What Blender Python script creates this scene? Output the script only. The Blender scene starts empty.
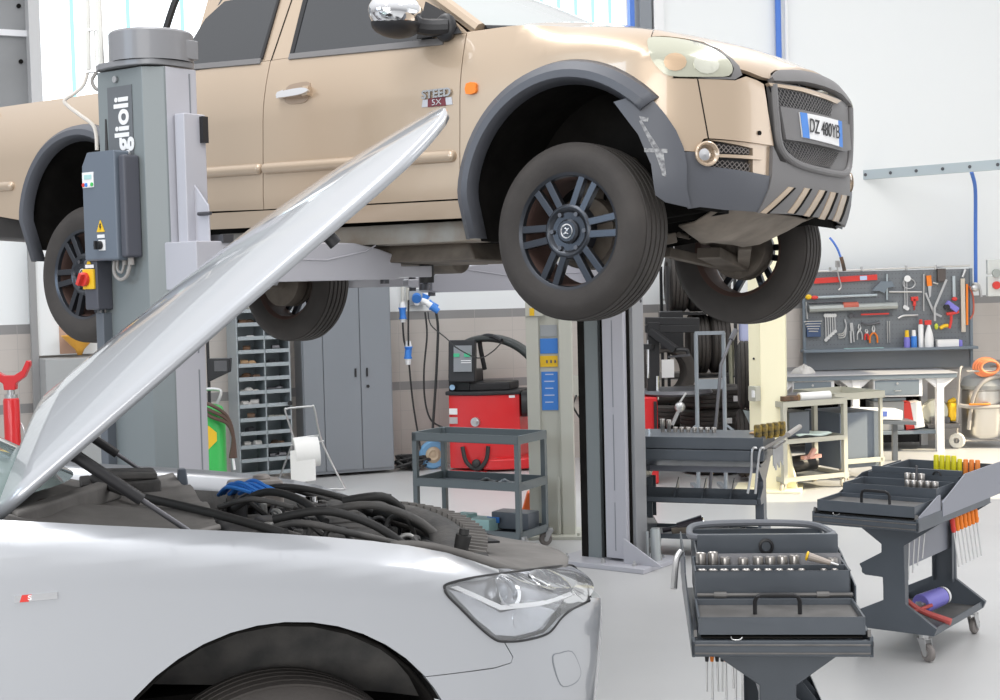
import bpy, bmesh, math, random
from mathutils import Vector, Matrix, Euler
random.seed(7)
PI = math.pi
SC = bpy.context.scene
COL = SC.collection

# ---------------------------------------------------------------- camera
FPX, HC, HOR, ROLL = 1450.0, 1.9, 280.0, 0.024
pitch = math.atan((350-HOR)/FPX); roll = math.atan(ROLL)
FW = Vector((0, math.cos(pitch), -math.sin(pitch)))
RT0 = Vector((1, 0, 0)); UP0 = RT0.cross(FW)
RT = RT0*math.cos(roll) - UP0*math.sin(roll)
UP = RT0*math.sin(roll) + UP0*math.cos(roll)
CAMP = Vector((0, 0, HC))
cd = bpy.data.cameras.new('camera'); cam = bpy.data.objects.new('camera', cd); COL.objects.link(cam)
cam.matrix_world = Matrix(((RT.x, UP.x, -FW.x, 0), (RT.y, UP.y, -FW.y, 0), (RT.z, UP.z, -FW.z, HC), (0, 0, 0, 1)))
cd.sensor_fit = 'HORIZONTAL'; cd.sensor_width = 36; cd.lens = 36*FPX/1000; cd.clip_start = .05; cd.clip_end = 200
SC.camera = cam

# ---------------------------------------------------------------- world, lamps, exposure
w = bpy.data.worlds.new('world'); SC.world = w; w.use_nodes = True
nt = w.node_tree; nt.nodes.clear()
wo = nt.nodes.new('ShaderNodeOutputWorld'); bg = nt.nodes.new('ShaderNodeBackground')
tc = nt.nodes.new('ShaderNodeTexCoord'); sx = nt.nodes.new('ShaderNodeSeparateXYZ'); rp = nt.nodes.new('ShaderNodeValToRGB')
nt.links.new(tc.outputs['Generated'], sx.inputs[0]); nt.links.new(sx.outputs['Z'], rp.inputs[0])
rp.color_ramp.elements[0].position = 0.0; rp.color_ramp.elements[0].color = (.32, .32, .33, 1)
rp.color_ramp.elements[1].position = .75; rp.color_ramp.elements[1].color = (1.0, 1.0, 1.02, 1)
e = rp.color_ramp.elements.new(.22); e.color = (.62, .62, .63, 1)
nt.links.new(rp.outputs[0], bg.inputs[0]); bg.inputs[1].default_value = 1.12
nt.links.new(bg.outputs[0], wo.inputs[0])

def lamp(name, typ, loc, target, energy, color=(1, 1, 1), **k):
    d = bpy.data.lights.new(name, typ); d.energy = energy; d.color = color
    for a, b in k.items(): setattr(d, a, b)
    o = bpy.data.objects.new(name, d); COL.objects.link(o); o.location = loc
    o.rotation_euler = (Vector(target)-Vector(loc)).to_track_quat('-Z', 'Y').to_euler()
    return o
# roof skylights, strips of daylight above the bays
lamp('skylight', 'AREA', (-1.5, 5.5, 6.5), (-1.5, 6.0, 0), 200, (1, 1, 1), shape='RECTANGLE', size=1.2, size_y=9)
lamp('skylight', 'AREA', (3.5, 7.5, 6.5), (3.5, 8.0, 0), 200, (1, 1, 1), shape='RECTANGLE', size=1.2, size_y=9)
# daylight from the open bay door behind the photographer
lamp('bay_door_daylight', 'AREA', (-3.0, -5.5, 3.2), (0, 8, 1.6), 430, (1, .99, .97), shape='RECTANGLE', size=7, size_y=4)
# daylight from the side windows on the right; on the left a blue lamp added for sheen on the load bed
lamp('side_daylight_fill', 'AREA', (9.2, 7.5, 3.4), (0, 8.5, 1.0), 75, (.93, .95, 1), shape='RECTANGLE', size=6, size_y=2.4)
lamp('side_daylight_fill', 'AREA', (-8.5, .5, 4.2), (-2.6, 7.2, 2.4), 170, (.62, .80, 1), shape='RECTANGLE', size=4, size_y=2.5)
# low sun entering through the side windows on the right
SUNP = (21.0, 11.0, 9.0)
lamp('window_sunlight', 'SPOT', SUNP, (4.2, 13.6, 0), 46000, (1, .86, .62), spot_size=math.radians(20), spot_blend=.05, shadow_soft_size=.06)

vs = SC.view_settings
vs.view_transform = 'Standard'; vs.look = 'None'; vs.exposure = 0.15; vs.gamma = 1.0; vs.use_curve_mapping = False

# ---------------------------------------------------------------- sight lines: where a point of the photographed place stands
def ray(px, py): return FW + RT*((px-500)/FPX) - UP*((py-350)/FPX)
def fl(px, py, z=0.0):
    d = ray(px, py); t = (z-HC)/d.z; return CAMP + d*t
def at(px, py, Y):
    d = ray(px, py); return CAMP + d*(Y/d.y)
def onplane(px, py, p, n):
    d = ray(px, py); p = Vector(p); n = Vector(n); return CAMP + d*((p-CAMP).dot(n)/d.dot(n))

# ---------------------------------------------------------------- materials
MATS = {}
def mat(name, col, rough=.5, metal=0.0, coat=0.0, bump=0.0, bscale=40, var=0.0, vscale=3.0, emit=None, es=1.0, trans=0.0, ior=1.45, alpha=1.0, col2=None, spec=.5):
    if name in MATS: return MATS[name]
    m = bpy.data.materials.new(name); m.use_nodes = True; MATS[name] = m
    n = m.node_tree; b = n.nodes['Principled BSDF']
    b.inputs['Base Color'].default_value = (*col, 1); b.inputs['Roughness'].default_value = rough
    b.inputs['Metallic'].default_value = metal; b.inputs['Coat Weight'].default_value = coat
    b.inputs['Coat Roughness'].default_value = .04; b.inputs['Specular IOR Level'].default_value = spec
    b.inputs['Transmission Weight'].default_value = trans; b.inputs['IOR'].default_value = ior; b.inputs['Alpha'].default_value = alpha
    if emit: b.inputs['Emission Color'].default_value = (*emit, 1); b.inputs['Emission Strength'].default_value = es
    if var > 0 or bump > 0:
        t = n.nodes.new('ShaderNodeTexCoord'); nz = n.nodes.new('ShaderNodeTexNoise')
        n.links.new(t.outputs['Object'], nz.inputs['Vector']); nz.inputs['Detail'].default_value = 6
        if var > 0:
            nz.inputs['Scale'].default_value = vscale
            mx = n.nodes.new('ShaderNodeMix'); mx.data_type = 'RGBA'
            rr = n.nodes.new('ShaderNodeValToRGB'); rr.color_ramp.elements[0].position = .35; rr.color_ramp.elements[1].position = .68
            n.links.new(nz.outputs['Fac'], rr.inputs[0]); n.links.new(rr.outputs[0], mx.inputs[0])
            c2 = col2 if col2 else tuple(c*(1-var) for c in col)
            mx.inputs[6].default_value = (*col, 1); mx.inputs[7].default_value = (*c2, 1)
            n.links.new(mx.outputs[2], b.inputs['Base Color'])
        if bump > 0:
            nb = n.nodes.new('ShaderNodeTexNoise'); nb.inputs['Scale'].default_value = bscale; nb.inputs['Detail'].default_value = 4
            n.links.new(t.outputs['Object'], nb.inputs['Vector'])
            bp = n.nodes.new('ShaderNodeBump'); bp.inputs['Strength'].default_value = bump; bp.inputs['Distance'].default_value = .01
            n.links.new(nb.outputs['Fac'], bp.inputs['Height']); n.links.new(bp.outputs[0], b.inputs['Normal'])
    return m

M = dict(
    gold=mat('gold_beige_paint', (.52, .405, .295), .34, .4, .9),
    silver=mat('silver_white_paint', (.44, .455, .48), .30, .35, .9),
    cladding=mat('grey_plastic_cladding', (.095, .10, .115), .42, 0, 0, .05, 200),
    bumpgrey=mat('bumper_grey_plastic', (.17, .165, .165), .5, 0, 0, .05, 200),
    black=mat('black_plastic', (.018, .018, .02), .45),
    dark=mat('dark_underbody', (.013, .012, .011), .9, 0, 0, .3, 30, .5, 6, spec=.15),
    rubber=mat('tyre_rubber', (.042, .037, .034), .75, 0, 0, .12, 60, .35, 5, col2=(.060, .053, .048)),
    seal=mat('rubber_seal', (.03, .03, .03), .6),
    rim=mat('dark_alloy', (.055, .06, .07), .28, .7),
    rimback=mat('brown_brake_dust', (.10, .06, .05), .7, .2),
    steel=mat('bare_steel', (.55, .55, .55), .35, .9),
    chrome=mat('chrome', (.85, .86, .88), .08, 1.0),
    rust=mat('rusty_steel', (.22, .12, .07), .85, .1, 0, .3, 30, .6, 12, col2=(.07, .06, .05)),
    skid=mat('muddy_skid_plate', (.30, .255, .21), .7, .2, 0, .1, 20, .35, 7),
    drum=mat('drum_cover_grey', (.225, .225, .235), .4, 0, .2),
    dirtmetal=mat('muddy_metal', (.20, .17, .14), .75, .2, 0, .2, 20, .5, 6),
    glass=mat('dark_window_glass', (.035, .038, .042), .06, 0, 0, spec=.9),
    clear=mat('clear_lens', (1, 1, 1), .02, 0, 0, trans=1.0, ior=1.3),
    lamplens=mat('cloudy_lamp_lens', (.50, .50, .40), .16, .3, .5),
    windscreen=mat('windscreen_glass', (.45, .48, .47), .05, .3, .5),
    orange=mat('orange_plastic', (.85, .22, .02), .4),
    white=mat('white_plastic', (.80, .80, .80), .45),
    red=mat('red_paint', (.62, .018, .022), .35, 0, .4),
    redp=mat('red_plastic', (.65, .05, .04), .4),
    yellow=mat('yellow_plastic', (.80, .50, .02), .45),
    blue=mat('blue_plastic', (.05, .22, .65), .4),
    cyanp=mat('pale_green_plastic', (.40, .62, .60), .5),
    green=mat('green_paint', (.05, .48, .10), .35, 0, .3),
    liftgrey=mat('lift_grey_paint', (.20, .225, .23), .4, 0, .2),
    liftdark=mat('lift_charcoal_paint', (.115, .13, .15), .4, 0, .2),
    liftlight=mat('lift_light_grey_paint', (.46, .46, .50), .4, 0, .2),
    boxgrey=mat('control_box_grey', (.13, .155, .19), .4),
    boxside=mat('control_box_side', (.075, .078, .095), .45),
    cart=mat('cart_charcoal_paint', (.085, .098, .115), .38, .1, .2, 0, 40, .12, 5),
    cartin=mat('cart_worn_grey', (.17, .165, .16), .45, .3, 0, 0, 40, .35, 9),
    trolley=mat('trolley_grey_paint', (.125, .15, .16), .4, 0, .2),
    beige=mat('beige_cart_paint', (.46, .45, .38), .45),
    cream=mat('sunlit_cream_paint', (.95, .89, .64), .45),  # cream lightened and yellowed so the column looks sunlit
    palepost=mat('pale_grey_lift_paint', (.52, .52, .46), .45),
    locker=mat('locker_grey_paint', (.225, .242, .265), .35, .1, .2),
    shelf=mat('galvanised_shelf', (.36, .40, .42), .4, .4),
    benchgrey=mat('bench_blue_grey', (.17, .205, .24), .45),
    benchtop=mat('bench_top_sheet', (.50, .50, .52), .4, .2),
    benchwhite=mat('bench_white_frame', (.76, .76, .78), .45),
    dustygrey=mat('dusty_grey_plastic', (.20, .19, .18), .8, 0, 0, .15, 30, .3, 8),
    enginegrey=mat('engine_plastic', (.055, .055, .055), .6, 0, 0, .2, 60, .4, 12, col2=(.11, .105, .10)),
    paper=mat('white_paper', (.82, .81, .79), .8, 0, 0, .08, 40),
    cloth=mat('grey_rag_cloth', (.62, .60, .57), .9, 0, 0, .3, 60),
    cardboard=mat('brown_card', (.42, .27, .15), .8),
    wheeltan=mat('castor_tan_rubber', (.50, .44, .34), .6),
    wheelgrey=mat('castor_grey_rubber', (.22, .20, .19), .6),
    vacsteel=mat('brushed_vacuum_steel', (.62, .60, .57), .3, .85),
    hose=mat('grey_hose', (.34, .32, .30), .6),
    tooldark=mat('dark_tool_steel', (.12, .12, .13), .4, .7),
    violet=mat('violet_plastic', (.22, .20, .62), .35),
    rail=mat('wall_rail_paint', (.44, .50, .53), .5),
    bluepipe=mat('blue_air_pipe', (.08, .20, .62), .4),
    whitepipe=mat('cream_conduit', (.72, .71, .66), .5),
)

# ---------------------------------------------------------------- builders
def link(name, me, parent=None):
    o = bpy.data.objects.new(name, me); COL.objects.link(o)
    if parent: o.parent = parent
    return o
def thing(name, label, cat, loc=(0, 0, 0), rz=0.0, group=None, mw=None):
    o = bpy.data.objects.new(name, None); COL.objects.link(o); o.empty_display_size = .1
    if mw is not None: o.matrix_world = mw
    else: o.location = loc; o.rotation_euler = (0, 0, rz)
    return tag(o, label, cat, group)
def tag(o, label=None, cat=None, group=None, kind=None):
    if label: o['label'] = label
    if cat: o['category'] = cat
    if group: o['group'] = group
    if kind: o['kind'] = kind
    return o
def tree_copy(root, loc, rz, label, group=None):
    r = root.copy(); COL.objects.link(r); r.location = loc; r.rotation_euler = (0, 0, rz); r['label'] = label
    if group: r['group'] = group
    for ch in list(root.children):
        c = ch.copy(); COL.objects.link(c); c.parent = r
        for g in list(ch.children):
            d = g.copy(); COL.objects.link(d); d.parent = c
    return r

class MB:
    """collects shapes in one bmesh"""
    def __init__(s): s.bm = bmesh.new()
    def add(s, verts, faces):
        vs_ = [s.bm.verts.new(v) for v in verts]
        for f in faces:
            try: s.bm.faces.new([vs_[i] for i in f])
            except ValueError: pass
        return vs_
    def box(s, c, d, rot=None, M4=None, taper=None):
        c = Vector(c); hx, hy, hz = d[0]/2, d[1]/2, d[2]/2
        vv = []
        for z in (-1, 1):
            for y in (-1, 1):
                for x in (-1, 1):
                    t = taper if (taper and z > 0) else 1
                    v = Vector((x*hx*t, y*hy*t, z*hz))
                    if rot: v = Euler(rot).to_matrix() @ v
                    v = v + c
                    if M4 is not None: v = M4 @ v
                    vv.append(v)
        s.add(vv, [(0, 2, 3, 1), (4, 5, 7, 6), (0, 1, 5, 4), (2, 6, 7, 3), (0, 4, 6, 2), (1, 3, 7, 5)])
        return s
    def bar(s, p0, p1, wd, h, up=(0, 0, 1)):
        p0 = Vector(p0); p1 = Vector(p1); a = (p1-p0); L = a.length
        if L < 1e-6: return s
        a.normalize(); u = Vector(up)
        if abs(a.dot(u)) > .98: u = Vector((0, 1, 0))
        sd = a.cross(u).normalized(); u = sd.cross(a).normalized()
        vv = []
        for p in (p0, p1):
            for i, j in ((-1, -1), (1, -1), (1, 1), (-1, 1)): vv.append(p + sd*(i*wd/2) + u*(j*h/2))
        s.add(vv, [(3, 2, 1, 0), (4, 5, 6, 7), (0, 1, 5, 4), (1, 2, 6, 5), (2, 3, 7, 6), (3, 0, 4, 7)])
        return s
    def cyl(s, p0, p1, r, r2=None, seg=20, cap=True):
        p0 = Vector(p0); p1 = Vector(p1); a = (p1-p0).normalized(); r2 = r if r2 is None else r2
        u = a.orthogonal().normalized(); v = a.cross(u)
        vv = []
        for p, q in ((p0, r), (p1, r2)):
            for i in range(seg):
                t = 2*PI*i/seg; vv.append(p + u*(q*math.cos(t)) + v*(q*math.sin(t)))
        fs = [(i, (i+1) % seg, seg+(i+1) % seg, seg+i) for i in range(seg)]
        if cap: fs += [tuple(reversed(range(seg))), tuple(range(seg, 2*seg))]
        s.add(vv, fs); return s
    def tube(s, pts, r, seg=10, smooth=True, closed=False):
        P = [Vector(p) for p in pts]
        if smooth and len(P) > 2: P = spline(P, 6, closed)
        n = len(P); rings = []
        prev = None
        for i, p in enumerate(P):
            if closed: t = (P[(i+1) % n]-P[i-1]).normalized()
            else: t = (P[min(i+1, n-1)]-P[max(i-1, 0)]).normalized()
            if prev is None: u = t.orthogonal().normalized()
            else:
                u = prev - t*prev.dot(t)
                u = u.normalized() if u.length > 1e-6 else t.orthogonal().normalized()
            prev = u; v = t.cross(u)
            rr = r(i/(n-1)) if callable(r) else r
            rings.append([s.bm.verts.new(p + u*(rr*math.cos(2*PI*k/seg)) + v*(rr*math.sin(2*PI*k/seg))) for k in range(seg)])
        m = n if closed else n-1
        for i in range(m):
            a, b = rings[i], rings[(i+1) % n]
            for k in range(seg): s.bm.faces.new((a[k], a[(k+1) % seg], b[(k+1) % seg], b[k]))
        if not closed:
            s.bm.faces.new(list(reversed(rings[0]))); s.bm.faces.new(rings[-1])
        return s
    def lathe(s, prof, o=(0, 0, 0), axis=(0, 0, 1), seg=32, cap=False):
        o = Vector(o); a = Vector(axis).normalized(); u = a.orthogonal().normalized(); v = a.cross(u)
        rings = []
        for r, h in prof:
            rings.append([s.bm.verts.new(o + a*h + u*(max(r, 1e-4)*math.cos(2*PI*k/seg)) + v*(max(r, 1e-4)*math.sin(2*PI*k/seg))) for k in range(seg)])
        for i in range(len(rings)-1):
            A, B = rings[i], rings[i+1]
            for k in range(seg): s.bm.faces.new((A[k], A[(k+1) % seg], B[(k+1) % seg], B[k]))
        if cap: s.bm.faces.new(list(reversed(rings[0]))); s.bm.faces.new(rings[-1])
        return s
    def prism(s, poly, a, b, fn):
        """poly of 2D points, swept between depth a and b; fn(x, y, d) gives the point"""
        n = len(poly)
        A = [s.bm.verts.new(fn(x, y, a)) for x, y in poly]; B = [s.bm.verts.new(fn(x, y, b)) for x, y in poly]
        f1 = s.bm.faces.new(A); f2 = s.bm.faces.new(list(reversed(B))); f1.normal_update(); f2.normal_update()
        for i in range(n): s.bm.faces.new((A[i], B[i], B[(i+1) % n], A[(i+1) % n]))
        bmesh.ops.triangulate(s.bm, faces=[f1, f2])
        return s
    def ball(s, c, r, sc=(1, 1, 1), seg=16):
        bmesh.ops.create_uvsphere(s.bm, u_segments=seg, v_segments=max(6, seg//2), radius=r, matrix=Matrix.Translation(c) @ Matrix.Diagonal((*sc, 1)))
        return s
    def grid(s, fn, nu, nv, thick=None):
        V = [[s.bm.verts.new(fn(i/nu, j/nv)) for j in range(nv+1)] for i in range(nu+1)]
        for i in range(nu):
            for j in range(nv): s.bm.faces.new((V[i][j], V[i+1][j], V[i+1][j+1], V[i][j+1]))
        return s
    def build(s, name, m, parent=None, bevel=0.0, smooth=True, ang=35, solid=0.0, seg=2, off=-1, sub=0):
        bm = s.bm
        bmesh.ops.remove_doubles(bm, verts=bm.verts, dist=1e-5)
        bmesh.ops.recalc_face_normals(bm, faces=bm.faces)
        me = bpy.data.meshes.new(name); bm.to_mesh(me); bm.free()
        me.materials.append(m)
        if smooth:
            me.shade_smooth(); me.set_sharp_from_angle(angle=math.radians(ang))
        o = link(name, me, parent)
        if solid:
            q = o.modifiers.new('thick', 'SOLIDIFY'); q.thickness = solid; q.offset = off
        if bevel > 0:
            q = o.modifiers.new('edge', 'BEVEL'); q.width = bevel; q.segments = seg; q.limit_method = 'ANGLE'; q.angle_limit = math.radians(40); q.harden_normals = True
        if sub:
            q = o.modifiers.new('sub', 'SUBSURF'); q.levels = sub; q.render_levels = sub
        return o

def spline(P, n=6, closed=False):
    out = []; N = len(P)
    rng = N if closed else N-1
    for i in range(rng):
        if closed: p0, p1, p2, p3 = P[i-1], P[i], P[(i+1) % N], P[(i+2) % N]
        else: p0, p1, p2, p3 = P[max(i-1, 0)], P[i], P[i+1], P[min(i+2, N-1)]
        for k in range(n):
            t = k/n
            out.append(.5*((2*p1)+(-p0+p2)*t+(2*p0-5*p1+4*p2-p3)*t*t+(-p0+3*p1-3*p2+p3)*t**3))
    if not closed: out.append(P[-1].copy())
    return out
def spl2(pts, n=5, closed=False):
    return [(p.x, p.y) for p in spline([Vector((a, b, 0)) for a, b in pts], n, closed)]
def text(body, size, fn_mat, m, parent=None, name='lettering', extr=.001, sx=1.0, align='CENTER', bold=0.0):
    """raised lettering as a mesh; fn_mat is the 4x4 matrix of its plane (x right, y up, z out)"""
    c = bpy.data.curves.new(name, 'FONT'); c.body = body; c.size = size; c.extrude = extr; c.align_x = align; c.align_y = 'CENTER'; c.offset = bold
    t = bpy.data.objects.new(name, c); COL.objects.link(t)
    dg = bpy.context.evaluated_depsgraph_get(); dg.update()
    me = bpy.data.meshes.new_from_object(t.evaluated_get(dg)); bpy.data.objects.remove(t)
    me.transform(fn_mat @ Matrix.Diagonal((sx, 1, 1, 1))); me.materials.clear(); me.materials.append(m)
    return link(name, me, parent)
def frame4(o, x, y):
    x = Vector(x).normalized(); y = Vector(y); y = (y - x*y.dot(x)).normalized(); z = x.cross(y)
    return Matrix(((x.x, y.x, z.x, o[0]), (x.y, y.y, z.y, o[1]), (x.z, y.z, z.z, o[2]), (0, 0, 0, 1)))

# ---------------------------------------------------------------- the room
def struct(name, b, m, **k):
    o = b.build(name, m, **k); o['kind'] = 'structure'; return o
fm = mat('resin_floor', (.50, .50, .495), .35, 0, 0, .02, 6, .06, .7, col2=(.45, .45, .45))
b = MB(); b.box((0, 6, -.05), (34, 30, .1)); struct('floor', b, fm, smooth=False)

# left wall runs away from the camera to the corner by the lockers, then the back wall
WL0 = at(20, 411, 13.2); WL0.z = 0
cz = at(402, 466, 14.96); WC = Vector((cz.x, cz.y, 0))
WR = at(985, 446, 16.2); WR.z = 0
dl = (WC-WL0).normalized(); db = (WR-WC).normalized()
WLs = WL0 - dl*6; WRe = WR + db*5
STU, STL = 1.60, .875        # tops of the two dark tile bands
def wall_mat(name, zt):
    """white plaster above, beige tiles with two dark tile bands below (object space: x along the wall, z up)"""
    m = bpy.data.materials.new(name); m.use_nodes = True; n = m.node_tree; bs = n.nodes['Principled BSDF']
    tcx = n.nodes.new('ShaderNodeTexCoord'); sp = n.nodes.new('ShaderNodeSeparateXYZ'); n.links.new(tcx.outputs['Object'], sp.inputs[0])
    def mth(op, a, v=None):
        q = n.nodes.new('ShaderNodeMath'); q.operation = op
        for i, x in enumerate((a, v)):
            if x is None: continue
            if isinstance(x, (int, float)): q.inputs[i].default_value = x
            else: n.links.new(x, q.inputs[i])
        return q.outputs[0]
    Z = sp.outputs['Z']; X = sp.outputs['X']
    tile = mth('LESS_THAN', Z, STU)
    def band(top, h): return mth('MULTIPLY', mth('LESS_THAN', Z, top), mth('GREATER_THAN', Z, top-h))
    bnd = mth('MAXIMUM', band(STU, .088), band(STL, .088))
    gx = mth('LESS_THAN', mth('FRACT', mth('DIVIDE', X, .40)), .010)
    gz = mth('LESS_THAN', mth('FRACT', mth('DIVIDE', mth('SUBTRACT', Z, .172), .2)), .015)
    g = mth('MAXIMUM', gx, mth('MULTIPLY', gz, mth('SUBTRACT', 1.0, bnd)))
    nz = n.nodes.new('ShaderNodeTexNoise'); nz.inputs['Scale'].default_value = 2.2; n.links.new(tcx.outputs['Object'], nz.inputs['Vector'])
    def mix(f, a, b_):
        q = n.nodes.new('ShaderNodeMix'); q.data_type = 'RGBA'
        if hasattr(f, 'links') or not isinstance(f, float): n.links.new(f, q.inputs[0])
        for i, x in ((6, a), (7, b_)):
            if isinstance(x, tuple): q.inputs[i].default_value = (*x, 1)
            else: n.links.new(x, q.inputs[i])
        return q.outputs[2]
    beige = mix(nz.outputs['Fac'], (.48, .435, .40), (.56, .52, .48))
    dk = mix(nz.outputs['Fac'], (.24, .23, .225), (.30, .295, .29))
    t1 = mix(bnd, beige, dk); t2 = mix(g, t1, (.40, .38, .36)); c = mix(tile, (.80, .82, .82), t2)
    n.links.new(c, bs.inputs['Base Color'])
    rr = n.nodes.new('ShaderNodeMapRange'); n.links.new(tile, rr.inputs[0]); rr.inputs[3].default_value = .7; rr.inputs[4].default_value = .3
    n.links.new(rr.outputs[0], bs.inputs['Roughness'])
    return m
WM = wall_mat('plaster_and_tile', 1.6)
def wall_seg(name, a, bb, z0, z1, thick=.25):
    """wall between a and bb, front face through a-bb, origin at a on the floor, x along the wall"""
    d = (bb-a); L = d.length; ang = math.atan2(d.y, d.x)
    q = MB(); q.box((L/2, thick/2, (z0+z1)/2), (L, thick, z1-z0)); o = struct(name, q, WM, smooth=False)
    o.location = a; o.rotation_euler = (0, 0, ang); return o
SILL, HEAD, TOPZ = 2.75, 5.6, 6.4
wall_seg('wall_left', WLs, WC, 0, SILL); wall_seg('wall_left_upper', WLs, WC, HEAD, TOPZ)
# right edge of the window strip on the back wall is seen near px 628
dwin = (onplane(629, 20, WC, (db.y, -db.x, 0))-WC).dot(db)
wall_seg('wall_back', WC, WRe, 0, SILL); wall_seg('wall_back_upper', WC, WRe, HEAD, TOPZ)
pA = WC+db*(dwin+.26)
ww = wall_seg('wall_back_right', pA, WRe, SILL, HEAD)
nl = Vector((dl.y, -dl.x, 0)); nb = Vector((db.y, -db.x, 0))     # towards the room

# windows: bright strips of ribbed translucent glazing, thin tinted joints
glz = mat('daylit_glazing', (.9, .95, 1), .3, emit=(.93, .98, 1.0), es=1.25)
jnt = mat('tinted_glazing_joint', (.35, .75, .85), .4, emit=(.35, .85, .95), es=.55)
def winstrip(n, a, d, x0, x1, step, inn):
    ang = math.atan2(d.y, d.x)
    q = MB(); q.box(((x0+x1)/2, .12, (SILL+HEAD)/2), (x1-x0, .03, HEAD-SILL))
    o = struct('window_%d' % n, q, glz, smooth=False); o.location = a; o.rotation_euler = (0, 0, ang)
    q = MB(); x = x0+step*.6
    while x < x1-.05:
        q.box((x, .095, (SILL+HEAD)/2), (.035, .02, HEAD-SILL)); x += step
    q.build('glazing_joint', jnt, o, smooth=False)
    q = MB(); q.box(((x0+x1)/2, .03, SILL+.03), (x1-x0, .12, .06)); q.box(((x0+x1)/2, .03, HEAD-.03), (x1-x0, .12, .06))
    q.build('window_frame', M['benchwhite'], o, smooth=False)
    return o
LL = (WC-WLs).length
xl = (onplane(39, 20, WC, nl)-WLs).dot(dl)
winstrip(1, WLs, dl, xl, LL-.02, .52, 1)
winstrip(2, WC, db, .02, dwin, .185, 1)
q = MB(); q.box((dwin+.02, -.01, (SILL+HEAD)/2), (.05, .1, HEAD-SILL)); o = struct('trim_1', q, M['bluepipe']); o.location = WC; o.rotation_euler = (0, 0, math.atan2(db.y, db.x))
q = MB(); q.box((dwin+.155, .0, (SILL+HEAD)/2), (.13, .2, HEAD-SILL)); o = struct('trim_2', q, M['locker'], bevel=.004); o.location = WC; o.rotation_euler = (0, 0, math.atan2(db.y, db.x))
q = MB(); q.box((dwin+.30, -.03, (SILL+HEAD)/2), (.11, .14, HEAD-SILL)); o = struct('trim_3', q, M['white'], bevel=.004); o.location = WC; o.rotation_euler = (0, 0, math.atan2(db.y, db.x))
# grey sheet-metal panel left of the windows with light jamb and bar
q = MB(); q.box(((xl-.08)/2, .08, (SILL+HEAD)/2), (xl-.08, .04, HEAD-SILL)); o = struct('window_3', q, mat('grey_sheet_metal', (.27, .275, .28), .5, .2, 0, 0, 40, .15, 2)); o.location = WLs; o.rotation_euler = (0, 0, math.atan2(dl.y, dl.x))
q2 = MB(); q2.box(((xl-.1)/2, .04, 4.24), (xl-.1, .05, .055)); q2.build('cross_bar', M['benchwhite'], o)
q2 = MB()
for i in range(5): q2.cyl((xl-.165, .06, 3.49+i*.5), (xl-.165, .04, 3.49+i*.5), .02, seg=10)
q2.build('bolt_row', M['dark'], o)
q = MB(); q.box((xl-.06, .0, (SILL+HEAD)/2), (.10, .2, HEAD-SILL)); o = struct('trim_4', q, mat('jamb_grey', (.55, .55, .55), .5), bevel=.004); o.location = WLs; o.rotation_euler = (0, 0, math.atan2(dl.y, dl.x))

# unseen right-hand wall, its opening sized to shape the sun patch on the floor
XW = 9.5
pc = [fl(738, 503), fl(1000, 472), Vector((7.0, 13.6, 0)), Vector((5.5, 15.2, 0)), Vector((2.4, 14.9, 0))]
oy = []; oz = []
for p in pc:
    t = (SUNP[0]-XW)/(SUNP[0]-p.x); oy.append(SUNP[1]+(p.y-SUNP[1])*t); oz.append(SUNP[2]+(p.z-SUNP[2])*t)
y0, y1, z0, z1 = min(oy), max(oy), min(oz), max(oz)
yb = WRe.y+.5
q = MB(); q.box((XW, (y0+3)/2, 3.2), (.25, y0-3, 6.4)); q.box((XW, (y1+yb)/2, 3.2), (.25, yb-y1, 6.4)); q.box((XW, (y0+y1)/2, z0/2), (.25, y1-y0, z0)); q.box((XW, (y0+y1)/2, (z1+6.4)/2), (.25, y1-y0, 6.4-z1))
struct('wall_right', q, M['white'], smooth=False)

ORD = ['first', 'second', 'third', 'fourth', 'fifth', 'sixth', 'seventh', 'eighth', 'ninth', 'tenth', 'eleventh', 'twelfth', 'thirteenth', 'fourteenth']

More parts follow.
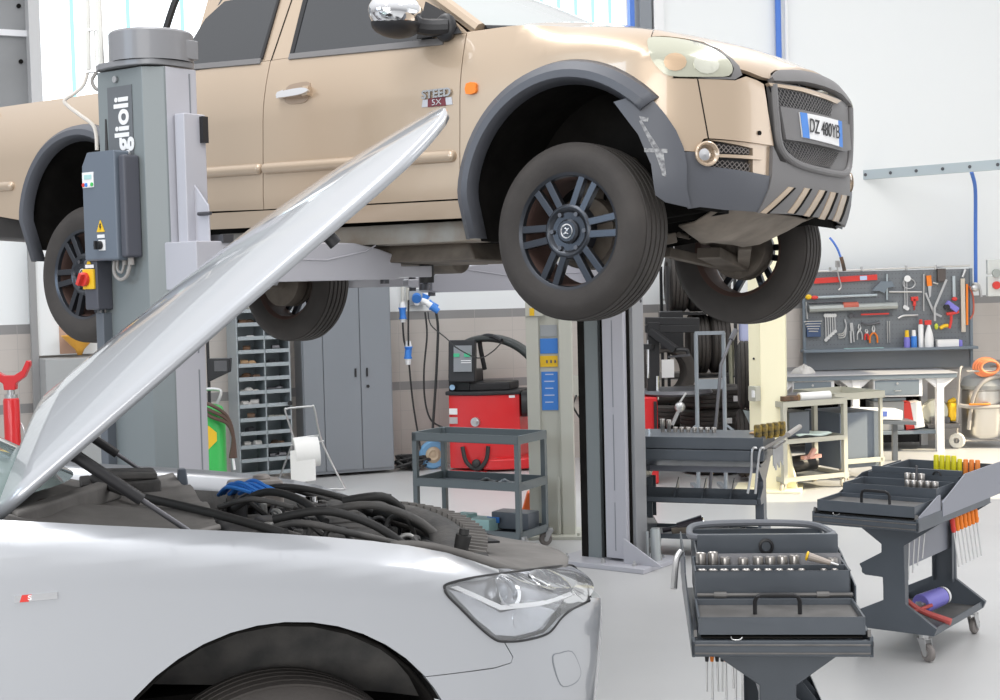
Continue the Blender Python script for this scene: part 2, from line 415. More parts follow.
# ================================================================ curved car bodies
class Skin:
    """a car's outer skin. u = distance along the plan outline from the nose centre (positive on the near side), z = height"""
    def __init__(s, origin, yaw, rollf, plan, inset):
        h = Vector((math.cos(yaw), -math.sin(yaw), 0)); l0 = Vector((math.sin(yaw), math.cos(yaw), 0))
        l = l0*math.cos(rollf) - Vector((0, 0, 1))*math.sin(rollf); k = h.cross(l)
        s.MW = Matrix(((h.x, l.x, k.x, origin[0]), (h.y, l.y, k.y, origin[1]), (h.z, l.z, k.z, origin[2]), (0, 0, 0, 1)))
        s.MI = s.MW.inverted(); s.inset = inset; s.ne = .012
        P = spline([Vector((a, b, 0)) for a, b in plan], 10)      # from nose centre to the near rear
        s.P = P; s.L = [0]
        for i in range(1, len(P)): s.L.append(s.L[-1] + (P[i]-P[i-1]).length)
    def plan(s, u):
        a = abs(u); i = 1
        import bisect
        i = min(max(bisect.bisect_left(s.L, a), 1), len(s.L)-1)
        t = (a-s.L[i-1])/(s.L[i]-s.L[i-1]); p = s.P[i-1].lerp(s.P[i], t); d = (s.P[i]-s.P[i-1]).normalized()
        n = Vector((-d.y, d.x, 0)); n = -n if n.dot(Vector((p.x-(-2), p.y, 0))) < 0 and abs(p.y) < .5 else n
        # outward: away from the centre line
        if n.y > 0 and p.y < -.3: n = -n
        if n.x < 0 and p.y > -.3: n = -n
        if u < 0: p = Vector((p.x, -p.y, 0)); n = Vector((n.x, -n.y, 0))
        return p, n
    def S(s, u, z, off=0.0):
        p, n = s.plan(u); i = s.inset(p.x, abs(p.y), z, abs(u))
        q = p + n*(off-i); return Vector((q.x, q.y, z))
    def N(s, u, z):
        e = s.ne; a = (s.S(u+e, z)-s.S(u-e, z)); b = (s.S(u, z+e)-s.S(u, z-e)); n = a.cross(b)
        _, m = s.plan(u); n.normalize()
        return n if n.dot(m) >= 0 else -n
    def ux(s, x):
        """u of the near side at local x"""
        for i in range(1, len(s.P)):
            a, b_ = s.P[i-1].x, s.P[i].x
            if b_ <= x <= a and a > b_: return s.L[i-1]+(s.L[i]-s.L[i-1])*(a-x)/(a-b_)
        return s.L[-1]-(x-s.P[-1].x)
    def px(s, px, py, u0=None, z0=.8):
        """u, z of the skin point seen at a pixel"""
        R = s.MI.to_3x3(); o = s.MI @ CAMP; d = R @ ray(px, py)
        if u0 is None:
            t = (s.P[-1].y-o.y)/d.y; q = o+d*t; u = s.ux(min(q.x, .1)) if q.x < .3 else .6; z = q.z
        else: u, z = u0, z0
        def F(u, z):
            w_ = s.MW @ s.S(u, z) - CAMP; f = w_.dot(FW)
            return 500+FPX*w_.dot(RT)/f-px, 350-FPX*w_.dot(UP)/f-py
        best = None
        for us in (u, .9, .6, .35, .1, -.15, -.35):
            if best and best[0] < .3: break
            u1, z1 = us, z if us == u else .85
            for it in range(40):
                a, b = F(u1, z1); r = abs(a)+abs(b)
                if best is None or r < best[0]: best = (r, u1, z1)
                if r < .02: break
                e = 1e-3; a1, b1 = F(u1+e, z1); a2, b2 = F(u1, z1+e)
                j11, j12, j21, j22 = (a1-a)/e, (a2-a)/e, (b1-b)/e, (b2-b)/e
                D = j11*j22-j12*j21
                if abs(D) < 1e-9: break
                du = -(a*j22-b*j12)/D; dz = -(j11*b-j21*a)/D
                m = max(abs(du), abs(dz)); lim = .12*(.9**it)+.004; k = min(1, lim/m) if m > 0 else 1
                u1 += du*k; z1 += dz*k
        if best[0] > 1.5: print('OFFSKIN', px, py, [round(q, 3) for q in best])
        u, z = best[1:]
        return u, z
    def pxs(s, pts): return [s.px(*p) for p in pts]
    def panel(s, name, uz, m, parent, off=0.0, th=.02, step=.06, mirror=False, shrink=0.0):
        """a sheet cut to the outline uz and bent to the skin"""
        if mirror: uz = [(-a, b) for a, b in uz]
        if shrink:
            A = sum(uz[i][0]*uz[(i+1) % len(uz)][1]-uz[(i+1) % len(uz)][0]*uz[i][1] for i in range(len(uz)))
            sg = 1 if A > 0 else -1; out = []
            for i in range(len(uz)):
                p0, p1, p2 = (Vector(uz[i-1]), Vector(uz[i]), Vector(uz[(i+1) % len(uz)]))
                d1 = (p1-p0); d2 = (p2-p1)
                if d1.length < 1e-6 or d2.length < 1e-6: out.append(uz[i]); continue
                d1.normalize(); d2.normalize(); n = Vector((-(d1.y+d2.y), d1.x+d2.x))*sg
                if n.length < 1e-3: out.append(uz[i]); continue
                n.normalize(); out.append(tuple(p1+n*shrink))
            uz = out
        bm = bmesh.new(); vv = [bm.verts.new((a, b, 0)) for a, b in uz]; f = bm.faces.new(vv); f.normal_update()
        bmesh.ops.triangulate(bm, faces=[f])
        us = [a for a, _ in uz]; zs = [b for _, b in uz]
        for lo, hi, ax in ((min(us), max(us), 0), (min(zs), max(zs), 1)):
            k = math.ceil(lo/step)*step
            while k < hi:
                co = (k, 0, 0) if ax == 0 else (0, k, 0); no = (1, 0, 0) if ax == 0 else (0, 1, 0)
                bmesh.ops.bisect_plane(bm, geom=bm.verts[:]+bm.edges[:]+bm.faces[:], plane_co=co, plane_no=no, dist=1e-6); k += step
        bmesh.ops.remove_doubles(bm, verts=bm.verts, dist=1e-5)
        bm.verts.index_update()
        loops = []; V = []; Nn = []
        for v in bm.verts: V.append(s.S(v.co.x, v.co.y, off)); Nn.append(s.N(v.co.x, v.co.y))
        fs = []; ln = []
        for f in bm.faces:
            ids = [v.index for v in f.verts]
            a, b_, c = V[ids[0]], V[ids[1]], V[ids[2]]
            if (b_-a).cross(c-a).dot(Nn[ids[0]]) < 0: ids.reverse()
            fs.append(ids); ln += [Nn[i] for i in ids]
        nb_ = len(V); rim = {}
        for e in bm.edges:
            if len(e.link_faces) == 1:
                a, c = e.verts[0].index, e.verts[1].index
                for q in (a, c):
                    if q not in rim: rim[q] = len(V); V.append(V[q]-Nn[q]*th)
                n = (V[c]-V[a]).cross(Nn[a]); n.normalize()
                # outward of the sheet
                fc = e.link_faces[0].calc_center_median(); mid = (e.verts[0].co+e.verts[1].co)/2; od = mid-fc
                o3 = s.S(mid.x+od.x*.1, mid.y+od.y*.1)-s.S(mid.x, mid.y)
                if n.dot(o3) < 0: n = -n
                fs.append([a, c, rim[c], rim[a]])
                if (V[c]-V[a]).cross(V[rim[c]]-V[a]).dot(n) < 0: fs[-1].reverse()
                ln += [n]*4
        bm.free()
        me = bpy.data.meshes.new(name); me.from_pydata([tuple(v) for v in V], [], fs); me.materials.append(m)
        me.shade_smooth()
        try: me.normals_split_custom_set([tuple(v) for v in ln])
        except Exception as ex: print('normals', name, ex)
        return link(name, me, parent)

def arc(cx, cz, r, a0, a1, n=14):
    return [(cx+r*math.cos(math.radians(a0+(a1-a0)*i/n)), cz+r*math.sin(math.radians(a0+(a1-a0)*i/n))) for i in range(n+1)]

# ================================================================ the pickup on the lift
def smooth01(t): t = max(0, min(1, t)); return t*t*(3-2*t)
TZT = [(0, 1.062), (.20, 1.056), (.35, 1.045), (.45, 1.06), (.60, 1.10), (.80, 1.145), (1.0, 1.175), (1.3, 1.215), (1.7, 1.25), (9, 1.25)]
def lut(T, x):
    if x <= T[0][0]: return T[0][1]
    for i in range(1, len(T)):
        if x <= T[i][0]:
            p1, p2 = T[i-1], T[i]; p0 = T[max(i-2, 0)]; p3 = T[min(i+1, len(T)-1)]
            h = p2[0]-p1[0]; t = (x-p1[0])/h
            m1 = (p2[1]-p0[1])/(p2[0]-p0[0]); m2 = (p3[1]-p1[1])/(p3[0]-p1[0]) if p3[0] > p1[0] else 0
            return (2*t**3-3*t*t+1)*p1[1]+(t**3-2*t*t+t)*h*m1+(-2*t**3+3*t*t)*p2[1]+(t**3-t*t)*h*m2
    return T[-1][1]
def lut_linear(T, x):
    for i in range(1, len(T)):
        if x <= T[i][0]:
            a, b_ = T[i-1], T[i]; t = (x-a[0])/(b_[0]-a[0]); return a[1]+(b_[1]-a[1])*t
    return T[-1][1]
def t_inset(x, y, z, u):
    i = 0.0
    if z < .60: i += .05*((.60-z)/.2)**2
    if u < 1.62:                       # nose and wings roll over into the bonnet
        zt = lut(TZT, u); h = .13; a = .045 + .075*smooth01((u-.35)/.5)
        q = max(0, min(1.25, (z-(zt-h))/h)); i += a*(.85*q*q+.15*q**6)
        k = smooth01((u-1.35)/.27)
    else: k = 1.0
    if k > 0:
        j = .05*max(0, (z-.98)/.27)**1.6 if z < 1.25 else .05+(z-1.25)*.36
        if x < -2.36: j = .11*max(0, (z-.92)/.32)**2
        i = i*(1-k)+(j + (.05*((.60-z)/.2)**2 if z < .6 else 0))*k
    return i
TP = Skin((.784, 6.617, 1.6265-.037+.1), .630, .042,
          [(.735, 0), (.725, -.2), (.69, -.38), (.64, -.55), (.575, -.67), (.47, -.78), (.35, -.845), (.18, -.872), (-.1, -.875), (-.5, -.878), (-1.5, -.878), (-2.6, -.878), (-3.98, -.878)], t_inset)
truck = thing('pickup_truck', 'gold-beige double-cab pickup truck raised on the grey two-post lift', 'truck', mw=TP.MW)
def tx(x): return TP.ux(x)
def P2(*pts): return TP.pxs(pts)
UF = tx(-.54)          # door / wing seam
UB = tx(-1.725); UC = tx(-2.36); UR = tx(-3.95)
g = M['gold']
def arch_out(cx, cz, r, a0, a1, n=16): return [(tx(cx+r*math.cos(math.radians(a0+(a1-a0)*i/n))), cz+r*math.sin(math.radians(a0+(a1-a0)*i/n))) for i in range(n+1)]
FA = (0.0, .515); RA = (-3.09, .56)
zt = lambda u: lut(TZT, u)
seam = P2((671, 77), (622, 108))
for mir in (False, True):
    # wing
    pts = [(UF, .50), (UF, 1.245)]
    u = UF
    while u > .99: pts.append((u, zt(u)-.002)); u -= .08
    pts += [(.968, zt(.968)-.002), (.966, 1.12), (.963, 1.085), (.945, 1.027), (.914, .982), (.868, .9585)]
    pts += [(seam[1][0], seam[1][1])] + arch_out(*FA, .50, 58, 180, 12) + [(tx(-.50), .50)]
    TP.panel('front_wing', pts, g, truck, shrink=.002, mirror=mir)
    # doors below the belt
    TP.panel('front_door', [(UF, .525), (UF, 1.245), (UB, 1.255), (UB, .535)], g, truck, shrink=.0035, mirror=mir)
    TP.panel('rear_door', [(UB, .535), (UB, 1.255), (UC, 1.265), (UC, .80), (tx(-2.30), .60), (tx(-2.24), .545)], g, truck, shrink=.0035, mirror=mir)
    # greenhouse frame: pillars and roof rail
    TP.panel('door_frame', [(UF, 1.245), (UF+.02, 1.262), (tx(-1.12), 1.66), (tx(-2.32), 1.68), (tx(-2.44), 1.50), (tx(-2.48), 1.275), (UB, 1.256)], g, truck, th=.03, mirror=mir, off=-.004)
    gl = TP.panel('front_side_window', [(tx(-1.59), 1.265), (tx(-1.60), 1.60), (tx(-1.16), 1.59), (tx(-.80), 1.27), (tx(-.70), 1.235)] if not mir else [(tx(-1.59), 1.265), (tx(-1.60), 1.60), (tx(-1.16), 1.59), (tx(-.80), 1.27)], M['glass'], truck, off=.002, mirror=mir, th=.01)
    TP.panel('rear_side_window', [(tx(-1.80), 1.265), (tx(-1.79), 1.62), (tx(-2.18), 1.62), (tx(-2.29), 1.54), (tx(-2.35), 1.42), (tx(-2.34), 1.30)], M['glass'], truck, off=.002, mirror=mir, th=.01)
    # rubber strip at the belt
    TP.panel('window_trim', [(tx(-.66), 1.205), (tx(-.66), 1.235), (tx(-1.60), 1.272), (tx(-1.60), 1.245)], M['bumpgrey'], truck, off=.008, mirror=mir)
    TP.panel('window_trim', [(tx(-1.79), 1.245), (tx(-1.79), 1.272), (tx(-2.34), 1.300), (tx(-2.34), 1.272)], M['bumpgrey'], truck, off=.008, mirror=mir)
    TP.panel('window_trim', [(tx(-1.575), 1.25), (tx(-1.600), 1.25), (tx(-1.61), 1.61), (tx(-1.58), 1.61)], M['black'], truck, off=.006, mirror=mir)
    TP.panel('window_trim', [(tx(-1.80), 1.27), (tx(-1.79), 1.61), (tx(-1.775), 1.61), (tx(-1.782), 1.27)], M['black'], truck, off=.006, mirror=mir)
    TP.panel('door_gap', [(tx(-1.722), 1.25), (tx(-1.728), 1.25), (tx(-1.690), 1.64), (tx(-1.684), 1.64)], M['dark'], truck, off=-.0015, mirror=mir, th=.003)
    # sill
    TP.panel('sill', [(tx(-.52), .445), (tx(-.52), .52), (tx(-2.30), .538), (tx(-2.30), .46)], g, truck, off=.0, mirror=mir)
    # load bed side
    bz = 1.235
    pts = [(UR, .62), (UR, bz), (tx(-2.39), bz-.005), (tx(-2.39), .72), (tx(-2.50), .58)] + arch_out(*RA, .47, 0, 180, 18)
    pts = [(UR, .62), (UR, bz), (tx(-2.39), bz-.005), (tx(-2.39), .58)] + arch_out(*RA, .47, 0, 180, 18)
    TP.panel('bed_side', pts, g, truck, mirror=mir)
    # side mouldings
    for x0, x1 in ((-.585, -1.70), (-1.755, -2.30), (-3.69, -3.93)):
        za = .712 + (-.585-x0)*.016; zb = .712 + (-.585-x1)*.016
        sgm = -1 if mir else 1; q = MB(); q.tube([TP.S(sgm*tx(x0+(x1-x0)*k/6), za+(zb-za)*k/6, .002) for k in range(7)], .027, 12)
        q.ball(TP.S(sgm*tx(x0), za, .002), .027, (1, 1, 1), 12); q.ball(TP.S(sgm*tx(x1), zb, .002), .027, (1, 1, 1), 12)
        q.build('side_moulding', g, truck, ang=60)
    # arch cladding: three rings lofted around the wheel
    def cladding(c, R, a0, a1, drop, name='wheel_arch_flare'):
        m_ = MB(); ofs = [-.002, .030, .052, .050, .0]; n = 30; rows = []
        for i in range(n+1):
            a = math.radians(a0+(a1-a0)*i/n); row = []
            for r, o in zip(R, ofs):
                x = c[0]+r*math.cos(a); z = c[1]+r*math.sin(a)
                row.append((x, z, o))
            rows.append(row)
        if drop:
            rows = [[(x, z-drop[0], o) for x, z, o in rows[0]]] + rows if drop[0] else rows
            rows = rows + [[(x-.005, z-drop[1], o) for x, z, o in rows[-1]]] if drop[1] else rows
        V = [[m_.bm.verts.new(TP.S((-1 if mir else 1)*tx(x), z, o)) for x, z, o in row] for row in rows]
        for i in range(len(V)-1):
            for j in range(len(V[0])-1): m_.bm.faces.new((V[i][j], V[i+1][j], V[i+1][j+1], V[i][j+1]))
        return m_.build(name, M['cladding'], truck, solid=.006, ang=28)
    cladding(FA, (.548, .535, .50, .470, .445), 42, 180, (0, .16))
    cladding(RA, (.500, .490, .465, .435, .405), 0, 180, (.1, .22))
    # wheel housings
    for c, r in ((FA, .50), (RA, .46)):
        w_ = MB(); sg = 1 if mir else -1
        prof = arc(c[0], c[1], r, -8, 200, 20)
        yo = [min(.84, abs(TP.S(tx(p[0]), max(.45, min(p[1], 1.0))).y)-.03) for p in prof]
        w_.grid(lambda i, j: (lambda p, y: Vector((p[0], sg*(y+(.40-y)*j), p[1])))(prof[round(i*20)], yo[round(i*20)]), 20, 4)
        w_.add([(p[0], sg*.40, p[1]) for p in prof], [tuple(range(len(prof)))])
        w_.build('wheel_housing', M['dark'], truck, solid=.01)
# bumper corner and nose
lampo = [(649, 38), (648, 46), (652, 60), (660, 70), (669, 76), (690, 77), (715, 77), (728, 76), (732, 69), (728, 60), (715, 50), (700, 43.5), (680, 39), (660, 37)]
LPU = P2(*lampo)
None and print('LAMP', [(round(a,3), round(b,3), round(zt(a),3)) for a, b in LPU])
for mir in (False, True):
    l = TP.panel('headlamp', spl2(LPU, 2, True), M['lamplens'], truck, mirror=mir, off=.006, th=.05, step=.03)
    l['label'] = 'cloudy yellowed headlamp'
    cu, cz_ = TP.px(675, 62)
    TP.panel('indicator_reflector', [(cu+.045*math.cos(t*PI/6), cz_+.036*math.sin(t*PI/6)) for t in range(12)], mat('lamp_reflector', (.62, .45, .30), .3, .4), l, mirror=mir, off=.009, th=.004)
    cu, cz_ = TP.px(706, 64)
    TP.panel('main_beam_reflector', [(cu+.055*math.cos(t*PI/6), cz_+.04*math.sin(t*PI/6)) for t in range(12)], mat('lamp_reflector_pale', (.72, .72, .62), .15, .6), l, mirror=mir, off=.009, th=.004)
    TP.panel('bonnet_edge', [(.965, 1.13), (.91, 1.133), (.81, 1.126), (.71, 1.115), (.648, 1.088), (.602, 1.046), (.585, 1.005), (.54, 1.0), (.45, .985), (.395, .984), (.385, 1.01), (.34, 1.03), (.20, 1.048), (0, 1.056), (0, 1.0625), (.20, 1.0565), (.35, 1.0455), (.45, 1.0605), (.60, 1.10), (.80, 1.145), (.965, 1.17)] if not mir else [(.965, 1.13), (.91, 1.133), (.81, 1.126), (.71, 1.115), (.648, 1.088), (.602, 1.046), (.585, 1.005), (.54, 1.0), (.45, .985), (.395, .984), (.385, 1.01), (.34, 1.03), (.20, 1.048), (0.001, 1.056), (0.001, 1.0625), (.20, 1.0565), (.35, 1.0455), (.45, 1.0605), (.60, 1.10), (.80, 1.145), (.965, 1.17)], g, truck, mirror=mir, step=.04)
    TP.panel('lamp_surround', P2((690, 39.5), (712, 46), (730, 57), (739, 66), (742, 75), (735, 79.5), (715, 79), (695, 78), (731, 77), (734, 69), (729, 59), (715, 48)), M['bumpgrey'], truck, mirror=mir, off=.002)
    TP.panel('front_bumper', P2((671, 78), (697, 78.5), (735, 80), (746, 76), (757, 80), (764, 84), (768, 110), (774, 146), (708, 138.5), (704, 139), (699, 146), (697, 152), (683, 151), (675, 131), (663, 113), (650, 98), (640, 90), (655, 85)), g, truck, mirror=mir, shrink=.0015)
    TP.panel('bumper_corner_cladding', P2((683, 151.5), (697, 152), (699, 163), (706, 166), (770, 176), (768, 190), (757, 212), (725, 210), (700, 207), (688, 209), (684, 190), (684, 170)), M['cladding'], truck, mirror=mir, off=.0)
    TP.panel('flare_extension', P2((617, 103), (648, 94), (664, 114), (675, 131), (682, 148), (685, 165), (685, 190), (689, 209), (665, 203), (656, 196), (652, 165), (640, 135)), M['cladding'], truck, mirror=mir, off=.032, th=.035)
    TP.panel('bumper_seam', P2((697, 79), (698.2, 79), (709, 138.5), (707.8, 138.5)), M['dark'], truck, mirror=mir, off=.0012, th=.003, step=.03)
    # lamp slot
    s_ = TP.panel('fog_lamp_slot', P2((700, 141), (771, 146), (770, 176), (702, 165)), M['black'], truck, mirror=mir, off=-.035, th=.01)
    TP.panel('slot_frame', P2((707, 139), (774, 145.5), (773, 177), (764, 176), (755, 172), (755, 148)), g, truck, mirror=mir, off=-.012, th=.03)
    TP.panel('slot_rib', P2((714, 154), (763, 156.5), (763, 160), (714, 157)), g, truck, mirror=mir, off=.0, th=.03)
    fu, fz = TP.px(706, 154); cpt = TP.S(fu, fz, .0); nn = TP.N(fu, fz)
    if mir: cpt = Vector((cpt.x, -cpt.y, cpt.z)); nn = Vector((nn.x, -nn.y, nn.z))
    q = MB(); q.lathe([(.046, .012), (.050, .016), (.044, .02), (.036, .012), (.034, -.03), (.046, -.03), (.046, .012)], cpt, nn, 24)
    fo = q.build('fog_lamp', g, truck); q = MB(); q.lathe([(.0, -.012), (.024, -.014), (.034, -.024)], cpt, nn, 20); q.build('fog_lamp_glass', M['chrome'], fo)
# mesh of the slots
def lattice(uz, name, par, off, pitch_, wd, m_, slant=1.0):
    """diamond mesh clipped to a quadrilateral uz (given as 4 corners in order)"""
    q = MB(); a, b_, c, d = [Vector(p) for p in uz]
    w1 = max((b_-a).length, (d-c).length); h1 = max((d-a).length, (c-b_).length)
    def PT(s_, t_): return a*(1-s_)*(1-t_)+b_*s_*(1-t_)+c*s_*t_+d*(1-s_)*t_
    nn = int(w1/pitch_); sl = h1/w1*slant
    for sg in (1, -1):
        for i in range(-nn, 2*nn):
            s0 = i/nn; s1 = s0+sg*sl; t0, t1 = 0, 1
            if s0 == s1: continue
            lo, hi = 0.0, 1.0
            for lim in (0.0, 1.0):
                t = (lim-s0)/(s1-s0)
                if (s1-s0) > 0:
                    if lim == 0: lo = max(lo, t)
                    else: hi = min(hi, t)
                else:
                    if lim == 0: hi = min(hi, t)
                    else: lo = max(lo, t)
            if hi-lo < .04: continue
            p = PT(s0+(s1-s0)*lo, lo); r_ = PT(s0+(s1-s0)*hi, hi)
            q.bar(TP.S(p.x, p.y, off), TP.S(r_.x, r_.y, off), wd, wd, TP.N(p.x, p.y))
    return q.build(name, m_, par, smooth=False)
wire = mat('mesh_wire', (.20, .18, .17), .5)
for q4 in (((716, 143), (753, 148), (753, 154), (716, 152)), ((714, 159), (754, 163), (753, 172), (714, 166))):
    lattice([tuple(x) for x in P2(*q4)], 'slot_mesh', truck, -.02, .022, .003, wire)
# grille
gs = [(.40, .975), (.385, .84), (.35, .70)] + P2((787, 165), (805, 171)) + [(0, .640)]
gs = gs + [(-a, b) for a, b in reversed(gs[:-1])]
TP.panel('grille_surround', gs, M['bumpgrey'], truck, off=.002, th=.03)
gm = P2((768, 86), (832, 101), (829, 118), (776, 106)); TP.panel('grille_opening', gm, M['black'], truck, off=.004, th=.004)
lattice([gm[0], gm[1], gm[2], gm[3]], 'grille_mesh', truck, .008, .026, .0018, mat('mesh_wire_pale', (.20, .19, .185), .4, .3))
gm = P2((781, 141), (838, 153), (829, 168), (793, 162)); TP.panel('grille_opening', gm, M['black'], truck, off=.004, th=.004)
lattice([gm[0], gm[1], gm[2], gm[3]], 'grille_mesh', truck, .008, .026, .0018, MATS['mesh_wire_pale'])
q = MB(); q.tube([TP.S(a, b, .008) for a, b in [(.395, .96), (.385, .84), (.355, .71), (.26, .655), (.10, .640), (-.10, .640), (-.26, .655), (-.355, .71), (-.385, .84), (-.395, .96)]], .016, 10); q.build('grille_rim', M['bumpgrey'], truck)
TP.panel('plate_bar', P2((775, 107), (829, 119), (843, 125), (845, 150), (838, 152), (781, 140)), M['bumpgrey'], truck, off=.028, th=.03)
TP.panel('grille_lip', P2((766, 83), (800, 88), (838, 101), (834, 104), (800, 92), (768, 86)), g, truck, off=.014, th=.02)
TP.panel('bonnet_lip', spl2([(.40, .975), (.385, 1.008), (.33, 1.03), (.15, 1.05), (0, 1.055), (-.15, 1.05), (-.33, 1.03), (-.385, 1.008), (-.40, .975), (-.2, .995), (0, 1.0), (.2, .995)], 2, True), M['bumpgrey'], truck, off=.02, th=.03)
plw = P2((793, 113), (834, 122), (835, 148), (796, 138))
pl_ = TP.panel('number_plate', plw, M['white'], truck, off=.034, th=.006)
def lerp2(a, b_, t): return (a[0]+(b_[0]-a[0])*t, a[1]+(b_[1]-a[1])*t)
TP.panel('plate_blue_band', [plw[0], lerp2(plw[0], plw[1], .13), lerp2(plw[3], plw[2], .13), plw[3]], M['blue'], pl_, off=.0355, th=.002)
TP.panel('plate_blue_band', [lerp2(plw[0], plw[1], .90), plw[1], plw[2], lerp2(plw[3], plw[2], .90)], M['blue'], pl_, off=.0355, th=.002)
cu = sum(p[0] for p in plw)/4; cz_ = sum(p[1] for p in plw)/4
a_ = TP.S(plw[0][0], cz_, .037); b_ = TP.S(plw[1][0], cz_, .037)
text('DZ 480YB', .082, frame4(TP.S(cu, cz_, .037), (b_-a_), (0, 0, 1)), M['black'], pl_, 'plate_lettering', sx=.80)
# lower bumper with pressed slots
LB = P2((772, 146), (779, 166), (800, 173))
LBb = P2((771, 176), (768, 190), (757, 213))
LB = list(reversed(LBb)) + [LB[0], LB[1], LB[2], (0, .645)]; LB = LB[:4] + [(LB[4][0], LB[4][1]+.02), (LB[5][0], LB[5][1]+.02), (0, .655)]; LB = LB + [(-a, b) for a, b in reversed(LB[:-1])] + [(-.2, .445), (0, .445), (.2, .445)]
TP.panel('lower_bumper', LB, M['bumpgrey'], truck, off=.006, th=.03)
for (xa, ya), (xb, yb) in (((787, 187), (760, 214)), ((803, 188), (787, 214)), ((818, 190), (803, 217)), ((829, 192), (818, 220)), ((840, 195), (832, 222))):
    TP.panel('bumper_slot', P2((xa, ya), (xa+6, ya+1), (xb+5, yb), (xb-1, yb-1)), g, truck, off=.010, th=.008)
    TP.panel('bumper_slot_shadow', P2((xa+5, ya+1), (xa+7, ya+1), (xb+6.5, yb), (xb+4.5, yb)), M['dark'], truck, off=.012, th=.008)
# bonnet
def hood_pt(i, j):
    u = 1.66*(i**.8)+.001; t = j*2-1; e = TP.S(u, zt(u)-.0005); x0 = e.x; ye = e.y
    zc = lut([(-.6, 1.335), (-.3, 1.325), (0, 1.29), (.3, 1.215), (.5, 1.16), (.6, 1.11), (.68, 1.075), (.74, 1.062)], x0)
    zc = max(zc, e.z+.002)
    k = 1-abs(t)**2.4
    return Vector((x0 + .10*smooth01((u-1.2)/.4)*(1-t*t), ye*-t if t < 0 else -ye*t, e.z+(zc-e.z)*k)) if False else Vector((x0 + .14*smooth01((u-1.2)/.4)*(1-t*t), -ye*t, e.z+(zc-e.z)*k))
q = MB(); q.grid(hood_pt, 34, 24); q.build('bonnet', g, truck, ang=60)
eb = P2((772, 57)); 
q = MB(); q.ball(Vector((.645, -.02, 1.035)), .05, (.35, 1, .7)); q.build('bonnet_emblem', M['chrome'], truck)
# windscreen, roof, rear of cab
def ws(i, j):
    t = j*2-1; a = Vector((-.46+.24*(1-t*t), .79*t, 1.262+.03*(1-t*t))); c = Vector((-1.14+.07*(1-t*t), .655*t, 1.655+.03*(1-t*t))); return a.lerp(c, i)+Vector((0, 0, .03*math.sin(i*PI)))
q = MB(); q.grid(ws, 10, 14); q.build('windscreen', M['windscreen'], truck, ang=60)
for sg in (-1, 1):
    q = MB(); q.tube([(-.49, sg*.80, 1.255), (-.8, sg*.745, 1.46), (-1.15, sg*.66, 1.665)], .032, 8); q.build('windscreen_pillar', g, truck)
q = MB(); q.tube([(-.47, -.79, 1.262), (-.30, -.45, 1.285), (-.22, 0, 1.292), (-.30, .45, 1.285), (-.47, .79, 1.262)], .014, 8); q.build('scuttle_seal', M['black'], truck)
q = MB(); q.tube([(-.36, -.30, 1.31), (-.55, .1, 1.40), (-.62, .42, 1.43)], .007, 6); q.build('wiper', M['black'], truck)
q = MB(); q.grid(lambda i, j: Vector((-1.12-1.08*i, (j*2-1)*(.68-.01*i), 1.66+.05*(1-(2*j-1)**2)+.02*math.sin(i*PI))), 10, 12); q.build('roof', g, truck, solid=.02)
q = MB(); q.grid(lambda i, j: Vector((-2.42+.22*i, (j*2-1)*(.80-.12*i), 1.2+.47*i)), 6, 6); q.build('rear_screen', M['glass'], truck, solid=.01)
q = MB(); q.tube([(-2.76, -.74, 1.22), (-2.66, -.70, 1.45), (-2.54, -.66, 1.74), (-2.50, -.5, 1.84), (-2.50, .5, 1.84), (-2.54, .66, 1.74), (-2.66, .70, 1.45), (-2.76, .74, 1.22)], .018, 10); q.build('roll_bar', M['black'], truck)
q = MB(); q.box((-3.2, 0, 1.10), (1.5, 1.50, .16)); q.box((-3.2, 0, .85), (1.5, .78, .5)); q.build('load_bed', M['dark'], truck)
q = MB(); q.box((-3.97, 0, .93), (.04, 1.66, .6)); q.build('tailgate', g, truck, bevel=.01)
q = MB(); q.box((-4.03, 0, .56), (.12, 1.62, .16)); q.build('rear_bumper', M['bumpgrey'], truck, bevel=.02)
# inner body masses
q = MB(); q.box((-1.50, 0, .84), (1.74, 1.62, .66)); q.box((-.06, 0, .86), (1.1, .74, .5)); q.box((.52, 0, .72), (.16, 1.1, .34)); q.box((-3.15, 0, .62), (1.5, .74, .2)); q.build('inner_body', M['dark'], truck)
q = MB()
for sg in (-1, 1):
    q.bar((-3.9, sg*.43, .50), (-2.2, sg*.43, .46), .08, .12); q.bar((-2.2, sg*.43, .46), (-.6, sg*.43, .42), .08, .12); q.bar((-.6, sg*.43, .42), (.45, sg*.40, .52), .08, .12)
for x in (-3.6, -2.6, -1.9, -1.1, -.5): q.box((x, 0, .44), (.09, .86, .06))
q.build('chassis_frame', M['dark'], truck, bevel=.005)
q = MB(); q.box((-1.40, -.66, .405), (1.66, .05, .09)); q.box((-1.40, .66, .405), (1.66, .05, .09)); q.box((-1.40, -.61, .365), (1.62, .14, .012)); q.build('sill_flange', mat('sealed_sill_flange', (.42, .41, .38), .6, .1, 0, 0, 40, .35, 5, col2=(.30, .24, .18)), truck, bevel=.004)
q = MB(); q.box((-1.05, -.38, .33), (.75, .42, .10), taper=.8); q.box((-1.7, .1, .36), (.6, .3, .1)); q.cyl((-2.9, .2, .36), (-1.2, .22, .34), .04); q.cyl((-2.0, .25, .35), (-1.4, .25, .35), .09); q.build('transmission', M['dirtmetal'], truck, bevel=.01)
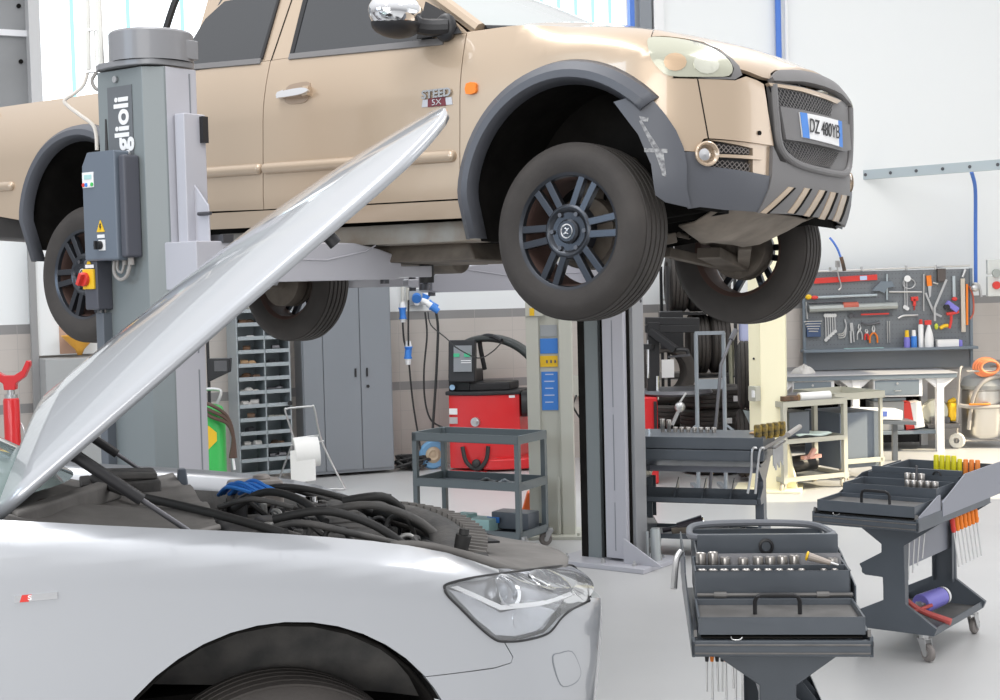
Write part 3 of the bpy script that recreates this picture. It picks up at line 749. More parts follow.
# skid plate under the nose
q = MB()
sk = [(-.46, .56, .465), (-.45, .50, .445), (-.43, .42, .40), (-.41, .34, .365), (-.40, .26, .355)]
rows = []
for i in range(len(sk)):
    y0, x0, z0 = sk[i]; row = []
    for k in range(9):
        t = k/8; y = y0 + (-2*y0)*t; row.append((x0, y, z0 + .055*(abs(2*t-1)**3) - (.012 if k in (2, 6) else 0)))
    rows.append(row)
q.grid(lambda i, j: Vector(rows[round(i*4)][round(j*8)]), 4, 8); q.build('skid_plate', M['skid'], truck, solid=.008, ang=60)
# front suspension
for sg in (-1, 1):
    q = MB()
    q.bar((.02, sg*.32, .33), (.0, sg*.70, .27), .12, .05); q.bar((-.22, sg*.34, .34), (-.02, sg*.70, .27), .07, .045); q.bar((.2, sg*.34, .36), (.02, sg*.68, .28), .06, .045)
    q.bar((0, sg*.36, .62), (0, sg*.64, .56), .1, .04); q.cyl((0, sg*.70, .22), (0, sg*.66, .58), .045)
    q.cyl((0, sg*.30, .40), (0, sg*.72, .37), .03); q.cyl((0, sg*.74, .367), (0, sg*.66, .367), .15, seg=28); q.cyl((-.13, sg*.3, .42), (-.12, sg*.70, .40), .014)
    q.cyl((.02, sg*.42, .70), (.0, sg*.55, .32), .05)
    q.build('front_suspension', M['dirtmetal'], truck, bevel=.004)
# rear axle and leaf springs
q = MB(); q.cyl((-3.09, -.66, .258), (-3.09, .66, .258), .045); q.ball(Vector((-3.07, .05, .258)), .15, (1, .9, 1)); q.cyl((-3.0, .05, .27), (-1.9, .02, .38), .035)
for sg in (-1, 1): q.cyl((-3.09, sg*.70, .258), (-3.09, sg*.62, .258), .15, seg=24)
q.build('rear_axle', M['dirtmetal'], truck)
for sg in (-1, 1):
    q = MB()
    for k in range(3): q.tube([(-3.70+.15*k, sg*.50, .44-.035*k), (-3.4, sg*.50, .34-.02*k), (-3.09, sg*.50, .31-.015*k), (-2.75, sg*.50, .34-.02*k), (-2.45-.12*k, sg*.50, .45-.035*k)], .014, 6)
    q.bar((-2.98, sg*.48, .30), (-2.55, sg*.40, .52), .03, .03)
    q.build('leaf_spring', M['rust'], truck)
# wheels
def make_wheel(par, name='wheel', R=.3675, W=.235, rr=.243, style='truck'):
    """axis along -y (outer face), hub centre at the object's origin"""
    q = MB(); h = W/2
    side = [(rr-.012, -h+.012), (rr+.004, -h+.002), (rr+.02, -h-.004), (R-.075, -h-.012), (R-.045, -h-.008), (R-.022, -h+.008), (R-.008, -h+.026)]
    tread = []
    ng = 4; y0, y1 = -h+.026, h-.026
    for i in range(ng+1):
        a = y0+(y1-y0)*i/(ng+1)+.004; b = y0+(y1-y0)*(i+1)/(ng+1)-.004
        cr = lambda y: R-.006*(y/h)**2
        tread += [(cr(a)-.009, a), (cr(a), a+.001), (cr(b), b-.001), (cr(b)-.009, b)]
    prof = side + tread + [(r, -y) for r, y in reversed(side)]
    q.lathe([(r, y) for r, y in prof], (0, 0, 0), (0, 1, 0), 72)
    t = q.build(name, M['rubber'], par, ang=30)
    q = MB()
    q.lathe([(rr+.004, -h+.012), (rr-.002, -h+.006), (rr-.012, -h+.010), (rr-.02, -h+.03), (rr-.028, -h+.06), (rr-.03, h-.03), (rr-.01, h-.01), (rr+.004, h-.012)], (0, 0, 0), (0, 1, 0), 48)
    q.build('rim_barrel', M['rimback'], t)
    q = MB(); yf = -h+.030
    q.lathe([(rr-.002, -h+.005), (rr-.016, -h+.012), (rr-.020, -h+.03)], (0, 0, 0), (0, 1, 0), 48)
    for k in range(6):
        a = math.radians(5)+2*PI*k/6
        for sd in (-1, 1):
            ca, sa = math.cos(a), math.sin(a); o = Vector((-sa, 0, ca))*(sd*.027)
            p0 = Vector((ca*.095, yf-.006, sa*.095))+o*.9; p1 = Vector((ca*(rr-.014), yf-.002, sa*(rr-.014)))+o*1.25
            q.bar(p0, p1, .031, .030, up=(0, -1, 0))
    q.lathe([(.118, yf+.02), (.112, yf-.018), (.100, yf-.026), (.090, yf-.022), (.080, yf-.010), (.0, yf-.008)], (0, 0, 0), (0, 1, 0), 36)
    q.build('rim', M['rim'], t, bevel=.003)
    q = MB(); q.lathe([(.050, yf), (.050, yf-.02), (.042, yf-.028), (0, yf-.028)], (0, 0, 0), (0, 1, 0), 28); q.build('hub_cap', M['rim'], t)
    q = MB(); q.lathe([(.026, yf-.0275), (.030, yf-.030), (.026, yf-.031), (.024, yf-.0285)], (0, 0, 0), (0, 1, 0), 24); q.bar((-.012, yf-.030, -.012), (.012, yf-.030, .012), .006, .003, up=(0, 1, 0)); q.tube([(-.008, yf-.03, .012), (.006, yf-.03, .004), (-.006, yf-.03, -.004), (.010, yf-.03, -.012)], .0025, 6)
    q.build('hub_emblem', M['chrome'], t)
    for k in range(6):
        a = 2*PI*k/6; q = MB(); q.cyl((.078*math.cos(a), yf-.006, .078*math.sin(a)), (.078*math.cos(a), yf-.022, .078*math.sin(a)), .010, seg=6); q.build('wheel_nut', M['tooldark'], t)
    q = MB(); q.lathe([(.15, .01), (.15, .03), (.0, .03)], (0, 0, 0), (0, 1, 0), 32); q.build('brake_disc', M['dirtmetal'], t)
    return t
def put_wheel(w0, loc, rz, first=False):
    if first: w0.location = loc; w0.rotation_euler = (0, 0, rz); return w0
    c = w0.copy(); COL.objects.link(c); c.parent = w0.parent; c.location = loc; c.rotation_euler = (0, 0, rz)
    for g_ in w0.children: d = g_.copy(); COL.objects.link(d); d.parent = c
    return c
wh = make_wheel(truck, W=.222)
put_wheel(wh, (0, -.757, .367), 0, True); put_wheel(wh, (-3.09, -.757, .258), 0); put_wheel(wh, (0, .757, .36), PI); put_wheel(wh, (-3.09, .757, .258), PI)
# door mirror
for sg in (-1, 1):
    q = MB(); q.ball(Vector((-.78, sg*1.02, 1.325)), .150, (.72, .90, .60), 24); o1 = q.build('mirror_shell', M['chrome'], truck)
    q = MB(); q.ball(Vector((-.785, sg*1.01, 1.280)), .140, (.72, .88, .42), 20); q.tube([(-.76, sg*.98, 1.29), (-.70, sg*.91, 1.275), (-.62, sg*.855, 1.275)], .036, 10); q.ball(Vector((-.64, sg*.852, 1.275)), .062, (.95, .45, 1.0)); o2 = q.build('mirror_base', M['black'], truck)
    q = MB()
    q.prism([(-.80, 1.245), (-.55, 1.24), (-.66, 1.345), (-.80, 1.42)], .0, .012, lambda x, z, d: Vector((x, sg*(.845-(z-1.24)*.36+d), z)))
    q.build('mirror_patch', M['black'], truck)
# door handles
for mir in (False, True):
    for x in (-1.505, ):
        u0 = tx(x); z0 = 1.07
        h_ = TP.panel('door_handle', spl2([(u0-.105, z0), (u0-.06, z0+.016), (u0+.07, z0+.012), (u0+.10, z0+.002), (u0+.09, z0-.016), (u0+.02, z0-.018), (u0-.06, z0-.014)], 3, True), M['chrome'], truck, off=.042, th=.014, mirror=mir, step=.02)
        TP.panel('handle_ends', [(u0+.07, z0+.02), (u0+.11, z0+.012), (u0+.11, z0-.016), (u0+.07, z0-.02)], M['chrome'], h_, off=.03, th=.03, mirror=mir)
        TP.panel('handle_ends', [(u0-.09, z0+.024), (u0-.055, z0+.026), (u0-.055, z0-.022), (u0-.09, z0-.018)], g, h_, off=.03, th=.03, mirror=mir)
        TP.panel('handle_bezel', spl2([(u0-.075, z0+.042), (u0+.01, z0+.05), (u0+.075, z0+.035), (u0+.075, z0-.035), (u0+.0, z0-.05), (u0-.07, z0-.038)], 3, True), mat('bezel_shade', (.36, .27, .20), .4, .35, .6), h_, off=.004, th=.008, mirror=mir)
# side indicator, badges
mu, mz = TP.px(472.5, 88.5)
TP.panel('side_indicator', spl2([(mu+.026, mz-.022), (mu+.026, mz+.022), (mu-.022, mz+.022), (mu-.026, mz), (mu-.022, mz-.022)], 2, True), M['orange'], truck, off=.014, th=.016, step=.02)
bu, bz_ = TP.px(437.5, 94)
text('STEED', .050, frame4(TP.S(bu, bz_, .009), TP.S(bu-.1, bz_, .009)-TP.S(bu+.1, bz_, .009), TP.S(bu-.006, bz_+.02, .009)-TP.S(bu+.006, bz_-.02, .009)), mat('badge_steel', (.42, .42, .42), .3, .7), truck, 'badge_lettering', .003, 1.15, bold=.0016)
bu, bz_ = TP.px(437.5, 102.5)
TP.panel('badge_plate', [(bu-.085, bz_-.016), (bu-.08, bz_+.016), (bu+.08, bz_+.018), (bu+.085, bz_-.014)], mat('badge_silver', (.6, .6, .62), .3, .5), truck, off=.004, th=.004)
TP.panel('badge_red_field', [(bu-.05, bz_-.018), (bu-.045, bz_+.02), (bu+.05, bz_+.02), (bu+.05, bz_-.016)], mat('badge_dark_red', (.16, .03, .04), .4), truck, off=.006, th=.004)
text('5X', .036, frame4(TP.S(bu, bz_, .0075), (1, 0, 0), (.2, 0, 1)), M['chrome'], truck, 'badge_lettering', .001, 1.3)
# scrapes on the flare extension
for q4 in (((641, 122), (643, 121), (660, 150), (664, 168), (661, 170), (655, 152)), ((646, 149), (667, 150), (667, 154), (646, 153)), ((658, 150), (663, 150), (666, 178), (662, 176)), ((641, 117), (650, 119), (649, 123), (643, 122))):
    TP.panel('paint_scrape', P2(*q4), mat('scrape_pale', (.42, .42, .42), .7, 0, 0, 0, 40, .7, 60, col2=(.14, .14, .15)), truck, off=.0335, th=.002)
q = MB(); u_, z_ = TP.px(759, 133); q.cyl(TP.S(u_, z_, .0), TP.S(u_, z_, .006), .009, seg=12); q.build('tow_eye_plug', M['dark'], truck)

# ================================================================ the silver car with its bonnet up
TOPT = [(-1.1, 1.005), (-.75, .99), (-.35, .942), (.08, .888), (.36, .835), (.56, .764), (.74, .705), (1.0, .675)]
class _C: pass
def cre(x): return lut(TOPT, x)-(.040+.016*smooth01((x+.1)/.6))
def s_inset(x, y, z, u):
    c = cre(x); t = lut(TOPT, x); i = 0.0
    if z > c: q = min(1.3, (z-c)/max(.02, t-c)); i += .006+.09*(.25*q+.75*q*q)
    else:
        q = max(0, 1-(c-z)/.06); i += .006*q*q*(3-2*q)
        i += .03*max(0, (.70-z)/.35)**2
    return i
SP = Skin((-.725, 3.944, .427), -.2967, .035,
          [(.955, 0), (.945, -.2), (.91, -.40), (.85, -.56), (.755, -.70), (.63, -.805), (.48, -.875), (.30, -.915), (.1, -.932), (-.3, -.936), (-1.2, -.936), (-2.4, -.93), (-3.3, -.90), (-3.75, -.82)], s_inset)
SP.ne = .025
car = thing('silver_car', 'silver-white car with its bonnet propped open, in front of the lift', 'car', mw=SP.MW)
sv = M['silver']
def cx_(x): return SP.ux(x)
def Q2(*pts): return SP.pxs(pts)
AR, AC = .418, (-.03, .302)
sm = Q2((505, 643), (513, 657), (511, 663), (495, 668), (425, 677))

lampp = Q2((444.5, 589), (447, 584), (470, 578), (500, 573.5), (530, 569.5), (560, 566), (575, 566.5), (588, 597), (586, 602), (572, 609), (561, 618), (548, 633), (525, 640), (505, 641.5), (494, 639), (478, 626), (460, 608), (448, 596))

TX = [-.58, -.48, -.38, -.25, -.12, 0, .1, .21, .3, .4, .48, .56]
for mir in (False, True):
    x0 = -.80
    top = [(cx_(x), lut(TOPT, x)) for x in [-.70]+TX]
    ar = [(cx_(AC[0]+AR*math.cos(math.radians(a))), AC[1]+AR*math.sin(math.radians(a))) for a in range(0, 181, 8)]
    ar = [p for p in ar if p[1] > sm[-1][1] or p[0] > cx_(AC[0])]
    arR = [p for p in ar if p[0] < cx_(AC[0])]; arL = [p for p in ar if p[0] >= cx_(AC[0])]
    pts = [(cx_(-.80), .20), (cx_(-.80), .985)] + top + [lampp[3], lampp[2], lampp[1], lampp[0], lampp[17], lampp[16], lampp[15], lampp[14], lampp[13]] + sm[:4] + [sm[4]] + sorted([p for p in arR if p[1] > sm[4][1]+.02], key=lambda p: p[0]) + sorted(arL, key=lambda p: p[0]) + [(cx_(-.43), .20)]
    # order: from the lamp down to the arch then back
    SP.panel('front_wing', pts, sv, car, shrink=.0015, mirror=mir, step=.025)
    bp = [sm[0], sm[1], sm[2], sm[3], sm[4]] + [p for p in sorted([p for p in [(cx_(AC[0]+AR*math.cos(math.radians(a))), AC[1]+AR*math.sin(math.radians(a))) for a in range(-20, 60, 6)] if p[1] < sm[4][1]-.01], key=lambda p: -p[1])] + [(cx_(.36), .17), (.3, .15), (0, .15), (0, .60), (.45, .61)]
    bp += [lampp[7], lampp[8], lampp[9], lampp[10], lampp[11], lampp[12], lampp[13]]
    # nose above the lamp's inner end
    SP.panel('front_bumper', bp, sv, car, shrink=.001, mirror=mir, step=.04)
    SP.panel('washer_flap', spl2(Q2((553, 657), (560, 653.5), (571, 652), (578, 664), (580, 674), (575, 682), (563, 686), (557, 676)), 3, True), sv, car, mirror=mir, off=.0015, th=.003)
    SP.panel('flap_gap', spl2(Q2((552, 656.5), (560, 652.5), (572, 651), (579, 664), (581, 674), (576, 683), (563, 687), (556, 676)), 3, True), M['locker'], car, mirror=mir, off=.0006, th=.002)
    # lamp: housing, lens
    hl = SP.panel('headlamp_housing', lampp, mat('lamp_inner', (.30, .31, .33), .25, .6), car, mirror=mir, off=-.05, th=.01, step=.05)
    hl['label'] = 'clear headlamp with grey inner parts'
    bez = []
    SP.panel('headlamp_lens', lampp, mat('clear_lamp_lens', (.93, .95, .97), .03, 0, 0, trans=.85, ior=1.25), hl, mirror=mir, off=.002, th=.004, step=.04)
    def LQ(*pts): return Q2(*pts)
    SP.panel('lamp_chrome_wing', LQ((452, 591), (470, 596), (505, 614), (540, 606), (560, 612), (548, 630), (520, 637), (500, 636), (480, 620)), mat('lamp_silver', (.62, .64, .68), .15, .8), hl, mirror=mir, off=-.025, th=.006, step=.05)
    SP.panel('daylight_strip', LQ((453, 588), (460, 587), (504, 606), (540, 603), (575, 594), (577, 597), (541, 607), (503, 611)), mat('strip_white', (.85, .85, .86), .2), hl, mirror=mir, off=-.015, th=.012, step=.05)
    for (ax, ay, r) in ((514, 594, .042), (552, 588, .040), (525, 620, .026)):
        cu, cz_ = SP.px(ax, ay); c3 = SP.S(cu, cz_, -.04); n3 = SP.N(cu, cz_)
        if mir: c3.y = -c3.y; n3.y = -n3.y
        n3 = (n3+Vector((.25, 0, 0))).normalized()
        q = MB(); q.lathe([(r, .0), (r*.96, .012), (r*.8, .006), (r*.7, -.02), (r*.3, -.045), (0, -.05)], c3, n3, 28); q.build('lamp_reflector', M['chrome'], hl, solid=.002)
        q = MB(); q.ball(c3-n3*.02, r*.45); q.build('lamp_projector', mat('projector_glass', (.25, .27, .30), .05, .3), hl)
    # black seal round the lamp
    q = MB(); lp = [SP.S((-a if mir else a), b, .0015) for a, b in lampp]; q.tube(lp, .003, 6, closed=True); q.build('lamp_seal', M['black'], car)
    # doors, rear wing: continue the body out of the frame
    for nm, xa, xb in (('front_door', -.805, -1.86), ('rear_door', -1.865, -2.75)):
        SP.panel(nm, [(cx_(xa), .22), (cx_(xa), .985), (cx_(xb), 1.0), (cx_(xb), .22)], sv, car, mirror=mir, shrink=.002, step=.12)
    SP.panel('rear_wing', [(cx_(-2.755), .30), (cx_(-2.755), 1.0), (cx_(-3.7), .98), (cx_(-3.7), .30)] + [(cx_(-2.93+.38*math.cos(math.radians(a))), .30+.38*math.sin(math.radians(a))) for a in range(176, 0, -16)], sv, car, mirror=mir, step=.12)
    sg = 1 if mir else -1
    q = MB(); q.prism([(-.98, 1.0), (-1.62, 1.40), (-2.5, 1.42), (-3.05, 1.03)], 0, .012, lambda x, z, d: Vector((x, sg*(.845-(z-1)*.45+d), z))); q.build('side_window', M['glass'], car)
    # wheel housing, wheel
    prof = arc(AC[0], AC[1], .41, -15, 195, 18)
    q = MB(); q.grid(lambda i, j: (lambda p: Vector((p[0], sg*(.885-.42*j-(max(0, p[0]-.2)*.25)*(1-j)), p[1])))(prof[round(i*18)]), 18, 3)
    q.add([(p[0], sg*.465, p[1]) for p in prof], [tuple(range(len(prof)))]); q.build('wheel_housing', M['dark'], car, solid=.008)
    q = MB(); q.cyl((-.02, sg*.52, .28), (-.02, sg*.60, .62), .05); q.bar((-.25, sg*.5, .5), (.2, sg*.5, .56), .06, .04); q.tube([(.12, sg*.5, .3), (.15, sg*.6, .5), (.05, sg*.55, .66)], .02, 8); q.box((.0, sg*.5, .60), (.2, .06, .1)); q.build('suspension_strut', mat('cast_grey', (.16, .15, .14), .7, .3), car, bevel=.005)
w2 = make_wheel(car, 'wheel', R=.335, W=.24, rr=.245)
put_wheel(w2, (-.02, -.80, .245), 0, True); put_wheel(w2, (-.02, .80, .245), PI); put_wheel(w2, (-2.93, -.80, .26), 0); put_wheel(w2, (-2.93, .80, .26), PI)
# grille and centre of the nose (faces away to the right)
SP.panel('grille', [(.34, .56), (.30, .22), (-.30, .22), (-.34, .56)], M['black'], car, off=.012, th=.02)
# badge on the wing
bu, bz_ = SP.px(36, 597)
bd = SP.panel('wing_badge', [(bu+.042, bz_-.0075), (bu+.042, bz_+.0065), (bu-.042, bz_+.0075), (bu-.042, bz_-.0065)], M['chrome'], car, off=.004, th=.004, step=.03)
bd['label'] = 'small chrome wing badge with a red slash'
SP.panel('badge_red_field', [(bu+.032, bz_-.0075), (bu+.027, bz_+.0068), (bu+.008, bz_+.0068), (bu+.014, bz_-.0075)], M['redp'], bd, off=.0048, th=.002, step=.03)
text('S', .013, frame4(SP.S(bu-.0+.012, bz_, .0052), (1, 0, 0), (.15, 0, 1)), M['white'], bd, 'badge_letter', .0004, 1.3, bold=.0004)
# bonnet, hinged at the scuttle
HX, HZ, HANG = -.60, .975, math.radians(39.5)
BK = 1.098
def hw(s_): return lut([(0, .765), (.5, .765), (.9, .735), (1.1, .69), (1.22, .60), (1.30, .48), (1.36, .28), (1.385, .001)], s_)
def bon(s_, t, off=0.0):
    """s_ from hinge to nose along the bonnet, t across -1..1"""
    r = .20*(1-t*t)*(1-s_/1.385); ss = r + s_*(1-.20*0/1.385); ss = min(ss, 1.385)
    y = hw(s_)*t
    yy = y/.765
    z = .105*(1-abs(yy)**2.3)*(1-.45*(s_/1.385)**3) - .050*(ss/1.385)**3
    z -= off
    x = ss*BK
    return Vector((HX + x*math.cos(HANG) - z*math.sin(HANG), y, HZ + x*math.sin(HANG) + z*math.cos(HANG)))
SS = [0, .08, .2, .35, .5, .65, .8, .92, 1.02, 1.1, 1.17, 1.22, 1.27, 1.31, 1.34, 1.365, 1.38]
def bsheet(off, inset_=0.0, nt=32):
    return lambda i, j: bon(SS[round(i*(len(SS)-1))]*(1-inset_)+inset_*.05, (j*2-1)*(1-inset_), off)
q = MB(); q.grid(bsheet(0), len(SS)-1, 32); bn = q.build('bonnet', sv, car, solid=.022, ang=50)
bn['label'] = 'silver bonnet raised steeply, nose upwards'
q = MB(); q.grid(bsheet(.022, .11), len(SS)-1, 32); q.build('bonnet_insulation', M['enginegrey'], bn, solid=.012)
# edge flange, near and far
for sg in (-1, 1):
    q = MB(); q.tube([bon(s_, sg*.965, .020) for s_ in SS[1:13]], .0035, 6); q.build('bonnet_edge_seal', M['seal'], bn)
    e0 = bon(.86, sg*.955, .015); q = MB(); q.cyl(e0, e0+(bon(.86, sg*.955, .055)-e0)*1.0, .016); q.build('bump_stop', M['black'], bn)
    # gas strut
    top_ = Vector((-.43, sg*.70, 1.085)); bot = Vector((-.19, sg*.705, .90)); mid = top_.lerp(bot, .58)
    q = MB(); q.cyl(top_, mid, .014); q.ball(top_, .016); o_ = q.build('gas_strut', M['black'], car)
    q = MB(); q.cyl(mid, bot, .0065); q.build('strut_rod', M['chrome'] if False else M['tooldark'], o_)
# windscreen, scuttle, roof
def wsc(i, j):
    t = j*2-1; a = Vector((-.60+.17*(1-t*t)-.12*abs(t)**3, .72*t, .985)); c = Vector((-1.55+.1*(1-t*t), .56*t, 1.40)); return a.lerp(c, i) + Vector((0, 0, .05*math.sin(PI*i)))
q = MB(); q.grid(wsc, 10, 16); q.build('windscreen', mat('green_windscreen', (.30, .38, .37), .05, .2, .4), car, ang=60)
q = MB(); q.grid(lambda i, j: Vector((-1.50-1.1*i, (j*2-1)*(.60-.02*i), 1.41+.05*math.sin(PI*(.25+.6*i))*(1-(2*j-1)**2))), 8, 8); q.build('roof', sv, car, solid=.02)
q = MB(); q.grid(lambda i, j: Vector((-2.58-.62*i, (j*2-1)*(.57+.15*i), 1.43-.42*i)), 6, 6); q.build('rear_screen', M['glass'], car, solid=.01)
q = MB(); q.grid(lambda i, j: Vector((-3.15-.6*i, (j*2-1)*(.78-.02*i), 1.0+.02*math.sin(PI*j))), 4, 6); q.box((-3.76, 0, .68), (.08, 1.5, .66)); q.build('boot_lid', sv, car, solid=.02)
for sg in (-1, 1):
    q = MB(); q.tube([(-.80, sg*.79, .99), (-1.25, sg*.68, 1.27), (-1.62, sg*.60, 1.42), (-2.5, sg*.60, 1.43), (-3.15, sg*.74, 1.02)], .03, 8); q.build('roof_pillar', sv, car)
# engine bay shell
q = MB(); q.box((.05, 0, .50), (1.3, 1.30, .04)); q.box((-.62, 0, .66), (.04, 1.5, .46)); q.box((-2.2, 0, .50), (3.1, 1.7, .5)); q.build('engine_bay_floor', M['dark'], car)
for sg in (-1, 1):
    # inner wing flange: a painted rail beside the wing's top edge
    def fl_(i, j):
        x = -.58+1.14*i; u = cx_(x); e = SP.S(u, lut(TOPT, x)-.002)
        return Vector((e.x, sg*(abs(e.y)-.004-.105*j), e.z-.010-.045*j*j-.02*(j > .5)))
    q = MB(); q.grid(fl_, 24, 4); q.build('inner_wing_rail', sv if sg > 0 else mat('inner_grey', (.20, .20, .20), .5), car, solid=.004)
    q = MB(); q.grid(lambda i, j: Vector((-.55+1.1*i, sg*(.72-.06*j), lut(TOPT, -.55+1.1*i)-.06-.32*j)), 12, 4); q.build('inner_wing_panel', M['enginegrey'], car, solid=.01)
# scuttle: dusty plastic plenum with a folded front edge and black seal
def plen(i, j):
    t = j*2-1; x = -.58+.46*i; return Vector((x+.02*(1-t*t), .70*t, .955-.055*i - .045*math.sin(PI*i)*(.4+.6*abs(t)) - .01*math.cos(t*9)))
q = MB(); q.grid(plen, 10, 20); q.build('scuttle_cover', M['dustygrey'], car, solid=.01)
dg = M['dustygrey']
q = MB(); q.tube([(-.30, .34, .95), (-.37, .20, .955), (-.36, .05, .95), (-.28, -.12, .93), (-.17, -.30, .912), (-.07, -.48, .895), (.03, -.68, .875)], .011, 14); q.build('scuttle_seal', M['seal'], car)
q = MB(); q.tube([(-.30, .10, .93), (-.24, -.08, .91), (-.13, -.27, .895), (-.03, -.45, .88), (.07, -.64, .86)], .008, 14); q.build('scuttle_hose', M['enginegrey'], car)
q = MB(); q.prism([(-.56, -.60), (-.30, .10), (-.34, .14), (-.58, -.50)], .90, .955, lambda x, y, d: Vector((x, y, d))); q.build('plenum_wall', M['dustygrey'], car, bevel=.01)
q = MB()
for k in range(4): q.bar((-.36, .20+.05*k, .955), (-.20, .24+.05*k, .945), .03, .02)
q.box((-.30, .34, .915), (.22, .30, .04)); q.build('pollen_filter_lid', M['enginegrey'], car, bevel=.006)
q = MB(); q.box((-.10, .60, .90), (.035, .05, .06), taper=.7); q.build('bonnet_hinge_cap', M['boxgrey'], car, bevel=.006)
q = MB(); q.ball(Vector((-.50, -.30, .93)), .035, (1, .6, .7)); q.build('washer_funnel', M['rimback'], car)
# engine: cover, pipes, bottles
q = MB(); q.box((.16, .02, .74), (.46, .62, .14), taper=.86); q.box((.2, .0, .815), (.30, .16, .03)); q.build('engine_cover', M['enginegrey'], car, bevel=.02)
rnd = random.Random(3)
hoses = [
    [(-.05, -.40, .82), (.08, -.46, .87), (.22, -.50, .84), (.34, -.46, .80)], [(.0, .10, .85), (.08, .02, .90), (.16, -.12, .885), (.20, -.25, .84)],
    [(.02, .30, .84), (.14, .24, .89), (.30, .20, .86), (.42, .22, .80)], [(.22, -.10, .85), (.34, -.16, .865), (.46, -.18, .82), (.52, -.26, .76)],
    [(.06, -.28, .86), (.18, -.34, .88), (.30, -.36, .84), (.38, -.44, .78)], [(.12, .42, .84), (.26, .38, .86), (.40, .36, .82)],
    [(-.06, -.10, .88), (.02, -.18, .905), (.12, -.22, .88)], [(.30, .02, .86), (.40, -.02, .87), (.48, .08, .82)], [(.04, .50, .86), (.2, .48, .86), (.36, .50, .80), (.48, .42, .76)]]
for k, h_ in enumerate(hoses):
    q = MB(); q.tube(h_, .007+.007*rnd.random(), 14); q.build('engine_hose', M['seal'] if k % 3 else M['enginegrey'], car)
for k in range(64):
    q = MB(); x = .0+.46*rnd.random(); y = -.52+1.0*rnd.random(); z = lut(TOPT, x)-.055-.035*rnd.random()
    if k % 3 == 0: q.cyl((x, y, z-.05), (x, y, z+.02), .014+.018*rnd.random(), seg=14); q.cyl((x, y, z+.02), (x, y, z+.035), .014, seg=10)
    elif k % 3 == 1: q.box((x, y, z), (.03+.05*rnd.random(), .03+.04*rnd.random(), .045), rot=(rnd.random()*.6-.3, rnd.random()*.6-.3, rnd.random()*3))
    else: q.tube([(x, y, z-.04), (x+.03, y+.02, z+.03), (x+.09*rnd.random(), y+.1*(rnd.random()-.5), z+.035), (x+.1, y, z-.03)], .008, 6)
    q.build('engine_component', [M['enginegrey'], M['black'], M['seal'], mat('alu_part', (.32, .32, .31), .5, .6), M['enginegrey'], M['black'], M['enginegrey']][k % 7], car, bevel=.004)
q = MB()
for k in range(7): q.tube([(-.02+.01*k, .30+.02*(k % 3), .87), (.0+.015*k, .22+.03*(k % 2), .90+.006*(k % 3)), (.06+.012*k, .18, .885)], .006, 6)
q.build('blue_wiring', M['blue'], car)
q = MB(); q.box((.10, .40, .86), (.16, .12, .08)); q.cyl((.12, .40, .89), (.12, .40, .915), .028, seg=16); q.build('coolant_bottle', mat('cloudy_bottle', (.30, .27, .25), .4), car, bevel=.02)
q = MB(); q.cyl((.20, -.03, .87), (.20, -.03, .885), .016, seg=14); q.build('filler_ring', M['chrome'], car)
# air intake, lock carrier cover
def ring(a0, a1, r0, r1, z0, z1, n=22): pass
q = MB()
pts = [(.34, .44, .80), (.46, .28, .805), (.53, .05, .80), (.54, -.18, .785), (.50, -.36, .765), (.44, -.50, .745)]
C_ = spline([Vector(p) for p in pts], 6)
def duct(i, j):
    k = min(len(C_)-1, round(i*(len(C_)-1))); p = C_[k]; d = (C_[min(k+1, len(C_)-1)]-C_[max(k-1, 0)]).normalized(); n_ = Vector((d.y, -d.x, 0)); n_ = n_ if n_.x > 0 else -n_
    return p + n_*(.05*(j-.5)*2) + Vector((0, 0, .018*math.sin(PI*j)))
q.grid(duct, len(C_)-1, 8); q.build('air_intake_duct', M['enginegrey'], car, solid=.03, ang=60)
q = MB()
for k in range(2, len(C_)-2, 1):
    p = C_[k]; d = (C_[k+1]-C_[k-1]).normalized(); n_ = Vector((d.y, -d.x, 0)); n_ = n_ if n_.x > 0 else -n_
    q.bar(p+n_*.05+Vector((0, 0, .004)), p+n_*.105+Vector((0, 0, -.004)), .012, .016)
q.build('intake_ribs', M['dustygrey'], car)
def lock(i, j):
    t = j*2-1; y = .60*t; xf = .925-.30*t*t-.06*t**4; x = xf-.27*(1-i); z = lut(TOPT, min(.9, x+.02))+.002-.02*(1-i)+.012*math.sin(i*PI)
    return Vector((x, y, z-.008*i*i))
q = MB(); q.grid(lock, 10, 24); q.build('lock_carrier_cover', M['dustygrey'], car, solid=.02, ang=60)
q = MB(); q.box((.66, -.12, .742), (.06, .13, .006), rot=(0, .05, .1)); q.build('latch_opening', M['black'], car)
for y in (-.46, .44):
    q = MB(); q.cyl((.50, y, .74), (.515, y-.01, .81), .017, .021, seg=14); q.cyl((.515, y-.01, .81), (.517, y-.01, .825), .013, seg=12); q.build('bonnet_buffer', M['seal'], car)
q = MB(); q.tube([(.30, -.66, .79), (.44, -.60, .775), (.56, -.50, .755)], .012, 6); q.build('release_cable', M['seal'], car)

# ================================================================ two-post lift carrying the pickup
YAW = -.630
bolt_ = lambda q, x, y, z, r=.014, h=.02: q.cyl((x, y, z), (x, y, z+h), r, seg=6)
c0 = at(146, 200, 6.05); c0.z = 0
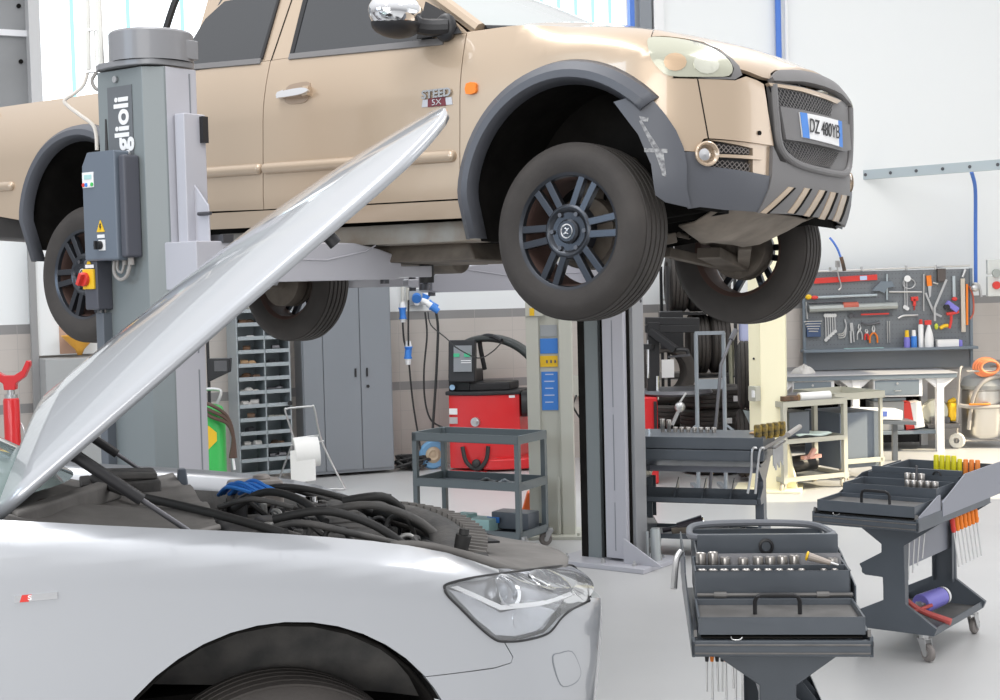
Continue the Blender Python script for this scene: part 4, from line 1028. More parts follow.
# local x along the truck, local y away from the camera; origin at the post's outer corner by the chamfer
post = thing('lift_post', 'grey lift column with motor drum and control box beside the silver car', 'lift column', c0, YAW)
LG, LD, LT = M['liftgrey'], M['liftdark'], M['liftlight']
def prz(q, poly, z0, z1): return q.prism(poly, z0, z1, lambda x, y, d: Vector((x, y, d)))
q = MB(); prz(q, [(-.285, 0), (.0, 0), (.065, .065), (.065, .12), (-.285, .12)], .02, 2.82); q.build('column', LG, post, bevel=.004)
q = MB(); prz(q, [(.066, .07), (.066, .24), (.03, .24), (.03, .12), (-.02, .12), (-.02, .07)], .02, 2.82); prz(q, [(-.285, .12), (-.285, .24), (-.245, .24), (-.245, .12)], .02, 2.82); q.build('channel', LT, post, bevel=.004)
q = MB()
for z0, z1 in ((.3, .9), (1.0, 1.55), (1.62, 1.95), (2.28, 2.55), (2.62, 2.80)): q.box((.0672, .20, (z0+z1)/2), (.002, .006, z1-z0))
q.build('channel_seam', M['locker'], post, smooth=False)
q = MB(); prz(q, spl2([(-.29, .0), (-.1, -.04), (.03, .0), (.07, .08), (.07, .21), (0, .27), (-.2, .28), (-.29, .22)], 3, True), 2.825, 2.85); q.build('top_flange', M['drum'], post, bevel=.004)
q = MB(); q.lathe([(.0, .14), (.10, .138), (.168, .128), (.176, .118), (.176, .0)], (-.085, .13, 2.85), (0, 0, 1), 40); q.box((.06, .19, 2.90), (.05, .10, .08)); q.box((-.255, .2, 2.89), (.03, .10, .07)); q.build('motor_drum_cover', M['drum'], post, bevel=.004)
q = MB(); q.cyl((-.16, -.002, 2.78), (-.16, -.012, 2.78), .014, seg=12); q.build('cover_screw', M['steel'], post)
q = MB(); q.box((-.14, -.002, 2.44), (.155, .004, .62)); nm_ = q.build('name_plate', mat('name_plate_grey', (.13, .14, .15), .4), post, smooth=False)
text('ravaglioli', .125, frame4((-.125, -.0055, 2.49), (0, 0, 1), (-1, 0, 0)), M['white'], nm_, 'name_lettering', .001, .98, bold=.0035)
q = MB(); q.tube([(-.235, -.003, 2.62), (-.232, -.003, 2.38)], lambda t: .003+.008*t, 6, smooth=False); q.build('slot', M['black'], post)
# control box on the outer face
q = MB(); q.prism([(-.235, 2.02), (-.235, 2.42), (-.20, 2.475), (-.02, 2.475), (-.02, 2.02)], -.10, -.02, lambda x, z, d: Vector((x-.05, d, z))); bx = q.build('control_box', M['boxgrey'], post, bevel=.010, seg=3)
q = MB(); q.prism([(-.02, 2.03), (-.02, 2.455), (.022, 2.455), (.022, 2.03)], -.085, .0, lambda x, z, d: Vector((x-.05, d, z))); q.build('control_box_cover', M['boxside'], bx, bevel=.012, seg=3)
q = MB(); q.box((-.24, -.102, 2.36), (.072, .004, .064)); lb_ = q.build('display_label', M['white'], bx, bevel=.001)
q = MB(); q.box((-.238, -.105, 2.372), (.046, .003, .018)); q.build('display_window', M['cyanp'], lb_)
for dx, cl in ((-.028, 'redp'), (-.010, 'blue'), (.010, 'white'), (.027, 'green')):
    q = MB(); q.cyl((-.24+dx, -.103, 2.340), (-.24+dx, -.107, 2.340), .0085, seg=14); q.build('push_button', M[cl], lb_)
q = MB(); q.prism([(-.215, 2.14), (-.165, 2.14), (-.19, 2.19)], -.104, -.101, lambda x, z, d: Vector((x+.02, d, z))); tri = q.build('warning_triangle', M['yellow'], bx)
q = MB(); q.prism([(-.192, 2.175), (-.184, 2.175), (-.188, 2.163), (-.183, 2.163), (-.192, 2.147), (-.190, 2.158), (-.196, 2.158)], -.106, -.1035, lambda x, z, d: Vector((x+.02, d, z))); q.build('flash_sign', M['black'], tri)
q = MB(); q.box((-.17, -.102, 2.122), (.045, .003, .014)); q.box((-.165, -.102, 2.085), (.042, .003, .045)); q.build('small_label', M['white'], bx)
q = MB(); q.cyl((-.175, -.103, 2.085), (-.175, -.125, 2.085), .018, seg=16); q.box((-.175, -.128, 2.085), (.010, .012, .036)); q.build('rotary_switch', M['black'], bx)
q = MB(); q.tube([(-.15, -.05, 2.03), (-.15, -.055, 1.97), (-.12, -.05, 1.94), (-.08, -.045, 1.96), (-.06, -.04, 2.03)], .008, 8); q.tube([(-.13, -.05, 2.03), (-.13, -.055, 1.985), (-.11, -.05, 1.97), (-.10, -.045, 2.0)], .006, 8); q.build('box_cable', M['hose'], post)
q = MB(); q.cyl((-.06, -.04, 2.0), (-.06, -.04, 2.03), .013, seg=12); q.cyl((-.10, -.04, 2.0), (-.10, -.04, 2.03), .011, seg=12); q.build('cable_gland', M['hose'], post)
# main switch
q = MB(); q.box((-.275, -.04, 1.92), (.085, .08, .21)); ms = q.build('main_switch_box', M['boxside'], post, bevel=.006)
q = MB(); q.box((-.28, -.085, 1.945), (.072, .012, .085)); q.build('switch_plate', M['yellow'], ms, bevel=.003)
q = MB(); q.cyl((-.297, -.091, 1.945), (-.297, -.108, 1.945), .030, seg=24); q.box((-.297, -.116, 1.945), (.018, .024, .054), rot=(0, .5, 0)); q.build('switch_knob', M['redp'], ms, bevel=.002)
q = MB(); q.prism([(-.295, 2.008), (-.265, 2.008), (-.28, 2.03)], -.084, -.081, lambda x, z, d: Vector((x, d, z))); q.build('warning_triangle', M['yellow'], ms)
q = MB(); q.box((-.275, -.083, 1.999), (.055, .003, .014)); q.build('small_label', M['white'], ms)
q = MB(); q.cyl((-.29, -.02, .05), (-.29, -.02, 1.84), .014, seg=10); q.box((-.27, -.02, 1.0), (.05, .05, 1.6)); q.build('cable_duct', LD, post, bevel=.003)
q = MB(); q.box((-.08, .12, .012), (.75, .60, .024)); q.build('base_plate', LT, post, bevel=.003)
# carriage with gusset, brush strip and safety arm
q = MB(); q.box((.10, .165, 2.20), (.06, .12, .85)); q.prism([(.0, 2.0), (.16, 2.0), (.16, 2.24), (.0, 2.42)], .15, .16, lambda x, z, d: Vector((x+.05, d, z))); q.box((.13, .20, 1.99), (.22, .30, .20)); cr = q.build('carriage', LT, post, bevel=.006)
q = MB(); q.box((.140, .205, 2.56), (.022, .03, .11)); q.build('brush_strip', M['black'], cr)
q = MB(); q.cyl((.16, .14, 2.205), (.235, .14, 2.205), .008, seg=8); q.build('locking_pin', M['tooldark'], cr)
q = MB(); q.box((.20, .22, 2.10), (.10, .06, .035)); q.build('pad_bracket', M['tooldark'], cr)
q = MB(); q.bar((.068, .10, 2.05), (.069, .22, 1.86), .012, .006); q.build('stay_rod', M['tooldark'], post)
# arms; every arm is built in world directions then handed to its post
def arm(par, name, p0, p1, z0, z1, w0, w1, m_, taper=.55, pad=None):
    P = par.matrix_world if par.matrix_world != Matrix.Identity(4) else Matrix.Translation(par.location) @ Euler(par.rotation_euler).to_matrix().to_4x4()
    I = P.inverted(); p0 = Vector((p0[0], p0[1], 0)); p1 = Vector((p1[0], p1[1], 0)); d = (p1-p0).normalized(); sd = Vector((-d.y, d.x, 0)); L = (p1-p0).length
    q = MB()
    prof = [(0, z0), (0, z1+.01), (L*.72, z1), (L*.86, z1-(z1-z0)*.15), (L, z0+(z1-z0)*taper), (L, z0+.01), (L*.97, z0)]
    q.prism(prof, -1, 1, lambda x, z, s_: I @ (p0 + d*x + sd*(s_*(w0+(w1-w0)*x/L)/2) + Vector((0, 0, z))))
    o = q.build(name, m_, par, bevel=.008)
    q = MB()
    f = lambda x, s_, z: I @ (p0 + d*x + sd*(s_*(w0+(w1-w0)*x/L)/2) + Vector((0, 0, z)))
    for s_ in (-1.02, 1.02): q.tube([f(.05, s_, z0+(z1-z0)*.62), f(L*.55, s_, z0+(z1-z0)*.55), f(L*.78, s_, z0+(z1-z0)*.78), f(L*.84, s_, z1-.01)], .004, 6, smooth=False)
    q.build('pressed_rib', m_, o)
    q = MB(); e = p1 - d*.05; q.cyl(I @ (e + Vector((0, 0, z0-.02))), I @ (e + Vector((0, 0, z0+(z1-z0)*taper+.03))), .022, seg=14); q.build('arm_pin', M['tooldark'], o)
    if pad:
        pd = Vector((pad[0], pad[1], 0)); q = MB(); q.bar(I @ (p1 - d*.25 + Vector((0, 0, z0+.035))), I @ (pd + Vector((0, 0, z0+.035))), w1*.62, .055); q.build('extension_beam', m_, o, bevel=.004)
        q = MB(); q.cyl(I @ (pd+Vector((0, 0, z0-.02))), I @ (pd+Vector((0, 0, z0+.09))), .035, seg=18); q.cyl(I @ (pd+Vector((0, 0, z0+.09))), I @ (pd+Vector((0, 0, z0+.125))), .065, seg=24); q.build('lifting_pad', M['seal'], o)
    return o
def wp(o, x, y): return o.location + Euler((0, 0, YAW)).to_matrix() @ Vector((x, y, 0))
pA0 = wp(post, .13, .22)
e1 = at(392, 270, 6.95)
arm(post, 'swing_arm', pA0, e1, 1.915, 2.085, .20, .13, LT, .62, pad=(e1.x+.16, e1.y+.12))
pB0 = wp(post, .0, .42); e2 = TP.MW @ Vector((-2.15, -.42, 0))
arm(post, 'swing_arm', pB0, e2, 1.90, 2.02, .16, .12, LT, .6)
# far column
f0 = at(612, 560, 9.55)
fpost = thing('lift_post', 'grey lift column with bolted foot plate standing behind the pickup front wheel', 'lift column', (f0.x, f0.y, 0), YAW)
q = MB(); q.box((-.205, -.0, 1.42), (.05, .02, 2.8)); q.build('rubber_strip', M['dark'], fpost)
q = MB(); q.box((-.135, .02, 1.42), (.12, .05, 2.8)); q.box((-.02, .15, 1.42), (.38, .02, 2.8)); q.build('column', LG, fpost, bevel=.004)
q = MB(); q.box((-.045, .05, 1.42), (.06, .04, 2.8)); q.build('channel_recess', M['dark'], fpost)
q = MB(); q.box((.065, -.02, 1.44), (.16, .05, 2.78)); cc = q.build('channel', LT, fpost, bevel=.004)
q = MB()
for z0, z1 in ((.1, .42), (.5, 1.0), (1.05, 1.62), (1.7, 2.3)): q.box((.06, -.0465, (z0+z1)/2), (.005, .002, z1-z0))
q.build('channel_seam', M['locker'], cc, smooth=False)
q = MB(); q.box((.152, .02, 1.42), (.018, .05, 2.8)); q.build('channel_recess', M['dark'], fpost)
q = MB(); q.box((.172, .08, 1.42), (.03, .14, 2.8)); q.build('column_side', mat('lift_mid_grey', (.27, .275, .285), .4, 0, .2), fpost, bevel=.003)
q = MB()
for b_ in (.06, .12): q.cyl((.186, b_, 1.74), (.189, b_, 1.74), .011, seg=10)
q.build('side_hole', M['black'], fpost)
q = MB(); q.box((.0, .05, .016), (.72, .50, .032)); q.prism([(.10, .03), (.40, .03), (.10, .20)], -.085, -.075, lambda x, z, d: Vector((x+.04, d, z))); bp_ = q.build('base_plate', LT, fpost, bevel=.004)
for x, y in ((-.28, -.12), (.02, -.14), (.25, -.13), (.30, .12), (-.3, .2)):
    q = MB(); q.cyl((x, y, .03), (x, y, .05), .016, seg=6); q.cyl((x, y, .05), (x, y, .065), .008, seg=8); q.build('anchor_bolt', M['steel'], bp_)
q = MB(); q.box((-.05, -.10, 1.97), (.34, .12, .18)); q.build('carriage', LT, fpost, bevel=.006)
pC0 = Vector((f0.x, f0.y, 0)) + Euler((0, 0, YAW)).to_matrix() @ Vector((-.12, -.12, 0))
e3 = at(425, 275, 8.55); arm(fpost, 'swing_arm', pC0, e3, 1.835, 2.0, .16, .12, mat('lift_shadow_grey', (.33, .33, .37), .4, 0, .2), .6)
e4 = at(405, 280, 8.9); arm(fpost, 'swing_arm', pC0, e4, 1.865, 1.93, .10, .08, LT, .8, pad=(at(292, 280, 9.0).x, 9.0))
q = MB(); I = (Matrix.Translation(fpost.location) @ Euler((0, 0, YAW)).to_matrix().to_4x4()).inverted()
q.tube([I @ at(436, 270, 8.4), I @ at(428, 280, 8.4), I @ at(422, 288, 8.4)], .012, 8); q.cyl(I @ at(425, 284, 8.4), I @ at(425, 290, 8.4), .03, seg=12); q.build('arm_latch', M['tooldark'], fpost)
b_ = fl(656, 565); q = MB(); q.cyl((0, 0, 0), (0, 0, .235), .034, seg=20); q.cyl((0, 0, .235), (0, 0, .245), .030, seg=20); q.cyl((-.05, .02, 0), (-.05, .02, .22), .012, seg=10)
o = q.build('steel_sleeve', mat('zinc_tube', (.50, .53, .53), .35, .6)); o.location = (b_.x, b_.y, 0); tag(o, 'short zinc tube standing on the floor at the foot of the far grey lift column', 'tube')
q = MB(); q.cyl((0, 0, 0), (0, 0, .02), .03, seg=6); q.cyl((0, 0, .02), (0, 0, .05), .014, seg=10); b_ = fl(664, 562); o = q.build('anchor_nut', M['steel']); o.location = (b_.x, b_.y, 0); tag(o, 'small steel bolt on the floor right of the zinc tube', 'bolt')

# ================================================================ tool trolleys
CT, CI = M['cart'], M['cartin']
PLATE = [(.245, .665), (.06, .54), (.06, .50), (.175, .435), (.148, .385), (.055, .382), (.05, .275), (.20, .205), (.20, .13), (-.20, .13), (-.215, .165), (-.06, .265), (-.055, .54), (-.245, .665)]
def castor(par, x, y, r=.042, m_='wheelgrey', turn=0.3):
    q = MB(); ca, sa = math.cos(turn), math.sin(turn)
    R_ = Matrix.Translation((x, y, 0)) @ Matrix.Rotation(turn, 4, 'Z')
    q.cyl(R_ @ Vector((.03, 0, .125)), R_ @ Vector((.03, 0, .105)), .024, seg=14)
    for s_ in (-1, 1): q.prism([(-.012, r-.012), (.012, r-.012), (.055, .108), (.0, .108)], s_*.019, s_*.022, lambda a, c, d: R_ @ Vector((a, d, c)))
    q.prism([(-.0, .104), (.06, .104), (.06, .108), (.0, .108)], -.022, .022, lambda a, c, d: R_ @ Vector((a, d, c)))
    f = q.build('castor', M['steel'], par)
    q = MB(); q.lathe([(r*.35, -.014), (r*.85, -.014), (r, -.008), (r, .008), (r*.85, .014), (r*.35, .014)], R_ @ Vector((0, 0, r)), R_.to_3x3() @ Vector((0, 1, 0)), 24); q.build('castor_wheel', M[m_], f)
    q = MB(); q.cyl(R_ @ Vector((0, -.024, r)), R_ @ Vector((0, .024, r)), r*.36, seg=14); q.build('castor_hub', M['steel'], f)
def tray(name, par, x0, x1, y0, y1, z0, z1, m_=CT, mi=CI, wall=.006, lin=.008):
    q = MB(); q.box(((x0+x1)/2, (y0+y1)/2, z0+.003), (x1-x0, y1-y0, .006))
    q.box((x0+wall/2, (y0+y1)/2, (z0+z1)/2), (wall, y1-y0, z1-z0)); q.box((x1-wall/2, (y0+y1)/2, (z0+z1)/2), (wall, y1-y0, z1-z0))
    q.box(((x0+x1)/2, y0+wall/2, (z0+z1)/2), (x1-x0, wall, z1-z0)); q.box(((x0+x1)/2, y1-wall/2, (z0+z1)/2), (x1-x0, wall, z1-z0))
    o = q.build(name, m_, par, bevel=.0015)
    q = MB(); q.box(((x0+x1)/2, (y0+y1)/2, z0+lin), (x1-x0-.014, y1-y0-.014, .003)); q.build('tray_liner', mi, o, smooth=False)
    return o
def cart_base(root, side, L=1.12, xa=.20, xb=.98, open_back=False):
    """end plates, bins, bottom shelf and castors; side = +1 puts the bins on the +y side"""
    for x in (xa, xb):
        q = MB(); q.prism([(y*side, z) for y, z in PLATE], x-.012, x+.012, lambda y, z, d: Vector((d, y, z))); q.build('end_plate', CT, root, bevel=.003)
        q = MB(); 
        for s_ in (-1, 1): q.box((x+(.02 if x == xa else -.02), s_*.052, .40), (.05, .006, .30))
        q.build('plate_flange', CT, root, bevel=.001)
    # bins between the plates
    q = MB(); n = 4; w_ = (xb-xa-.03)/n
    P = lambda y, z, x: Vector((x, y*side, z))
    q.prism([(.06, .40), (.165, .385), (.172, .392), (.172, .425), (.168, .425), (.168, .394), (.06, .408)], xa+.012, xb-.012, P)
    zb = .48 if open_back else .55
    q.prism([(.052, .40), (.06, .40), (.06, zb), (.052, zb)], xa+.012, xb-.012, P)
    bn_ = q.build('bin_rack', CT, root, bevel=.001)
    for k in range(1, n):
        q = MB(); q.prism([(.0 if open_back else .06, .40), (.168, .39), (.168, .42), (.0 if open_back else .06, .55)], xa+w_*k, xa+w_*k+.006, P); q.build('bin_divider', CT, bn_)
    bz0 = .585 if open_back else .42
    q = MB(); q.prism([(-.03, bz0), (-.024, bz0), (-.024, .655), (-.03, .655)], xa+.012, xb-.012, P); q.build('back_panel', mat('cart_panel_lit', (.24, .25, .29), .4, .1, .2), root)
    t = tray('bottom_shelf', root, xa-.01, xb+.01, -.20, .20, .130, .165)
    for x in (xa+.02, xb-.02):
        for y in (-.16, .16): castor(root, x, y, turn=.6+x*3+y*4)
def socket(par_loc, r, h, label, group, m_=None):
    q = MB(); q.lathe([(r*.62, h-.004), (r*.95, h), (r, h-.002), (r, h*.45), (r*.82, h*.38), (r*.82, 0), (0, 0)], seg=14); q.lathe([(r*.62, h-.003), (r*.62, h*.5), (0, h*.5)], seg=6)
    o = q.build('socket', m_ or mat('worn_chrome', (.42, .40, .38), .32, .9)); o.location = par_loc; tag(o, label, 'socket', group); return o
def handle(par, x, y0, y1, z0, z1, r=.006):
    q = MB(); d = .02
    q.tube([(x, y0, z0), (x, y0, z1-d), (x-.004, y0+d*.3, z1-d*.3), (x-.005, y0+d, z1), (x-.005, y1-d, z1), (x-.004, y1-d*.3, z1-d*.3), (x, y1, z1-d), (x, y1, z0)], r, 8, smooth=False); return q.build('handle', M['black'], par)
def ang_of(d): return math.atan2(d[1], d[0])

# --- trolley in the foreground
nl_ = Vector((.555, 4.42, 0)); nr_ = Vector((1.130, 4.365, 0)); ctr = (nl_+nr_)/2; wd = (nr_-nl_).normalized(); ln = Vector((-wd.y, wd.x, 0))
ra = ang_of(ln); W2 = .275
tc1 = thing('tool_trolley', 'charcoal tool trolley in the foreground seen from its end, socket tray open', 'tool trolley', (ctr.x, ctr.y, 0), ra, 'charcoal tool trolleys')
tc1.scale.z = 1.08
cart_base(tc1, -1)
def near_end(root, W2, sl=1.0):
    q = MB(); q.box((.008, 0, .696), (.016, W2*2, .045)); q.box((.50, -W2+.006, .70), (1.0, .012, .06)); q.box((.50, W2-.006, .70), (1.0, .012, .06)); q.box((.5, 0, .672), (.98, W2*2-.02, .006)); rr = q.build('top_frame', CT, root, bevel=.003)
    for z in (.682, .706):
        q = MB(); q.tube([(-.002, -W2+.01, z), (-.002, W2-.01, z)], .003, 6, smooth=False); q.build('rail_bead', CI, rr)
    q = MB(); q.box((.14, 0, .725), (.26, W2*2-.06, .004)); q.build('drawer_bed', M['dark'], root)
    for s_ in (-1, 1):
        q = MB(); q.box((.012, s_*(W2-.012), .735), (.02, .010, .02), rot=(0, .4, 0)); q.build('slide_end', CI, rr)
    t = tray('front_tray', root, .012, .275, -W2+.022, W2-.022, .733, .783, lin=.030)
    handle(t, .14, -.07, .07, .763, .822, .0068)
    q = MB(); q.tube([(.0, .12, .728), (-.004, .13, .722), (.0, .15, .722), (.002, .155, .730)], .002, 6); q.build('tray_clip', M['steel'], t)
    return t
near_end(tc1, W2)
q = MB(); q.tube([(.284, -W2+.02, .792), (.284, W2-.03, .792)], .006, 8, smooth=False)
for y in (-.16, .17): q.cyl((.284, y-.02, .792), (.284, y+.02, .792), .010, seg=10)
q.build('hinge_rod', CI, tc1)
st = tray('socket_tray', tc1, .30, .56, -W2+.024, W2-.024, .775, .862)
q = MB(); q.box((.395, 0, .840), (.006, W2*2-.06, .045)); q.box((.45, 0, .80), (.10, W2*2-.06, .006)); q.build('socket_rack', CT, st, bevel=.001)
q = MB(); q.box((.44, 0, .86), (.003, W2*2-.07, .06)); q.build('clear_divider', mat('clear_divider', (.5, .5, .52), .2, 0, 0, trans=.6, ior=1.1), st)
rb = tray('rear_box', tc1, .60, 1.10, -W2+.02, W2-.04, .74, .862)
q = MB(); q.box((.597, -.01, .888), (.022, W2*2-.07, .075)); q.box((.597, -.01, .80), (.004, W2*2-.07, .12)); q.build('box_front', CT, rb, bevel=.003)
q = MB(); q.lathe([(.019, 0), (.026, .004), (.026, .010), (.019, .012), (.016, .004)], (.584, -.005, .888), (-1, 0, 0), 24); q.build('ring_knob', M['black'], rb)
q = MB(); q.tube([(.66, -.22, .905), (.80, -.25, .898), (1.02, -.20, .888), (1.09, 0, .884), (1.02, .21, .888), (.80, .25, .898), (.66, .22, .905), (.63, 0, .908)], .012, 8, closed=True)
q.build('box_rim_pad', mat('grey_rim_pad', (.16, .17, .19), .5), rb)
for sg, wx in ((1, W2-.004), (-1, W2-.014)):
    q = MB(); q.prism([(.02, .70), (.02, .73), (.60, .80), (.62, .85), (1.12, .85), (1.12, .70)] if sg > 0 else [(.28, .70), (.28, .82), (.60, .86), (.66, .865), (1.12, .865), (1.12, .70)], sg*wx, sg*(wx+.005), lambda x, z, d: Vector((x, d, z))); q.build('side_panel', CT, tc1, bevel=.001)
R1 = Matrix.Translation(tc1.location) @ Matrix.Rotation(ra, 4, 'Z') @ Matrix.Diagonal((1, 1, 1.08, 1))
k = 0
for i in range(13):                                              # front row of sockets
    p = R1 @ Vector((.345, .225-.036*i, .786)); r = .0155-.0004*i
    if i == 10: continue
    socket(p, r, .078, ORD[i]+' socket from the left, front row of the foreground trolley tray', 'front row of sockets on the foreground trolley')
for i, (y, h_) in enumerate(((.225, .070), (.185, .072), (.145, .055), (.085, .052), (.035, .056), (-.005, .056), (-.045, .058), (-.085, .060), (-.21, .050))):
    p = R1 @ Vector((.425, y, .803)); socket(p, .017, h_+.03, ORD[i]+' tall socket from the left, back row of the foreground trolley tray', 'back row of sockets on the foreground trolley')
q = MB(); A = R1 @ Vector((.335, -.195, .885)); B = R1 @ Vector((.34, -.115, .862+.045))
A = R1 @ Vector((.36, -.195, .874)); B = R1 @ Vector((.37, -.125, .893))
q.tube([B, B.lerp(A, .3), B.lerp(A, .7), A], lambda t: .014-.006*t, 10); scd = q.build('stubby_screwdriver', mat('taupe_handle', (.35, .30, .26), .4)); tag(scd, 'stubby screwdriver with taupe grip and yellow end lying on the socket tray', 'screwdriver')
q = MB(); q.lathe([(.008, 0), (.016, .002), (.016, .007), (.008, .009)], B, (B-A).normalized(), 16); q.build('grip_ring', M['yellow'], scd)
q = MB(); q.cyl(A, A+(A-B)*.35, .004, seg=8); q.build('blade', M['steel'], scd)
# pipe clamp at the left edge
q = MB(); a1 = R1 @ Vector((.66, .285, .86)); q.tube([a1, a1+Vector((-.02, -.02, -.03)), a1+Vector((-.035, -.06, -.12))], .012, 10); o = q.build('steel_pipe', M['steel']); tag(o, 'short steel pipe hanging from the left rim of the foreground trolley', 'pipe')
def screwdriver(p, L, r, m_, label, grp, tip='steel', drop=(0, 0, -1), hl=.09):
    d = Vector(drop).normalized(); t = thing('screwdriver', label, 'screwdriver', p, 0, grp)
    q = MB(); q.lathe([(0, 0), (r*.8, .003), (r, .015), (r*.85, hl*.6), (r, hl*.75), (r*.7, hl), (0, hl)], (0, 0, 0), d, 10); q.build('grip', M[m_] if isinstance(m_, str) else m_, t)
    q = MB(); q.cyl(d*hl, d*(hl+L), .0035, seg=6); q.build('blade', M[tip], t); return t
for i, (y, L) in enumerate(((.215, .07), (.20, .13), (.185, .07), (.165, .07), (.155, .16), (.135, .06), (.12, .2), (.10, .2))):
    dk = i not in (1, 4)
    screwdriver(R1 @ Vector((.30, y, .668)), L+.03, .008, 'black' if dk else 'orange', ORD[i]+' screwdriver from the left hanging under the foreground trolley', 'screwdrivers under the foreground trolley', drop=(.02*(i % 3-1), 0, -1))

# --- trolley on the right
nl_ = fl(812, 521, .71); nl_.z = 0
ln = Vector((math.cos(math.radians(53)), math.sin(math.radians(53)), 0)); wd = Vector((ln.y, -ln.x, 0)); W2 = .262
ctr = nl_ + wd*W2
ra2 = ang_of(ln)
tc2 = thing('tool_trolley', 'charcoal tool trolley at the right edge of the photo with orange screwdrivers hanging below', 'tool trolley', (ctr.x, ctr.y, 0), ra2, 'charcoal tool trolleys')
tc2.scale.z = 1.04
cart_base(tc2, 1, xa=.36, xb=1.06)
near_end(tc2, W2)
st = tray('socket_tray', tc2, .31, .56, -W2+.03, W2-.022, .765, .825)
rb = tray('rear_box', tc2, .60, 1.16, -W2+.02, W2-.03, .74, .845)
q = MB(); q.box((.64, -.01, .84), (.012, W2*2-.06, .06)); q.build('box_front', CT, rb, bevel=.002)
q = MB(); q.lathe([(.017, 0), (.023, .004), (.023, .010), (.017, .012)], (.634, -.12, .842), (-1, 0, 0), 24); q.build('ring_knob', M['black'], rb)
lp_ = MATS['cart_panel_lit']  # paler lavender copy of the cart paint, side window light put into its colour
q = MB(); q.prism([(.02, .72), (.02, .735), (.27, .80), (.30, .80), (.30, .72)], -W2+.004, -W2+.010, lambda x, z, d: Vector((x, d, z))); q.prism([(.32, .765), (.60, .835), (.60, .765)], -W2+.004, -W2+.010, lambda x, z, d: Vector((x, d, z))); q.prism([(.31, .70), (.31, .765), (.62, .86), (1.18, .86), (1.18, .70)], -W2-.003, -W2+.003, lambda x, z, d: Vector((x, d, z))); q.build('side_panel', lp_, tc2, bevel=.001)
q = MB(); q.prism([(.30, .775), (.60, .84), (1.12, .845), (1.12, .70), (.30, .70)], W2-.004, W2+.0, lambda x, z, d: Vector((x, d, z))); q.build('side_panel', CT, tc2, bevel=.001)
R2 = Matrix.Translation(tc2.location) @ Matrix.Rotation(ra2, 4, 'Z') @ Matrix.Diagonal((1, 1, 1.04, 1))
for i, y in enumerate((.0, -.03, -.065, -.10, -.135)): socket(R2 @ Vector((.40, y-.06, .772)), .0165, .075, ORD[i]+' socket from the left, front row on the right-hand trolley', 'front row of sockets on the right-hand trolley')
for i, y in enumerate((.0, -.035, -.07)): socket(R2 @ Vector((.50, y-.02, .772)), .017, .095, ORD[i]+' socket from the left, back row on the right-hand trolley', 'back row of sockets on the right-hand trolley')
q = MB(); p = R2 @ Vector((.46, -.08, .772)); q.cyl(p, p+Vector((0, 0, .14)), .006, seg=8); o = q.build('extension_bar', M['tooldark']); tag(o, 'dark extension bar standing among the sockets of the right-hand trolley', 'tool')
for i in range(8):
    p = R2 @ Vector((1.0, .02-.031*i, .775)); cl = 'yellow_grip' if i < 5 else 'orange_grip'
    m_ = mat('yellow_grip', (.72, .66, .02), .35) if i < 5 else mat('orange_grip', (.85, .26, .05), .4)
    q = MB(); r = .014 if i < 4 else .0125; h_ = .095 if i < 4 else .08; q.lathe([(0, h_+.03), (r*.8, h_+.03), (r, h_+.024), (r, .03), (r*.7, .02), (r*.3, 0), (0, 0)], seg=12)
    o = q.build('upright_grip', m_); o.location = p; tag(o, ORD[i if i < 5 else i-5]+(' yellow' if i < 5 else ' orange')+' grip from the left standing at the back of the right-hand trolley', 'tool grip', ('yellow' if i < 5 else 'orange')+' grips on the right-hand trolley')
for i in range(4):
    screwdriver(R2 @ Vector((.42+.04*i, -.06-.012*i, .655)), .24-.03*i, .011, 'orange' if i < 2 else 'black', ORD[i]+' screwdriver from the left leaning between the end plates of the right-hand trolley', 'leaning screwdrivers of the right-hand trolley', drop=(-.03-.02*i, .03, -1), hl=.06, tip='steel')
for i in range(7):
    screwdriver(R2 @ Vector((.52+.055*i, -W2+.03, .665)), .17, .013, 'redp' if i == 0 else 'orange', ORD[i]+' screwdriver from the left in the row on the right-hand trolley side', 'screwdrivers on the side of the right-hand trolley', drop=(.12, -.03, -1), hl=.075)
q = MB(); q.box((.33, -.12, .66), (.14, .14, .004)); q.build('tool_rack', CI, tc2)
# red snips, blue power tool on the lower shelf
t = thing('pliers', 'long red-handled pliers on the bottom shelf of the right-hand trolley', 'pliers', R2 @ Vector((.50, -.06, .15)))
q = MB(); D0 = Vector((-.10, .03, .17)); q.tube([D0, Vector((0, 0, .07)), Vector((.14, -.09, .02))], lambda t: .010+.008*t, 8); q.build('grip', mat('faded_red', (.50, .10, .09), .5), t)
q = MB(); q.tube([(-.06, .03, .06), (-.02, -.01, .06), (.08, .02, .08)], .009, 8); q.build('grip', MATS['faded_red'], t)
q = MB(); q.bar((-.10, .03, .17), (-.105, .035, .23), .012, .008); q.build('jaw', M['steel'], t)
t = thing('power_tool', 'blue and violet cordless power tool on the bottom shelf of the right-hand trolley', 'power tool', R2 @ Vector((.68, -.06, .215)), ra2-.25)
q = MB(); q.cyl((-.08, 0, 0), (.10, 0, .015), .052, .046, seg=24); q.build('body', M['violet'], t, bevel=.006)
q = MB(); q.lathe([(0, .012), (.016, .012), (.018, 0), (.03, 0), (.04, -.004)], (-.081, 0, 0), (-1, 0, 0), 20); q.build('nose', M['steel'], t)
q = MB(); q.lathe([(.047, 0), (.044, .02), (.03, .034), (0, .038)], (.10, 0, .015), (1, 0, .08), 24); q.build('end_cap', M['white'], t)
q = MB(); q.tube([(0, .02, -.03), (-.06, .08, -.045), (-.12, .12, -.045)], .018, 8); q.build('hose_tail', mat('pale_red', (.55, .30, .25), .6), t)
